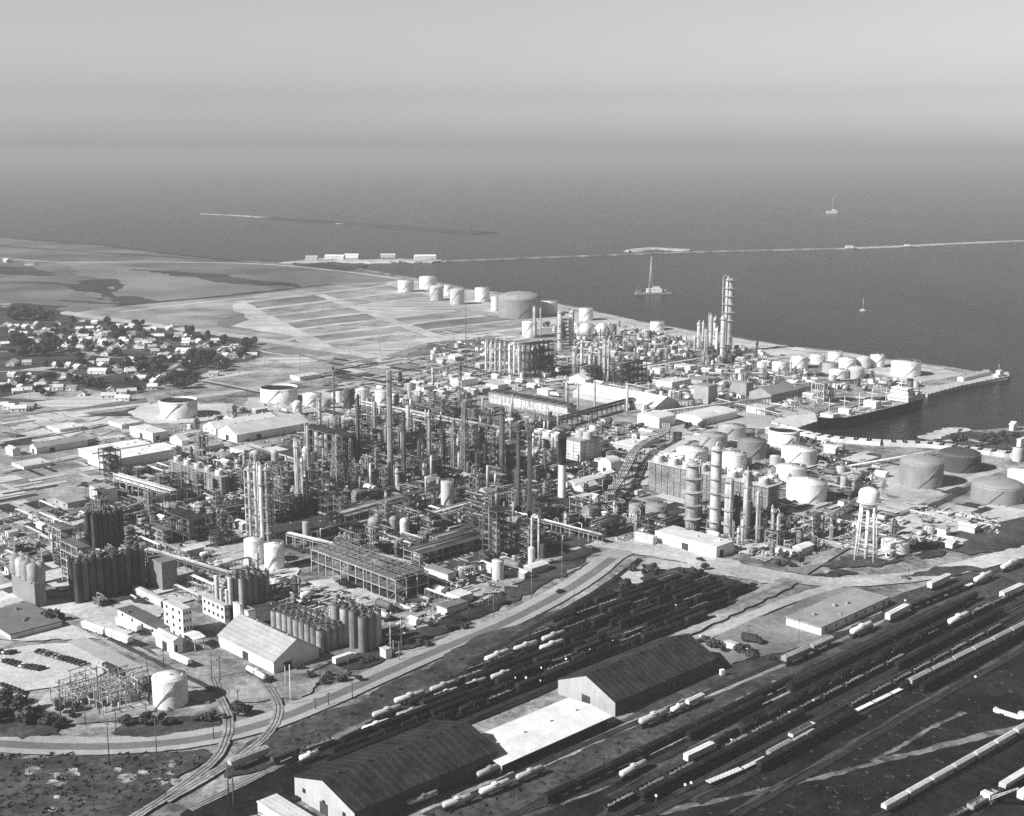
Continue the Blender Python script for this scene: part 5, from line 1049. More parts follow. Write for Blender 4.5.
# ---------------- pipe racks
for a in (((538, 434), (632, 408), 6, 6, 7, 2, 0.05, 'dark elevated pipe bridge running up right behind the cooling towers', .12), ((505, 412), (590, 424), 6, 4, 6, 1, .4, 'pale pipe rack in front of the fan-topped long building', .6), ((118, 490), (174, 507), 8, 5, 6, 2, .5, 'pale pipe bridge across the road at the left', .7), ((250, 452), (305, 470), 5, 4, 5, 1, .3, 'pipe rack behind the grey domed silo pair', .5), ((290, 545), (410, 575), 7, 5, 6, 1, .35, 'pipe rack running behind the long air cooler', .5),
          ((360, 412), (500, 440), 7, 4, 6, 2, .3, 'long pale pipe rack crossing behind the tall stacks', .6), ((330, 530), (470, 490), 6, 5, 6, 2, .2, 'pipe rack running up right before the grey domed vessels', .5), ((420, 530), (560, 490), 6, 4, 6, 2, .2, 'pipe rack running up right to the slender stacks', .55), ((470, 510), (600, 545), 6, 4, 6, 1, .4, 'pipe rack running down right past the two-tone chimney', .6), ((640, 420), (800, 400), 5, 4, 5, 1, .25, 'pipe rack along the dock street', .5), ((700, 400), (780, 420), 5, 3, 5, 1, .25, 'pipe rack crossing to the dock basin', .5), ((590, 380), (690, 362), 5, 3, 5, 1, .3, 'pipe rack behind the wide white roof', .5), ((420, 378), (520, 352), 5, 3, 4, 1, .3, 'pipe rack toward the white row of columns', .5),
          ((790, 540), (870, 500), 4, 3, 5, 1, .3, 'low pipe rack from the ditch to the largest white tank', .5), ((850, 470), (990, 445), 3, 3, 5, 1, .4, 'low pipe rack along the seawall', .6), ((420, 412), (440, 404), 5, 3, 4, 1, .3, 'short pipe rack behind the pale stout column', .5), ((60, 545), (190, 500), 6, 4, 5, 2, .25, 'pipe rack behind the dark rear silos', .4), ((150, 560), (250, 590), 6, 4, 5, 1, .25, 'pipe rack right of the grey corrugated box', .4), ((640, 372), (760, 352), 4, 3, 4, 1, .3, 'pipe rack along the shore below the shoreline columns', .6), ((740, 392), (860, 384), 4, 3, 4, 1, .3, 'pipe rack behind the tanker berth', .5)):
    pipe_rack(a[0], a[1], a[2], a[3], a[4], a[5], a[6], a[7], None, a[8])
# curved pipe bridge
pts = smooth_line([gp(609, 506), gp(618, 494), gp(628, 475), gp(634, 462), gp(646, 452), gp(664, 443), gp(666, 434)], 5)
b = B(); bp_ = B(); 
for i, p in enumerate(pts):
    d = (pts[min(i + 1, len(pts) - 1)] - pts[max(i - 1, 0)]).normalized(); nn = Vector((-d.y, d.x, 0)); q = p - pts[0]; take(p, 4)
    if i % 2 == 0:
        for s_ in (-3, 3): b.box(q.x + nn.x * s_, q.y + nn.y * s_, 0, .5, .5, 8)
    if i:
        for s_ in (-3, 3): b.tube(pv_ + pn * s_ + Vector((0, 0, 8)), q + nn * s_ + Vector((0, 0, 8)), .3, 4)
        for s_ in (-2.6, -1.4, 0, 1.4, 2.6): bp_.tube(pv_ + pn * s_ + Vector((0, 0, 8.6)), q + nn * s_ + Vector((0, 0, 8.6)), .42, 6)
    pv_, pn = q, nn
thing('pipe_rack', 'curving grey pipe bridge sweeping down left of the big cooling tower', 'pipe rack', pts[0], 0, [('frame', b.mesh('frame', STEEL)), ('pipe_run', bp_.mesh('pipe_run', LSTEEL))])
# ---------------- water tower
c = gp(865.5, 560); k = mpp(c); h = zat(c, 487); zb = zat(c, 506); r = 10.2 * k; s_ = 8.8 * k; kit = []
b = B(); m_ = (h - zb); b.lathe(0, 0, [(.02, zb - r * .28), (r * .55, zb - r * .16), (r * .9, zb + m_ * .08), (r, zb + m_ * .25), (r, zb + m_ * .72), (r * .86, zb + m_ * .86), (r * .45, h - .4), (.02, h)], 28); kit.append(('tank', b.mesh('tank', WHITE)))
kit.append(('balcony', B().ring(0, 0, zb + m_ * .22, r, r + 1, .25, 28).ring(0, 0, zb + m_ * .22 + 1.2, r + .8, r + 1, .12, 28).mesh('balcony', OFFW)))
kit.append(('riser', B().cyl(0, 0, 0, zb - r * .2, 1.0, n=12).mesh('riser', WHITE)))
L4 = [(s_ * 1.5 * math.cos(a), s_ * 1.5 * math.sin(a)) for a in (.35, 1.92, 3.49, 5.06)]; L5 = [(x * .68, y * .68) for x, y in L4]
for p, q in zip(L4, L5): kit.append(('leg', B().tube((p[0], p[1], 0), (q[0], q[1], zb + m_ * .2), .5, 8).mesh('leg', WHITE)))
b = B()
for t in (.33, .66):
    for i in range(4):
        p, q = [((L4[j][0] * (1 - t * .32)), L4[j][1] * (1 - t * .32), zb * t) for j in (i, (i + 1) % 4)]; b.tube(p, q, .25, 5); b.tube(p, (0, 0, zb * t), .12, 4)
kit.append(('brace', b.mesh('brace', OFFW)))
thing('water_tower', 'white elevated water tower on splayed legs at the right', 'water tower', c, 0, kit); take(c, s_ * 1.5)
# ---------------- seawall and piers
def wallrun(name, pxs, hgt, th, v, label, cat='wall', posts=0):
    P = smooth_line([gp(*p) for p in pxs], 4); b = B(); o = P[0]
    for a, c in zip(P, P[1:]):
        d = c - a; mid = (a + c) / 2 - o; b.box(mid.x, mid.y, -1, d.length + th * .4, th, hgt + 1, 0, math.atan2(d.y, d.x))
    kit = [('wall', b.mesh('wall', paint(v, 'concrete')))]
    if posts:
        b = B()
        for a, c in zip(P, P[1:]):
            n = max(1, int((c - a).length / posts))
            for i in range(n):
                q = a + (c - a) * (i / n) - o; b.box(q.x, q.y, hgt, .4, .4, 1.4)
        kit.append(('post', b.mesh('post', paint(v * .7, 'concrete')))); kit[-1][1].name = 'posts'
    return thing(name, label, cat, o, 0, kit)
wallrun('seawall', [(797, 434), (830, 440.5), (878, 444.5)], 3.2, 9, .62, 'pale concrete seawall at the head of the dock basin', posts=6)
wallrun('seawall', [(886, 445), (930, 447), (980, 453), (1030, 459)], 3.2, 9, .6, 'long pale seawall running right past the dark oil tanks', posts=6)
def pier(pxs, z, label, v=.5):
    P = [gp(*p) for p in pxs]; o = P[0].copy(); b = B(); n = len(P); k = len(b.v)
    for zz in (-3, z): b.v += [(p.x - o.x, p.y - o.y, zz) for p in P]
    b.face(tuple(range(n, 2 * n))); b.face(tuple(range(n - 1, -1, -1)))
    for i in range(n): j = (i + 1) % n; b.face((i, j, n + j, n + i))
    kit = [('deck', b.mesh('deck', paint(v, 'concrete')))]; bb = B()
    for i in range(n):
        a, c = P[i] - o, P[(i + 1) % n] - o; m_ = max(1, int((c - a).length / 8))
        for t in range(m_): q = a + (c - a) * (t / m_); bb.cyl(q.x, q.y, -4, z + .5, .5, n=6)
    kit.append(('piling', bb.mesh('piling', DSTEEL)))
    return thing('pier', label, 'pier', o, 0, kit)
pier([(928, 396), (962, 387), (1010, 377.5), (1008, 373), (965, 381), (920, 391)], 1.6, 'narrow pier reaching out past the tanker stern')
pier([(797, 430), (818, 423), (815, 415), (780, 418), (770, 424)], 1.8, 'square dock apron at the tanker bow', .62)
# ---------------- tanker
p0, p1 = gp(817, 431, -2), gp(920, 405, -2); d = p1 - p0; L_ = d.length; rz = math.atan2(d.y, d.x); BW = L_ * .068; kit = []
b = B(); ST = [(0, .02, 0, 9.2), (.03, .35, .05, 8.6), (.08, .75, .35, 8), (.16, .98, .8, 7.4), (.3, 1, .95, 7), (.6, 1, .95, 7), (.8, 1, .9, 7), (.92, .85, .55, 7.6), (.98, .6, .2, 8.2), (1, .35, .05, 8.4)]
for t, wd, wk, z in ST:
    x = t * L_; b.v += [(x, -wd * BW, z), (x + (0 if t > .05 else 0), -(wd * .6 + wk * .4) * BW, z * .45), (x + (3 if t < .05 else 0), -wk * BW, -3), (x + (3 if t < .05 else 0), wk * BW, -3), (x, (wd * .6 + wk * .4) * BW, z * .45), (x, wd * BW, z)]
for i in range(len(ST) - 1):
    for k in range(5): b.face((6 * i + k, 6 * i + k + 1, 6 * i + 7 + k, 6 * i + 6 + k), 0, True)
b.face((0, 1, 2, 3, 4, 5)); q = 6 * (len(ST) - 1); b.face((q + 5, q + 4, q + 3, q + 2, q + 1, q))
kit.append(('hull', b.mesh('hull', paint(.035, 'paint'))))
b = B()
for i, (t, wd, wk, z) in enumerate(ST): b.v += [(t * L_, -wd * BW * .97, z - .5), (t * L_, wd * BW * .97, z - .5)]
for i in range(len(ST) - 1): b.face((2 * i, 2 * i + 2, 2 * i + 3, 2 * i + 1))
kit.append(('deck', b.mesh('deck', paint(.4))))
def sb_(x0, x1, wd, z, h, v=WHITE, y=0):
    bb = B(); bb.box((x0 + x1) / 2 * L_, y, z, (x1 - x0) * L_, wd * BW * 2, h); return bb
ss = sb_(.76, .93, .92, 7, 3.6).box(.83 * L_, 0, 10.604, .12 * L_, BW * 1.6, 2.8).box(.80 * L_, 0, 13.408, .06 * L_, BW * 1.5, 2.6).mesh('superstructure', WHITE)
wn = B()
for z in (8.4, 11.6, 14.3):
    for i in range(9): wn.box((.759 if z < 9 else .769) * L_, (-.8 + .2 * i) * BW * .9, z, .3, .8, .9)
    for i in range(8): wn.box((.76 + .018 * i) * L_, -BW * (.93 if z < 9 else .81), z, .9, .3, .9) if z < 13 else None
kit.append(('superstructure', ss, [('windows', wn.mesh('windows', GLASS))]))
fb = B(); fb.cyl(.88 * L_, 0, 10, 19.5, 3.2, 2.7, 16); kit.append(('funnel', fb.mesh('funnel', paint(.12)), [('cap', B().cyl(.88 * L_, 0, 19.51, 20.6, 2.8, n=16).mesh('cap', BLACK))]))
kit.append(('deckhouse', sb_(.48, .53, .55, 6.5, 5).mesh('deckhouse', WHITE))); kit.append(('forecastle', B().box(.11 * L_, 0, 7.2, .06 * L_, BW * 1.1, 2.6).mesh('forecastle', OFFW))); kit.append(('deckhouse', B().box(.25 * L_, 0, 6.5, .035 * L_, BW * .9, 4).mesh('deckhouse', WHITE)))
for t, hh in ((.1, 20), (.24, 19), (.38, 19), (.5, 20), (.64, 18), (.79, 23)):
    mb = B(); mb.tube((t * L_, 0, 6), (t * L_, 0, hh), .5, 8, 0, .25); mb.box(t * L_, 0, hh * .82, .4, BW * .9, .4); mb.tube((t * L_, 0, hh * .8), ((t + .05) * L_, BW * .5, 9), .18, 4); kit.append(('mast', mb.mesh('mast', OFFW)))
pb = B(); [pb.tube((.12 * L_, y, 7.4), (.73 * L_, y, 7.4), .35, 6) for y in (-1.6, -.6, .6, 1.6)]; [pb.tube((t * L_, -BW * .8, 7.3), (t * L_, BW * .8, 7.3), .3, 6) for t in (.2, .34, .46, .58, .68)]; kit.append(('deck_piping', pb.mesh('deck_piping', OFFW)))
hb_ = B(); [hb_.cyl((.17 + .06 * i) * L_, y * BW, 6.4, 7.6, 1.0, n=10) for i in range(9) for y in (-.6, .6)]; kit.append(('tank_hatches', hb_.mesh('tank_hatches', LGREY)))
kit.append(('boat', B().hcyl(.83 * L_, .87 * L_, -BW * .95, 11.8, 1.2).mesh('boat', OFFW)))
thing('tanker_ship', 'black-hulled oil tanker with white superstructure moored in the dock basin', 'ship', p0, rz, kit).scale = (1, 1, 1.25)
# ---------------- boats
def boat(x, y, L, v, label, house, name='work_boat', mast=0, rz=0, hv=.75):
    c = gp(x, y, -2); w_ = L * .13; b = B()
    for t, q in ((0, .7), (.15, .95), (.55, 1), (.8, .75), (1, .03)):
        xx = (t - .5) * L; b.v += [(xx, -q * w_, 2), (xx, -q * w_ * .7, -.5), (xx, q * w_ * .7, -.5), (xx, q * w_, 2 )]
    for i in range(4):
        for k in range(3): b.face((4 * i + k, 4 * i + k + 1, 4 * i + 5 + k, 4 * i + 4 + k))
        b.face((4 * i + 3, 4 * i, 4 * i + 4, 4 * i + 7))
    b.face((0, 3, 2, 1)); kit = [('hull', b.mesh('hull', paint(v)))]
    hb = B()
    for (t0, t1, wd, z, h) in house: hb.box((t0 + t1 - 1) / 2 * L, 0, z, (t1 - t0) * L, wd * w_ * 2, h)
    kit.append(('cabin', hb.mesh('cabin', paint(hv))))
    if mast: kit.append(('mast', B().tube((0, 0, 2), (0, 0, mast), max(.25, mast * .012), 6).mesh('mast', LSTEEL)))
    return thing(name, label, 'boat', c, rz, kit)
boat(998, 380, 26, .1, 'white tug moored at the pier end', [(.3, .75, .8, 2, 4), (.45, .7, .65, 6.005, 3.5)], 'tug_boat', 16, rz=.7, hv=.82)
boat(832, 214, 62, .5, 'pale ship alone far out on the hazy sea', [(.2, .8, .9, 2, 9), (.5, .7, .7, 11, 6)], 'work_boat', 60); boat(850, 249, 34, .6, 'white boat at the left end of the pale breakwater stretch', [(.2, .7, .9, 2, 6)], mast=8); boat(908, 247, 36, .5, 'white boat before the middle of the pale breakwater', [(.3, .6, .9, 2, 4)])
boat(863, 311, 9, .8, 'tiny white sailing boat with dark mast on the open bay', [(.35, .6, .6, 2, 1.2)], 'sail_boat', 18)
c = gp(653, 294, -2); k = mpp(c); kit = []
kit.append(('hull', B().box(0, 0, -.5, 36 * k, 17, 3.0).box(-14 * k, 3, 2.5, 5 * k, 6, 3).mesh('hull', paint(.25)))); kit.append(('deckhouse', B().box(1 * k, 0, 2.71, 15 * k, 9, 6).box(3 * k, 0, 8.715, 7 * k, 7, 3).mesh('deckhouse', WHITE)))
hm2 = zat(c, 255); b = B(); [b.tube((-3 * k + s_, q, 2.7), (-2.3 * k, 0, hm2), .6, 6, 0, .4) for s_, q in ((-2, -5), (-2, 5), (4, 0))]; kit.append(('derrick', b.mesh('derrick', LSTEEL)))
kit.append(('ladder_boom', B().tube((-10 * k, 0, 2.8), (-17.5 * k, 0, 6), .9, 6).mesh('ladder_boom', STEEL))); kit.append(('tank', B().hcyl(8 * k, 14 * k, 2, 4.6, 1.8).mesh('tank', OFFW))); kit.append(('cable', B().tube((-2.3 * k, 0, hm2), (-17 * k, 0, 6), .15, 4).tube((-2.3 * k, 0, hm2), (11 * k, 0, 5), .15, 4).mesh('cable', STEEL)))
thing('dredge_barge', 'barge with tall derrick and white deckhouse anchored off the shore', 'barge', c, .1, kit)
for i, (x, y, ln, v) in enumerate(((335, 259, 40, .7), (352, 258, 30, .75), (312, 260, 24, .5), (388, 258, 30, .6), (425, 259, 44, .75))):
    thing('shed', ('pale low shed on the far sandbank, ' + ('second from left', 'in the middle', 'at the left end', 'second from right', 'at the right end')[i]), 'shed', gp(x, y, .5), R.uniform(-.2, .2), house_kit(ln, 14, 6, v, v, 3))
# ---------------- railway cars
ZR = LEVEL[0] + .15
def bogie():
    b = B(); b.box(0, 0, .55, 2.6, 2.1, .5)
    for x in (-.9, .9):
        for y in (-.8, .8): b.tube((x, y - .08, .45), (x, y + .08, .45), .45, 8)
    return b.mesh('bogie', DSTEEL)
BOG = bogie(); CK = {}
def car_kit(kind, v):
    key = (kind, v)
    if key in CK: return CK[key]
    m = paint(v, 'paint' if v > .3 else 'dark'); L_ = 15.0; k = []
    k.append(('underframe', B().box(0, 0, .95, L_, 1.6, .35).box(-L_ / 2 - .3, 0, .95, .7, .3, .3).box(L_ / 2 + .3, 0, .95, .7, .3, .3).mesh('underframe', DSTEEL)))
    if kind == 'tank':
        k.append(('tank', B().hcyl(-7, 7, 0, 2.75, 1.5, 18, bulge=.5).mesh('tank', m))); k.append(('dome', B().cyl(0, 0, 4.1, 4.9, .75, n=12).ring(0, 0, 4.3, .8, 1.5, .12, 12).mesh('dome', m))); k.append(('ladder', B().box(0, -1.62, 1.2, .5, .1, 3.1).box(0, 1.62, 1.2, .5, .1, 3.1).mesh('ladder', STEEL)))
    elif kind == 'hopper':
        b = B(); b.prism([(-7.4, 2.4), (-6.4, 1.5), (-3.6, 1.35), (-3, 1.9), (-2.4, 1.35), (2.4, 1.35), (3, 1.9), (3.6, 1.35), (6.4, 1.5), (7.4, 2.4), (7.4, 4.3), (-7.4, 4.3)], -1.5, 1.5, axis='y')
        for i in range(15): b.box(-7 + i, -1.55, 1.8, .14, .14, 2.5); b.box(-7 + i, 1.55, 1.8, .14, .14, 2.5)
        k.append(('body', b.mesh('body', m))); rb = B(); rb.prism([(-1.6, 4.305), (1.6, 4.305), (.9, 4.75), (-.9, 4.75)], -7.5, 7.5); k.append(('roof', rb.mesh('roof', m)))
        hb = B(); hb.box(0, 0, 4.755, 13.5, .55, .25); [hb.box(-6 + 2.4 * i, .75, 4.72, .9, .5, .14) for i in range(6)]; k.append(('hatch_row', hb.mesh('hatch_row', paint(min(.8, v * 1.2)))))
    elif kind == 'box':
        b = B(); b.box(0, 0, 1.31, 14.6, 2.9, 3.0); [b.box(-7 + i * 1.4, s_ * 1.49, 1.4, .12, .1, 2.8) for i in range(11) for s_ in (-1, 1) if abs(-7 + i * 1.4) > 1.5]; k.append(('body', b.mesh('body', m)))
        k.append(('roof', B().prism([(-1.55, 4.315), (1.55, 4.315), (0, 4.7)], -7.4, 7.4).box(0, 0, 4.68, 14, .5, .1).mesh('roof', paint(min(.8, v * 1.1))))); [k.append(('door', B().box(0, s_ * 1.52, 1.4, 2.6, .12, 2.8).mesh('door', paint(v * .8)))) for s_ in (-1, 1)]
    elif kind == 'flat':
        k.append(('deck', B().box(0, 0, 1.31, 14.8, 2.8, .2).mesh('deck', m))); b = B(); [b.box(-6.8 + i * 1.7, s_ * 1.42, 1.3, .12, .1, .9) for i in range(9) for s_ in (-1, 1)]; k.append(('stakes', b.mesh('stakes', STEEL)))
    elif kind == 'lumber':
        k.append(('deck', B().box(0, 0, 1.31, 14.8, 2.8, .2).mesh('deck', DSTEEL))); b = B(); [b.box(R.uniform(-.2, .2), -1.1 + .55 * j, 1.52 + .4 * i, 14, .5, .38) for i in range(4) for j in range(5)]; k.append(('lumber_load', b.mesh('lumber_load', m)))
    elif kind == 'gondola':
        b = B(); b.box(0, 0, 1.31, 14.6, 2.8, .15); [b.box(0, s_ * 1.4, 1.46, 14.6, .12, 1.5) for s_ in (-1, 1)]; [b.box(s_ * 7.24, 0, 1.46, .12, 2.68, 1.5) for s_ in (-1, 1)]; [b.box(-6.6 + i * 1.65, s_ * 1.5, 1.46, .14, .12, 1.5) for i in range(9) for s_ in (-1, 1)]; k.append(('body', b.mesh('body', m)))
        b = B(); [b.box(R.uniform(-6.5, 6.5), R.uniform(-.9, .9), 1.5, R.uniform(.5, 2), R.uniform(.4, 1), R.uniform(.5, 1.3), 0, R.uniform(0, 3)) for i in range(40)]; k.append(('scrap_load', b.mesh('scrap_load', paint(.16, 'rust'))))
    for x in (-4.9, 4.9):
        b = BOG.copy(); b.transform(Matrix.Translation((x, 0, 0))); k.append(('bogie', b))
    CK[key] = k; return k
NM = dict(tank='tank_car', hopper='hopper_car', box='box_car', flat='flat_car', lumber='flat_car', gondola='gondola_car')
def rcar(x0, y0, x1, y1, kind, v, label, group=None, n=1):
    a, c = gp(x0, y0), gp(x1, y1); d = c - a; Ls = d.length / n; rz = math.atan2(d.y, d.x)
    for i in range(n):
        p = a + d * ((i + .5) / n); p.z = ZR; take(p, 3)
        e = thing(NM[kind], label, 'railway car', p, rz + (PI if R.random() < .5 else 0), car_kit(kind, v), group); s_ = Ls / 16.2
        e.scale = (s_, max(.7, min(.95, s_ * .78)), max(.7, min(.95, s_ * .78)))
rcar(228, 774, 269, 758, 'hopper', .4, 'grey covered hopper at the bottom left end of the yard'); rcar(271, 769, 300, 757, 'hopper', .09, 'dark hopper car behind the grey one at the bottom left of the yard'); rcar(302, 757, 335, 745, 'gondola', .3, 'gondola car in line with the dark hopper at the bottom left')
rcar(298, 767, 321, 759, 'tank', .75, 'single white tank car just above the bottom shed roof'); rcar(230, 775, 258, 763, 'gondola', .1, 'dark gondola between the sidings and the bottom shed') if False else None
rcar(360, 738, 392, 727, 'tank', .8, 'brightest white tank car in the middle of the near yard'); rcar(394, 725, 430, 714, 'tank', .32, 'long grey tank car coupled beyond the brightest white one'); rcar(370, 724, 404, 713, 'tank', .5, 'pale grey tank car one track above the brightest white one')
rcar(392, 710, 427, 699, 'tank', .55, 'pale tank car with white end, left of the upper light row'); rcar(428, 698, 458, 688, 'tank', .4, 'grey tank car next along the upper light row'); rcar(432, 705, 460, 695, 'tank', .6, 'pale tank car under the upper light row'); rcar(462, 694, 488, 685, 'tank', .42, 'grey tank car, second of three under the upper light row'); rcar(489, 685, 516, 676, 'tank', .5, 'pale grey tank car, last of three under the upper light row')
rcar(483, 668, 511, 657, 'tank', .6, 'pale tank car at the start of the top yard row'); rcar(512, 657, 539, 648, 'tank', .55, 'pale tank car in the middle of the top yard row'); rcar(540, 647, 566, 638, 'tank', .5, 'grey tank car at the far end of the top yard row'); rcar(538, 656, 565, 647, 'tank', .7, 'white-ended tank car just below the top yard row')
rcar(475, 784, 504, 771, 'tank', .35, 'grey tank car at the corner of the bottom black-roofed shed'); rcar(440, 815, 474, 803, 'tank', .55, 'pale tank car at the bottom edge, first of the row before the sheds'); rcar(477, 802, 512, 788, 'tank', .8, 'white tank car before the bottom black-roofed shed'); rcar(514, 787, 545, 774, 'tank', .5, 'grey tank car ahead of the white one before the sheds')
rcar(405, 812, 440, 799, 'tank', .3, 'dark grey tank car nearest the bottom edge beside the shed')
rcar(618, 785, 648, 769, 'tank', .6, 'lone pale tank car in the dark ground below the sheds'); rcar(637, 732, 669, 718, 'tank', .5, 'pale tank car beside the long black-roofed shed, first of four'); rcar(670, 718, 686, 711, 'tank', .8, 'short white tank car beside the long black-roofed shed'); rcar(686, 711, 703, 703, 'hopper', .62, 'pale hopper at the far end of the row by the black-roofed shed')
rcar(684, 767, 713, 753, 'box', .66, 'lone pale boxcar on the dark ground at the lower middle')
rcar(706, 789, 742, 774, 'flat', .7, 'pale flatcar, first of the mixed train below the lone boxcar'); rcar(742, 774, 766, 762, 'flat', .62, 'pale flatcar, second of the mixed train'); rcar(767, 763, 791, 750, 'hopper', .3, 'grey hopper in the mixed train'); rcar(793, 751, 815, 739, 'box', .36, 'grey boxcar in the mixed train'); rcar(816, 737, 834, 728, 'flat', .5, 'grey flatcar ahead of the grey boxcar in the mixed train')
fl = 'white-decked flatcar in the long mixed train at the right'
rcar(836, 725, 908, 690, 'flat', .8, fl, 'white flatcars of the long train', 4)
rcar(908, 691, 1028, 630, 'hopper', .34, 'grey covered hopper in the long train across the right side', 'grey hoppers of the long right train', 6)
rcar(789, 743, 814, 730, 'gondola', .55, 'pale gondola on the track above the mixed train')
rcar(782, 669, 809, 657, 'hopper', .3, 'grey hopper with white end behind the worn lot'); rcar(810, 656, 832, 646, 'hopper', .36, 'grey hopper, second behind the worn lot'); rcar(849, 641, 873, 630, 'tank', .8, 'white tank car in front of the flat grey-roofed building'); rcar(886, 625, 907, 614, 'box', .72, 'white boxcar right of the flat grey-roofed building')
rcar(908, 613, 962, 591, 'hopper', .05, 'black hopper between the two white cars at the right', 'black hoppers between the white cars', 3); rcar(963, 591, 973, 587, 'flat', .7, 'short pale flatcar behind the upper white tank cars'); rcar(973, 588, 992, 579, 'tank', .78, 'white tank car near the road at the right, left of a pair'); rcar(1000, 575, 1020, 566, 'tank', .72, 'white tank car near the road at the right, right of a pair')
rcar(928, 593, 949, 583, 'box', .62, 'pale boxcar alone beside the road at the right'); rcar(946, 631, 969, 620, 'tank', .82, 'isolated white tank car in the dark tracks at the right'); rcar(970, 619, 1010, 601, 'gondola', .06, 'black gondola ahead of the isolated white tank car', 'black gondolas at the right', 2); rcar(1000, 603, 1022, 593, 'box', .7, 'white boxcar cut by the right edge')
rcar(882, 817, 1014, 741, 'hopper', .5, 'pale covered hopper in the train at the lower right corner', 'covered hoppers of the corner train', 6); rcar(1014, 741, 1036, 729, 'hopper', .46, 'covered hopper cut by the right edge at the lower right')
rcar(999, 796, 1034, 774, 'lumber', .62, 'flatcar stacked with pale lumber in the lower right corner'); rcar(968, 816, 996, 799, 'gondola', .25, 'gondola heaped with scrap in the lower right corner'); rcar(940, 830, 966, 816, 'gondola', .22, 'second scrap gondola at the bottom edge'); rcar(1018, 806, 1045, 790, 'box', .75, 'white boxcar at the bottom right corner')
# dark tank cars standing in the yard rows
for a, t0_, t1_ in YARD:
    t = t0_ + R.uniform(-6, 10)
    while t < t1_ - 8:
        p = a + U * (t + 7.5); p.z = ZR
        if R.random() < .84 and free(p.x, p.y, .5):
            v = R.choice((.015, .02, .012, .03)); kd = R.choice(('hopper', 'gondola', 'tank', 'hopper', 'hopper'))
            thing(NM[kd], 'black %s standing in the packed rows of the middle yard' % NM[kd].replace('_', ' '), 'railway car', p, UA, car_kit(kd, v), 'black %ss of the middle yard' % NM[kd].replace('_', ' ')).scale = (1, .8, .8)
        t += 15.9
for s0, off, n_, kd in ((gp(800, 690), 0, 9, 'hopper'), (gp(770, 720), 0, 8, 'tank'), (gp(830, 690), 0, 6, 'gondola'), (gp(700, 758), 0, 4, 'tank'), (gp(752, 727), 0, 12, 'hopper'), (gp(860, 706), 0, 8, 'gondola'), (gp(655, 798), 0, 6, 'hopper'), (gp(905, 668), 0, 6, 'hopper'), (gp(820, 738), 0, 9, 'tank'), (gp(560, 800), 0, 9, 'hopper'), (gp(620, 808), 0, 12, 'gondola'), (gp(930, 690), 0, 7, 'hopper'), (gp(770, 768), 0, 9, 'hopper'), (gp(700, 738), 0, 14, 'hopper')):
    for k in range(n_):
        if R.random() < .94:
            p = s0 + U * (k * 16.4); p.z = ZR
            if free(p.x, p.y, 1): thing(NM[kd], 'black %s in the dark tracks right of the mixed train' % {'hopper': 'hopper', 'tank': 'tank car', 'gondola': 'gondola'}[kd], 'railway car', p, UA, car_kit(kd, .02), 'black %ss of the right tracks' % kd).scale = (1, .8, .8)
# left siding cars
rcar(83, 631, 107, 640, 'hopper', .66, 'pale covered hopper parked left on the mill siding'); rcar(107, 639, 132, 649, 'hopper', .6, 'pale covered hopper parked second on the mill siding'); rcar(117, 628, 141, 637, 'hopper', .62, 'pale covered hopper on the siding against the low white building'); rcar(171, 661, 191, 670, 'hopper', .7, 'pale hopper before the white lean-to'); rcar(246, 674, 267, 686, 'tank', .6, 'pale tank car at the corner of the gabled warehouse')
# ---------------- yard switch lamps
b1 = B().box(0, 0, 0, .25, .25, 2).mesh('post', DSTEEL); b2 = B().tube((0, -.12, 2.4), (0, .12, 2.4), .5, 12).mesh('target', WHITE)
for x, y in ((590, 655), (566, 664), (541, 673), (526, 683), (515, 683), (499, 693), (452, 710), (613, 646), (656, 802), (789, 718), (731, 746), (749, 731), (813, 706), (691, 789), (945, 642), (975, 682), (665, 789), (685, 791), (400, 736), (412, 741), (452, 710), (700, 641), (676, 610), (686, 616), (662, 600), (905, 605), (641, 703), (540, 686)):
    thing('switch_stand', 'white round switch target on a short post beside the yard tracks', 'switch stand', gp(x, y, ZR - .3), -.6, [('post', b1), ('target', b2)], 'switch stands of the rail yard')
# ---------------- cars and trucks
def autom(v, L=4.8, roof=None):
    b = B(); b.prism([(-L / 2, .35), (L / 2, .35), (L / 2, .8), (L * .28, .95), (-L * .42, .98), (-L / 2, .85)][::1], -.9, .9, 0, axis='y'); b.prism([(-L * .33, .96), (L * .2, .96), (L * .08, 1.5), (-L * .25, 1.5)], -.78, .78, 1, axis='y'); b.prism([(-L * .25, 1.503), (L * .08, 1.503), (L * .08, 1.55), (-L * .25, 1.55)], -.76, .76, 0, axis='y')
    for x in (-L * .3, L * .32):
        for y in (-.82, .82): b.tube((x, y - .1, .34), (x, y + .1, .34), .34, 10, 2)
    return b.mesh('parked_car', [paint(v), GLASS, BLACK])
AUT = [autom(v) for v in (.03, .05, .12, .03, .7, .3, .06)]
def auto(x, y, rz, label, group, k=None):
    o = link('parked_car', AUT[R.randrange(7) if k is None else k]); o.location = gp(x, y, LEVEL[0] + .02); o.rotation_euler = (0, 0, rz); props(o, label, 'car', group); return o
for i in range(11): auto(40 + i * 4.1, 652 + i * 1.2, UA + R.uniform(-.08, .08), 'car in the far row of the pale parking lot at the left', 'cars in the far parking row', R.choice((0, 1, 2, 3, 6, 5)))
for i in range(10): auto(5 + i * 3.9, 662 + i * .9 - abs(i - 4) * .25, UA + R.uniform(-.08, .08), 'car in the near row of the pale parking lot at the left', 'cars in the near parking row', R.choice((0, 1, 2, 3, 6, 4)))
for i in range(4): auto(-2 + i * 4.6, 652 + i * .3, UA, 'car at the top left corner of the parking lot', 'cars in the parking lot corner')
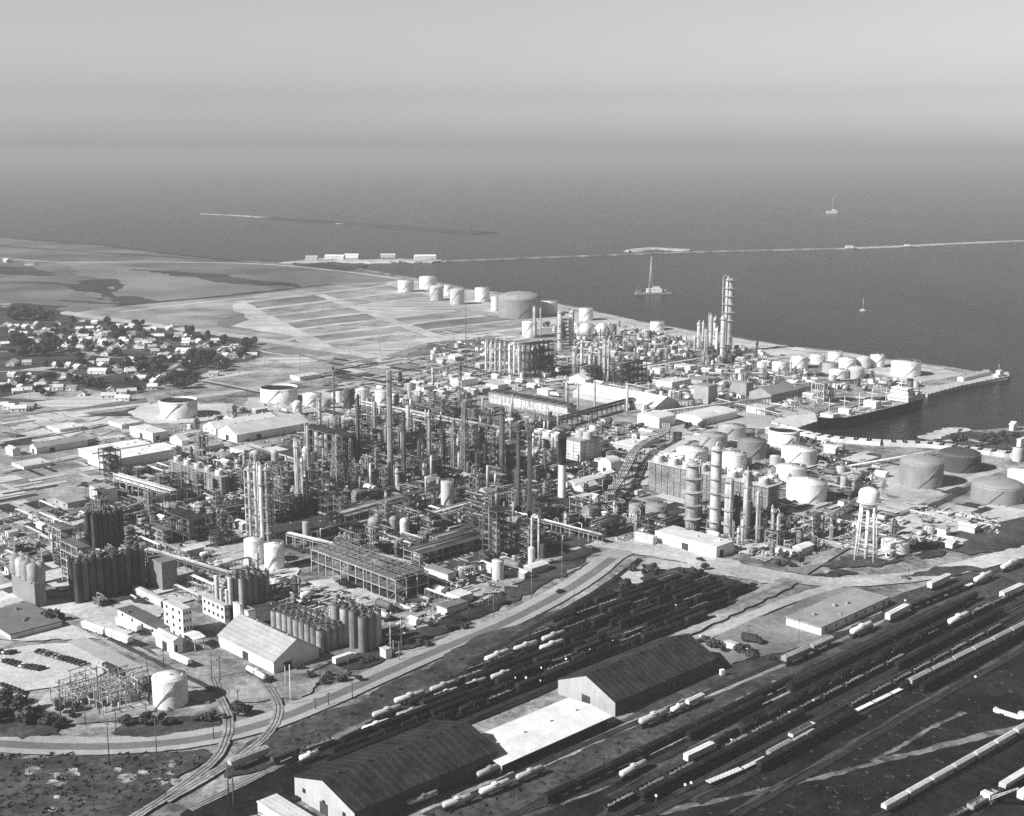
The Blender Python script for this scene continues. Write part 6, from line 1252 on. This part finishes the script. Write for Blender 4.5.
for i in range(5): auto(2 + i * 4, 686 + i * 1.4, UA + 1.7, 'dark car left of the switchyard', 'cars left of the switchyard', R.choice((0, 3, 6)))
for i, (x, y) in enumerate(((620, 450), (640, 492), (636, 488), (700, 560), (560, 592), (480, 372), (500, 376), (520, 386), (560, 382), (150, 690), (590, 548), (870, 470), (905, 578), (760, 400), (300, 668), (350, 640), (430, 372), (445, 366))): auto(x, y, R.choice((UA, UA + PI / 2, .2)), 'car on the plant roads', 'cars on the plant roads')
def truck(x, y, rz, v, lv, label, L=9, tanker=False, cat='truck'):
    kit = [('chassis', B().box(0, 0, .7, L, 1.2, .3).mesh('chassis', DSTEEL))]
    b = B().box(L / 2 - 1.2, 0, .8, 2.2, 2.3, 1.1).box(L / 2 - 1.5, 0, 1.9, 1.5, 2.2, 1); kit.append(('cab', b.mesh('cab', paint(v)), [('windscreen', B().box(L / 2 - .73, 0, 2.0, .06, 1.9, .7).mesh('windscreen', GLASS))]))
    kit.append(('tank', B().hcyl(-L / 2, L / 2 - 2.6, 0, 2.1, 1.15).mesh('tank', paint(lv))) if tanker else ('box_body', B().box(-1.2, 0, 1.01, L - 2.6, 2.5, 2.6).mesh('box_body', paint(lv))))
    for xx in (-L * .38, -L * .25, L * .36):
        for yy in (-1, 1): kit.append(('wheel', B().tube((xx, yy - .15, .5), (xx, yy + .15, .5), .5, 10).mesh('wheel', BLACK)))
    return thing('truck', label, cat, gp(x, y, LEVEL[0] + .02), rz, kit)
truck(345, 662, UA, .8, .82, 'white box truck on the road below the silos', 12); truck(113, 674, -.7, .05, .05, 'dark truck left of the white foreground tank', 13); truck(752, 642, -.5, .05, .06, 'dark truck on the worn lot', 10); truck(572, 385, -.3, .6, .75, 'white tanker truck by the mid-right columns', 10, True); truck(555, 396, -.6, .7, .8, 'white truck by the hut above the fan-topped building', 10); truck(640, 495, .8, .6, .6, 'pale truck near the curving pipe bridge', 9); truck(452, 364, .2, .7, .8, 'white truck on the open ground left of the white column row', 12)
# crane and trailer, lower right
c = gp(988, 802, ZR); thing('rail_crane', 'small crane with raised boom working the scrap cars in the lower right corner', 'crane', c, -.9, [('undercarriage', B().box(0, 0, .3, 4.5, 2.8, .9).mesh('undercarriage', DSTEEL)), ('cab', B().box(-.5, 0, 1.21, 3.6, 2.6, 2.2).mesh('cab', OFFW)), ('boom', B().lattice(0, 0, 0, 12, .9, .3, 8, .12).mesh('boom', LSTEEL))])
bo = [o for o in bpy.data.objects if o.name == 'boom'][0]; bo.location = (1.2, 0, 2); bo.rotation_euler = (0, .9, 0)
b = B(); b.prism([(-6, .6), (-5, .3), (4, .3), (6, 1.0), (6, 1.5), (4, 1.2), (-4.5, 1.3), (-6, 1.9)], -1.2, 1.2, axis='y'); thing('trailer', 'pale long trailer with raised ends alone on dark ground at the right edge', 'trailer', gp(1009, 716, .6), -.75, [('bed', b.mesh('bed', paint(.7))), ('box', B().box(5, 0, 1.4, 2.5, 2.3, 1.8).mesh('box', paint(.6))), ('wheel', B().tube((-3, -1.3, .45), (-3, 1.3, .45), .45, 10).mesh('wheel', BLACK)), ('wheel', B().tube((-2, -1.3, .45), (-2, 1.3, .45), .45, 10).mesh('wheel', BLACK))])
c = gp(722, 677); thing('signal_box', 'small white box on a post beside the dark shed end', 'signal box', c, .4, [('cabinet', B().box(0, 0, 1, 1.8, 1.5, 2.4).mesh('cabinet', WHITE)), ('post', B().box(0, 0, 0, .4, .4, 1).mesh('post', STEEL))])
# ---------------- utility poles
def pole(x, yt, yb, label, group=None, v=.1, arm=True, wd=.17):
    c = gp(x, yb); h = max(5, zat(c, yt)); kit = [('shaft', B().tube((0, 0, 0), (0, 0, h), wd, 6, 0, wd * .7).mesh('shaft', paint(v, 'rust')))]
    if arm:
        b = B().box(0, 0, h - .9, 2.4, .16, .18); kit.append(('crossarm', b.mesh('crossarm', paint(v, 'rust')), [('insulator', B().cyl(x_, 0, h - .72, h - .4, .09, n=6).mesh('insulator', LGREY)) for x_ in (-1.05, 1.05)]))
    return thing('utility_pole', label, 'pole', c, R.uniform(-.4, .9), kit, group)
fg = [(131, 525, 640), (402, 590, 740), (467, 350, 530), (670, 330, 520), (260, 175, 335), (365, 270, 365), (425, 110, 320), (497, 250, 405), (625, 265, 340), (630, 65, 160), (700, 40, 130), (905, 60, 170), (940, 70, 175), (912, 350, 430)]
lb = ['dark pole alone in the rough grass at the bottom left', 'dark pole in the rough grass, second from the left', 'tall dark pole at the near kerb of the foreground road', 'tall dark pole between the road and the rough grass', 'pole left of the switchyard', 'pole at the front of the switchyard', 'tall pole rising in the middle of the switchyard', 'pole at the right front of the switchyard', 'pole before the white foreground tank', 'pole behind the parking lot', 'pole at the corner of the white lean-to', 'pole left of the gabled warehouse, nearer', 'pole left of the gabled warehouse, further', 'short pole beside the first curved siding']
for (x, a, b_), l_ in zip(fg, lb): pole(x / 4.267, 640 + a / 4.267, 640 + b_ / 4.267, l_, wd=.22)
f2 = [(302, 105, 280, .75), (78, 210, 290, .1), (408, 245, 300, .1), (463, 222, 282, .1), (565, 175, 250, .1), (548, 60, 140, .1), (427, 100, 180, .1), (765, 5, 90, .3), (740, 0, 60, .3), (282, 110, 260, .5)]
l2 = ['white tall pole at the kerb by the second curved siding', 'short dark pole between the sidings', 'dark pole at the road below the gabled warehouse, first', 'dark pole at the road below the gabled warehouse, second', 'dark pole at the road below the gabled warehouse, third', 'dark pole beside the white box truck', 'dark pole right of the gabled warehouse', 'pale pole right of the little roadside hut', 'pale pole left of the little roadside hut', 'pale pole twin to the white one by the siding']
for (x, a, b_, v), l_ in zip(f2, l2): pole(220 + x / 4.267, 640 + a / 4.267, 640 + b_ / 4.267, l_, v=v, arm=v < .4, wd=.22)
f3 = [(417, 390, 525), (395, 400, 480), (585, 330, 440), (775, 385, 455), (228, 610, 690), (720, 170, 360), (108, 290, 400)]
l3 = ['pole at the road verge below the pale upright tank', 'short pole left of the verge pole', 'pole at the verge near the inverted-U pipe', 'pole at the start of the road bend', 'pole at the road below the little gabled hut', 'slim pole right of the inverted-U pipe, by the road', 'pole at the end of the long air cooler']
for (x, a, b_), l_ in zip(f3, l3): pole(400 + x / 4.452, 500 + a / 4.452, 500 + b_ / 4.452, l_, v=.2)
pole(748, 624, 644, 'pole on the worn lot beside the dark truck'); pole(798.5, 618, 644, 'pole before the flat grey-roofed building'); pole(908.6, 569, 577, 'short pole at the road right of the water tower'); pole(234, 771, 812, 'dark pole by the bottom left sidings', wd=.3); pole(229, 764, 808, 'second dark pole by the bottom left sidings', wd=.3)
gpx = []
for i in range(46):
    P = R.choice(PADZ); xs = [p[0] for p in P]; ys = [p[1] for p in P]
    while True:
        x, y = R.uniform(min(xs), max(xs)), R.uniform(min(ys), max(ys))
        if inpoly(x, y, P): break
    pole(x, y - R.uniform(9, 20), y, 'thin utility pole standing among the process units', 'poles among the process units', v=.25)
for x, y in ((30, 395), (64, 390), (92, 384), (126, 378), (160, 402), (200, 392), (240, 376), (105, 480), (60, 470), (22, 470), (86, 500), (60, 548), (66, 545), (380, 352), (300, 370), (350, 366), (265, 366)): pole(x, y - 17, y, 'thin utility pole along the town and field roads', 'poles along the town roads', v=.15)
c = gp(396, 655); h = zat(c, 621); k = B(); [k.tube((x, 0, 0), (x, 0, h), .25, 6) for x in (-2.6, 2.6)]; thing('power_pylon', 'pale twin-pole power pylon with crossbars between the road and the fat silos', 'pylon', c, .5, [('pole', k.mesh('pole', LSTEEL)), ('crossarm', B().box(0, 0, h - 2, 9, .3, .3).box(0, 0, h - 6, 9, .3, .3).box(0, 0, h - 10, 7, .3, .3).mesh('crossarm', LSTEEL))])
# ---------------- switchyard
for i, (x, y, w_, h_) in enumerate(((62, 704, 9, 7), (75, 700, 10, 9), (90, 706, 12, 10), (98, 696, 10, 12), (108, 704, 9, 11), (118, 698, 11, 9), (128, 700, 8, 9), (135, 690, 10, 8), (84, 690, 9, 9), (70, 694, 8, 7), (112, 712, 10, 9), (122, 688, 8, 8))):
    c = gp(x, y); b = B(); ib = B()
    for xx in (-w_ / 2, w_ / 2):
        for yy in (-2.5, 2.5): b.box(xx, yy, 0, .28, .28, h_)
    for yy in (-2.5, 2.5): b.box(0, yy, h_, w_ + 1.5, .3, .35); b.tube((-w_ / 2, yy, h_ * .5), (w_ / 2, yy, h_), .12, 4)
    for xx in (-w_ / 2, 0, w_ / 2): b.box(xx, 0, h_ * .65, .25, 5, .25)
    for xx in (-w_ * .3, 0, w_ * .3): ib.cyl(xx, -2.5, h_ + .35, h_ + 1.8, .18, n=6); ib.cyl(xx, 0, 0, 3.2, .35, n=8)
    thing('switchyard_frame', 'pale steel busbar frame in the switchyard left of the white foreground tank', 'switchyard frame', c, UA + (PI / 2 if i % 3 == 0 else 0), [('frame', b.mesh('frame', LSTEEL)), ('insulator', ib.mesh('insulator', OFFW))], 'switchyard frames')
trk = [('tank', B().box(0, 0, .3, 3.6, 2.4, 3).mesh('tank', DGREY)), ('radiator', B().box(2.2, 0, .5, .6, 2.2, 2.4).mesh('radiator', DSTEEL)), ('bushing', B().cyl(-.8, .5, 3.3, 4.7, .16, n=6).mesh('bushing', OFFW)), ('bushing', B().cyl(.6, .5, 3.3, 4.7, .16, n=6).mesh('bushing', OFFW))]
for x, y in ((58, 706), (68, 708), (81, 706), (100, 708), (115, 706), (134, 702), (145, 690), (147, 684), (78, 712), (92, 698)): thing('transformer', 'dark transformer standing under the switchyard frames', 'transformer', gp(x, y), UA, trk, 'transformers of the switchyard')
# ---------------- small process equipment, scattered over free ground along the street grid
def rr(): return R.choice((.18, .3, .45, .6, .7))
KITS = {}
def mk(name, cat, word, n, fn): KITS[name] = (cat, word, [fn(i) for i in range(n)])
def k_drum(i):
    r = (1.1, 1.5, 1.9, 1.3)[i]; L_ = (7, 9, 12, 6)[i]; v = (.35, .62, .14, .5)[i]; z = r + 1.4
    return [('shell', B().hcyl(-L_ / 2, L_ / 2, 0, z, r).mesh('shell', paint(v, 'steel'))), ('saddle', B().box(-L_ * .3, 0, 0, .5, r * 1.5, 1.6).mesh('saddle', DSTEEL)), ('saddle', B().box(L_ * .3, 0, 0, .5, r * 1.5, 1.6).mesh('saddle', DSTEEL)), ('pipe', B().path([(0, 0, z + r * .8), (0, 0, z + r + 1), (L_ * .4, r + .5, z + r + 1), (L_ * .4, r + .5, 0)], .2, 6).mesh('pipe', LSTEEL))]
def k_vessel(i):
    r = (1.2, 1.6, .9, 2.0)[i]; h = (9, 7, 12, 8)[i]; v = (.3, .16, .5, .08)[i]
    return [('shell', B().lathe(0, 0, [(r * .6, 1), (r, 1.8), (r, h), (r * .6, h + r * .5), (.02, h + r * .6)], 14).mesh('shell', paint(v, 'steel'))), ('skirt', B().cyl(0, 0, 0, 1.3, r * .8, n=12).mesh('skirt', STEEL)), ('platform', B().ring(0, 0, h * .75, r, r + 1, .2, 14).mesh('platform', STEEL)), ('pipe', B().path([(0, 0, h + r * .5), (0, 0, h + 1.6), (r + .6, 0, h + 1.2), (r + .6, 0, .5), (r + 4, 0, .5)], .22, 6).mesh('pipe', LSTEEL))]
def k_exch(i):
    b = B(); n = (2, 3, 2)[i]; L_ = (7, 8, 6)[i]; q = B()
    for j in range(n):
        for z in (1.6, 3.4): b.hcyl(-L_ / 2, L_ / 2, (j - (n - 1) / 2) * 2, z, .75, 10, bulge=.2)
        for x in (-L_ * .3, L_ * .3): q.box(x, (j - (n - 1) / 2) * 2, 0, .4, 1.2, 4)
    return [('bundle', b.mesh('bundle', paint((.3, .12, .5)[i], 'steel'))), ('support', q.mesh('support', DSTEEL)), ('pipe', B().path([(L_ / 2 - .5, 0, 4), (L_ / 2 - .5, 0, 6), (-L_ / 2, 0, 6), (-L_ / 2, n, 6), (-L_ / 2, n, 0)], .25, 6).mesh('pipe', LSTEEL))]
def k_shed(i):
    lx, ly, h = ((6, 4, 3), (9, 5, 3.5), (5, 5, 4), (12, 6, 4))[i]; v = (.75, .55, .8, .4)[i]; b = B().box(0, 0, 0, lx, ly, h); r = B().prism([(-ly / 2 - .4, h + .003), (ly / 2 + .4, h + .003), (0, h + 1)], -lx / 2 - .4, lx / 2 + .4)
    return [('wall', b.mesh('wall', paint(v, 'wall'))), ('roof', r.mesh('roof', paint((.6, .75, .25, .7)[i], 'roof'))), ('door', B().box(-lx / 2 - .04, 0, 0, .14, 1.4, 2.2).mesh('door', DSTEEL))]
def k_frame(i):
    lx, ly = ((8, 6), (10, 7), (7, 7), (12, 6))[i]; lv = (2, 3, 4, 2)[i]; hh = lv * 4.2; v = (.16, .10, .3, .07)[i]; zs = [4.2 * (k + 1) for k in range(lv)]; X = R.Random if False else random.Random(i)
    k = [('frame', B().frame(-lx / 2, lx / 2, -ly / 2, ly / 2, zs, 2, 1, .35).mesh('frame', paint(v, 'steel')))]
    for z in zs: k.append(('platform', B().box(0, 0, z + .02, lx * .92, ly * .92, .15).box(0, -ly / 2, z + 1.1, lx, .1, .1).box(-lx / 2, 0, z + 1.1, .1, ly, .1).mesh('platform', paint(v * .35, 'steel'))))
    for q in range(2): b = B(); b.lathe(X.uniform(-lx / 4, lx / 4), X.uniform(-ly / 4, ly / 4), [(.4, .5), (1.3, 1.2), (1.3, hh * X.uniform(.6, 1.1)), (.02, hh * 1.12)], 12); k.append(('vessel', b.mesh('vessel', paint(X.choice((.08, .25, .5)), 'steel'))))
    b = B()
    for q in range(7): x, y = X.uniform(-lx / 2, lx / 2), X.uniform(-ly / 2, ly / 2); b.tube((x, y, 0), (x, y, hh * X.uniform(.5, 1.15)), .2, 5); z = X.choice(zs) + .5; b.tube((-lx / 2 - 2, y, z), (lx / 2 + 2, y, z), .2, 5)
    k.append(('piping', b.mesh('piping', paint(.3, 'steel')))); return k
def k_rack(i):
    L_ = (14, 18, 22, 12)[i]; b = B(); q = B(); z = (3.5, 5, 4.5, 2)[i]; n = int(L_ / 4)
    for j in range(n + 1):
        for y in (-1.5, 1.5): b.box(-L_ / 2 + L_ * j / n, y, 0, .25, .25, z)
        b.box(-L_ / 2 + L_ * j / n, 0, z - .3, .25, 3, .25)
    X = random.Random(i + 9)
    k = [('frame', b.mesh('frame', paint(.25, 'steel')))]
    for y in (-1.2, -.5, .2, .9): r = X.choice((.15, .22, .32)); k.append(('pipe', B().path([(-L_ / 2 - 1, y, 0), (-L_ / 2 - 1, y, z + r), (L_ / 2 + 1, y, z + r), (L_ / 2 + 1, y, 0)], r, 6).mesh('pipe', paint(X.choice((.25, .5, .7)), 'steel'))))
    return k
def k_pump(i):
    b = B(); X = random.Random(i + 30); q = B()
    for j in range(6): x, y = X.uniform(-4, 4), X.uniform(-3, 3); b.box(x, y, .3, X.uniform(.6, 1.6), X.uniform(.5, 1.2), X.uniform(.6, 1.6)); q.path([(x, y, .5), (x, y, X.uniform(1.5, 3)), (x + X.uniform(-4, 4), y, 1.5), (x + 3, y + 2, .3)], .16, 5)
    return [('slab', B().box(0, 0, 0, 9, 7, .3).mesh('slab', paint(.4, 'concrete'))), ('pump', b.mesh('pump', paint((.6, .3, .75)[i], 'steel'))), ('pipe', q.mesh('pipe', LSTEEL))]
def k_sq(i):
    r = (2.6, 3.4, 2.0)[i]; h = (3.5, 4.5, 5)[i]
    return [('shell', B().lathe(0, 0, [(r, 0), (r, h)], 20).mesh('shell', paint((.78, .5, .66)[i]))), ('roof', B().lathe(0, 0, [(r + .1, h - .05), (r + .1, h + .1), (.02, h + r * .2)], 20).mesh('roof', paint((.8, .45, .6)[i]))), ('ladder', B().box(-r - .2, 0, 0, .12, .5, h + .6).mesh('ladder', STEEL))]
def k_furn(i):
    v = (.3, .5)[i]; return [('firebox', B().prism([(-3.5, 0), (3.5, 0), (3.5, 7), (1.2, 9.5), (-1.2, 9.5), (-3.5, 7)], -5, 5).mesh('firebox', paint(v, 'rust'))), ('flue', B().cyl(0, 0, 9.5, (17, 22)[i], 1.0, .85, 12).mesh('flue', paint(v, 'steel'))), ('platform', B().box(0, -3.9, 4, 10, .8, .2).box(0, 3.9, 4, 10, .8, .2).mesh('platform', STEEL))]
mk('horizontal_drum', 'drum', 'horizontal drum on saddles', 4, k_drum); mk('upright_vessel', 'vessel', 'small upright vessel', 4, k_vessel); mk('heat_exchanger', 'heat exchanger', 'stacked heat exchanger', 3, k_exch); mk('pump_shed', 'shed', 'little gabled pump shed', 4, k_shed); mk('equipment_frame', 'steel structure', 'small open steel equipment frame', 4, k_frame)
mk('low_pipe_rack', 'pipe rack', 'short low pipe rack', 4, k_rack); mk('pump_set', 'pump set', 'cluster of pumps on a slab', 3, k_pump); mk('small_tank', 'storage tank', 'small squat tank', 3, k_sq); mk('furnace', 'furnace', 'box furnace with short flue', 2, k_furn)
Z = [('round the tall central stacks', [(300, 450), (345, 430), (420, 408), (480, 412), (480, 490), (430, 510), (330, 525), (290, 510)], 8.5, 'FFVEFRFRfV', .95), ('round the two slender dark stacks', [(480, 415), (560, 425), (560, 500), (600, 520), (560, 545), (480, 530), (470, 480)], 8.5, 'FFVEFRPRfV', .92), ('in the pipe yard behind the long air cooler', [(300, 545), (350, 520), (480, 505), (560, 545), (480, 580), (430, 575), (330, 555)], 8.5, 'RRDEPFVRF', .88), ('along the road bend below the pipe yard', [(380, 605), (440, 580), (500, 570), (560, 560), (520, 585), (440, 622), (400, 635)], 10, 'PSDPRSD', .6),
     ('between the white warehouses and the scaffolded columns', [(110, 485), (240, 450), (300, 460), (300, 500), (245, 545), (190, 550), (130, 525), (80, 525)], 9.5, 'FREDPSRVF', .82), ('round the left silos', [(0, 520), (60, 505), (110, 530), (220, 560), (250, 580), (200, 600), (140, 600), (90, 610), (50, 560), (0, 580)], 9.5, 'SDRPFEFR', .7), ('between the silos and the long air cooler', [(230, 575), (290, 580), (390, 605), (385, 620), (300, 620), (260, 600)], 9.5, 'RDPEFVR', .8),
     ('near the row of nine white columns', [(440, 345), (490, 338), (560, 345), (575, 385), (500, 392), (430, 400), (400, 390)], 15, 'SPDTSRPS', .42), ('among the mid-right columns and dock streets', [(570, 345), (640, 335), (760, 350), (800, 380), (800, 410), (720, 420), (640, 415), (590, 385)], 11, 'FREDVSTRP', .82), ('on the dock behind the tanker', [(800, 370), (890, 378), (930, 388), (870, 392), (810, 412), (770, 400)], 12, 'RPDSFT', .62), ('in front of the big cooling tower', [(600, 500), (640, 510), (690, 535), (760, 545), (800, 520), (840, 520), (830, 552), (760, 560), (700, 545), (640, 545), (590, 535)], 8.5, 'FRVEDPRF', .9),
     ('between the chimney and the curved pipe bridge', [(560, 430), (640, 420), (660, 440), (620, 480), (600, 520), (560, 500)], 11, 'RDSPVE', .6), ('among the big white tanks by the dock', [(690, 440), (800, 430), (880, 470), (890, 500), (840, 510), (790, 500), (700, 465)], 12, 'RPDRST', .55), ('near the water tower', [(830, 520), (900, 520), (960, 540), (940, 550), (900, 545), (840, 550)], 11, 'RPDSPT', .5), ('on the left plant edge', [(110, 440), (300, 395), (330, 430), (310, 450), (250, 445), (200, 460)], 13, 'PRRTD', .22), ('behind the tall stacks', [(330, 395), (420, 380), (480, 395), (430, 410), (345, 430)], 11, 'REDSTPF', .62), ('on the shore beside the gas spheres', [(540, 325), (620, 325), (700, 345), (640, 345), (570, 340)], 13, 'RPDST', .5), ('by the near right oil tank', [(900, 500), (1000, 520), (1000, 535), (930, 530)], 13, 'RPSD', .4)]
CODE = dict(F='equipment_frame', V='upright_vessel', E='heat_exchanger', D='horizontal_drum', R='low_pipe_rack', P='pump_set', f='furnace', S='pump_shed', T='small_tank')
NSC = 0; KN = {}
for zn, poly, step, codes, dens in Z:
    G = [gp(*p) for p in poly]; P2 = [(p.dot(U), p.dot(W)) for p in G]; us = [p[0] for p in P2]; ws = [p[1] for p in P2]
    a = min(us)
    while a < max(us):
        b_ = min(ws)
        while b_ < max(ws):
            x, y = a + R.uniform(-.2, .2) * step, b_ + R.uniform(-.2, .2) * step
            if inpoly(x, y, P2) and R.random() < dens:
                p = U * x + W * y
                if free(p.x, p.y, step * .3):
                    nm = CODE[R.choice(codes)]
                    while KN.get(nm, 0) >= 285: nm = CODE[R.choice('VDEPS')]
                    KN[nm] = KN.get(nm, 0) + 1; cat, word, kits = KITS[nm]; k = R.randrange(len(kits))
                    e = thing(nm, '%s %s' % (word, zn), cat, (p.x, p.y, .3), UA + R.choice((0, PI / 2, PI, -PI / 2)), kits[k], '%ss %s' % (nm.replace('_', ' '), zn)); s_ = R.uniform(.8, 1.15) * (.9 if step < 10 else 1); e.scale = (s_, s_, s_ * R.uniform(.8, 1.25)); NSC += 1
            b_ += step
        a += step
print('SCATTER', NSC, len(bpy.data.objects))
# loose scrap and spoil lying about
b = B()
for k in range(20000):
    zn, poly, *_ = R.choice(Z); xs = [p[0] for p in poly]; ys = [p[1] for p in poly]
    x, y = R.uniform(min(xs) - 10, max(xs) + 10), R.uniform(min(ys) - 4, max(ys) + 6); p = gp(x, y)
    if not inpoly(x, y, poly): continue
    p = gp(x, y); s_ = R.uniform(.3, 1.3)
    b.box(p.x, p.y, .1, s_ * R.choice((1, 1, 4, 7)), s_ * .8, s_ * R.uniform(.4, 1) + .3, R.randrange(3), R.choice((UA, UA + PI / 2, R.uniform(0, 3))))
o = link('scrap_debris', b.mesh('scrap_debris', [paint(.7, 'rust'), paint(.3, 'rust'), paint(.06, 'rust')])); props(o, 'loose scrap and fittings strewn between the process units', 'debris', kind='stuff')
# tufts in the rough ground
b = B()
for k in range(5000):
    poly = R.choice([[(0, 755), (205, 752), (170, 795), (120, 816), (0, 816)], [(250, 742), (440, 665), (560, 612), (540, 640), (420, 700), (260, 772)], [(420, 816), (620, 722), (720, 700), (540, 816)], [(800, 730), (1024, 640), (1024, 720), (880, 765), (740, 800)], [(700, 816), (900, 765), (1024, 735), (900, 800), (870, 816)]]); xs = [p[0] for p in poly]; ys = [p[1] for p in poly]
    x, y = R.uniform(min(xs), max(xs)), R.uniform(min(ys), max(ys))
    if not inpoly(x, y, poly): continue
    if R.random() < .75: continue
    p = gp(x, y, .4)
    if not free(p.x, p.y, .5): continue
    for j in range(4):
        a = R.uniform(0, 6.28); q = R.uniform(.4, 1.1); d = Vector((math.cos(a), math.sin(a), 0)) * q; c = p + Vector((R.uniform(-1, 1), R.uniform(-1, 1), 0)); b.quad(c - d * .6, c + d * .6, c + d * .8 + Vector((0, 0, q * .9)), c - d * .8 + Vector((0, 0, q * .7)))
o = link('rough_grass_tufts', b.mesh('rough_grass_tufts', LEAF)); props(o, 'dark weedy tufts over the rough ground beside the tracks', 'grass', kind='stuff')
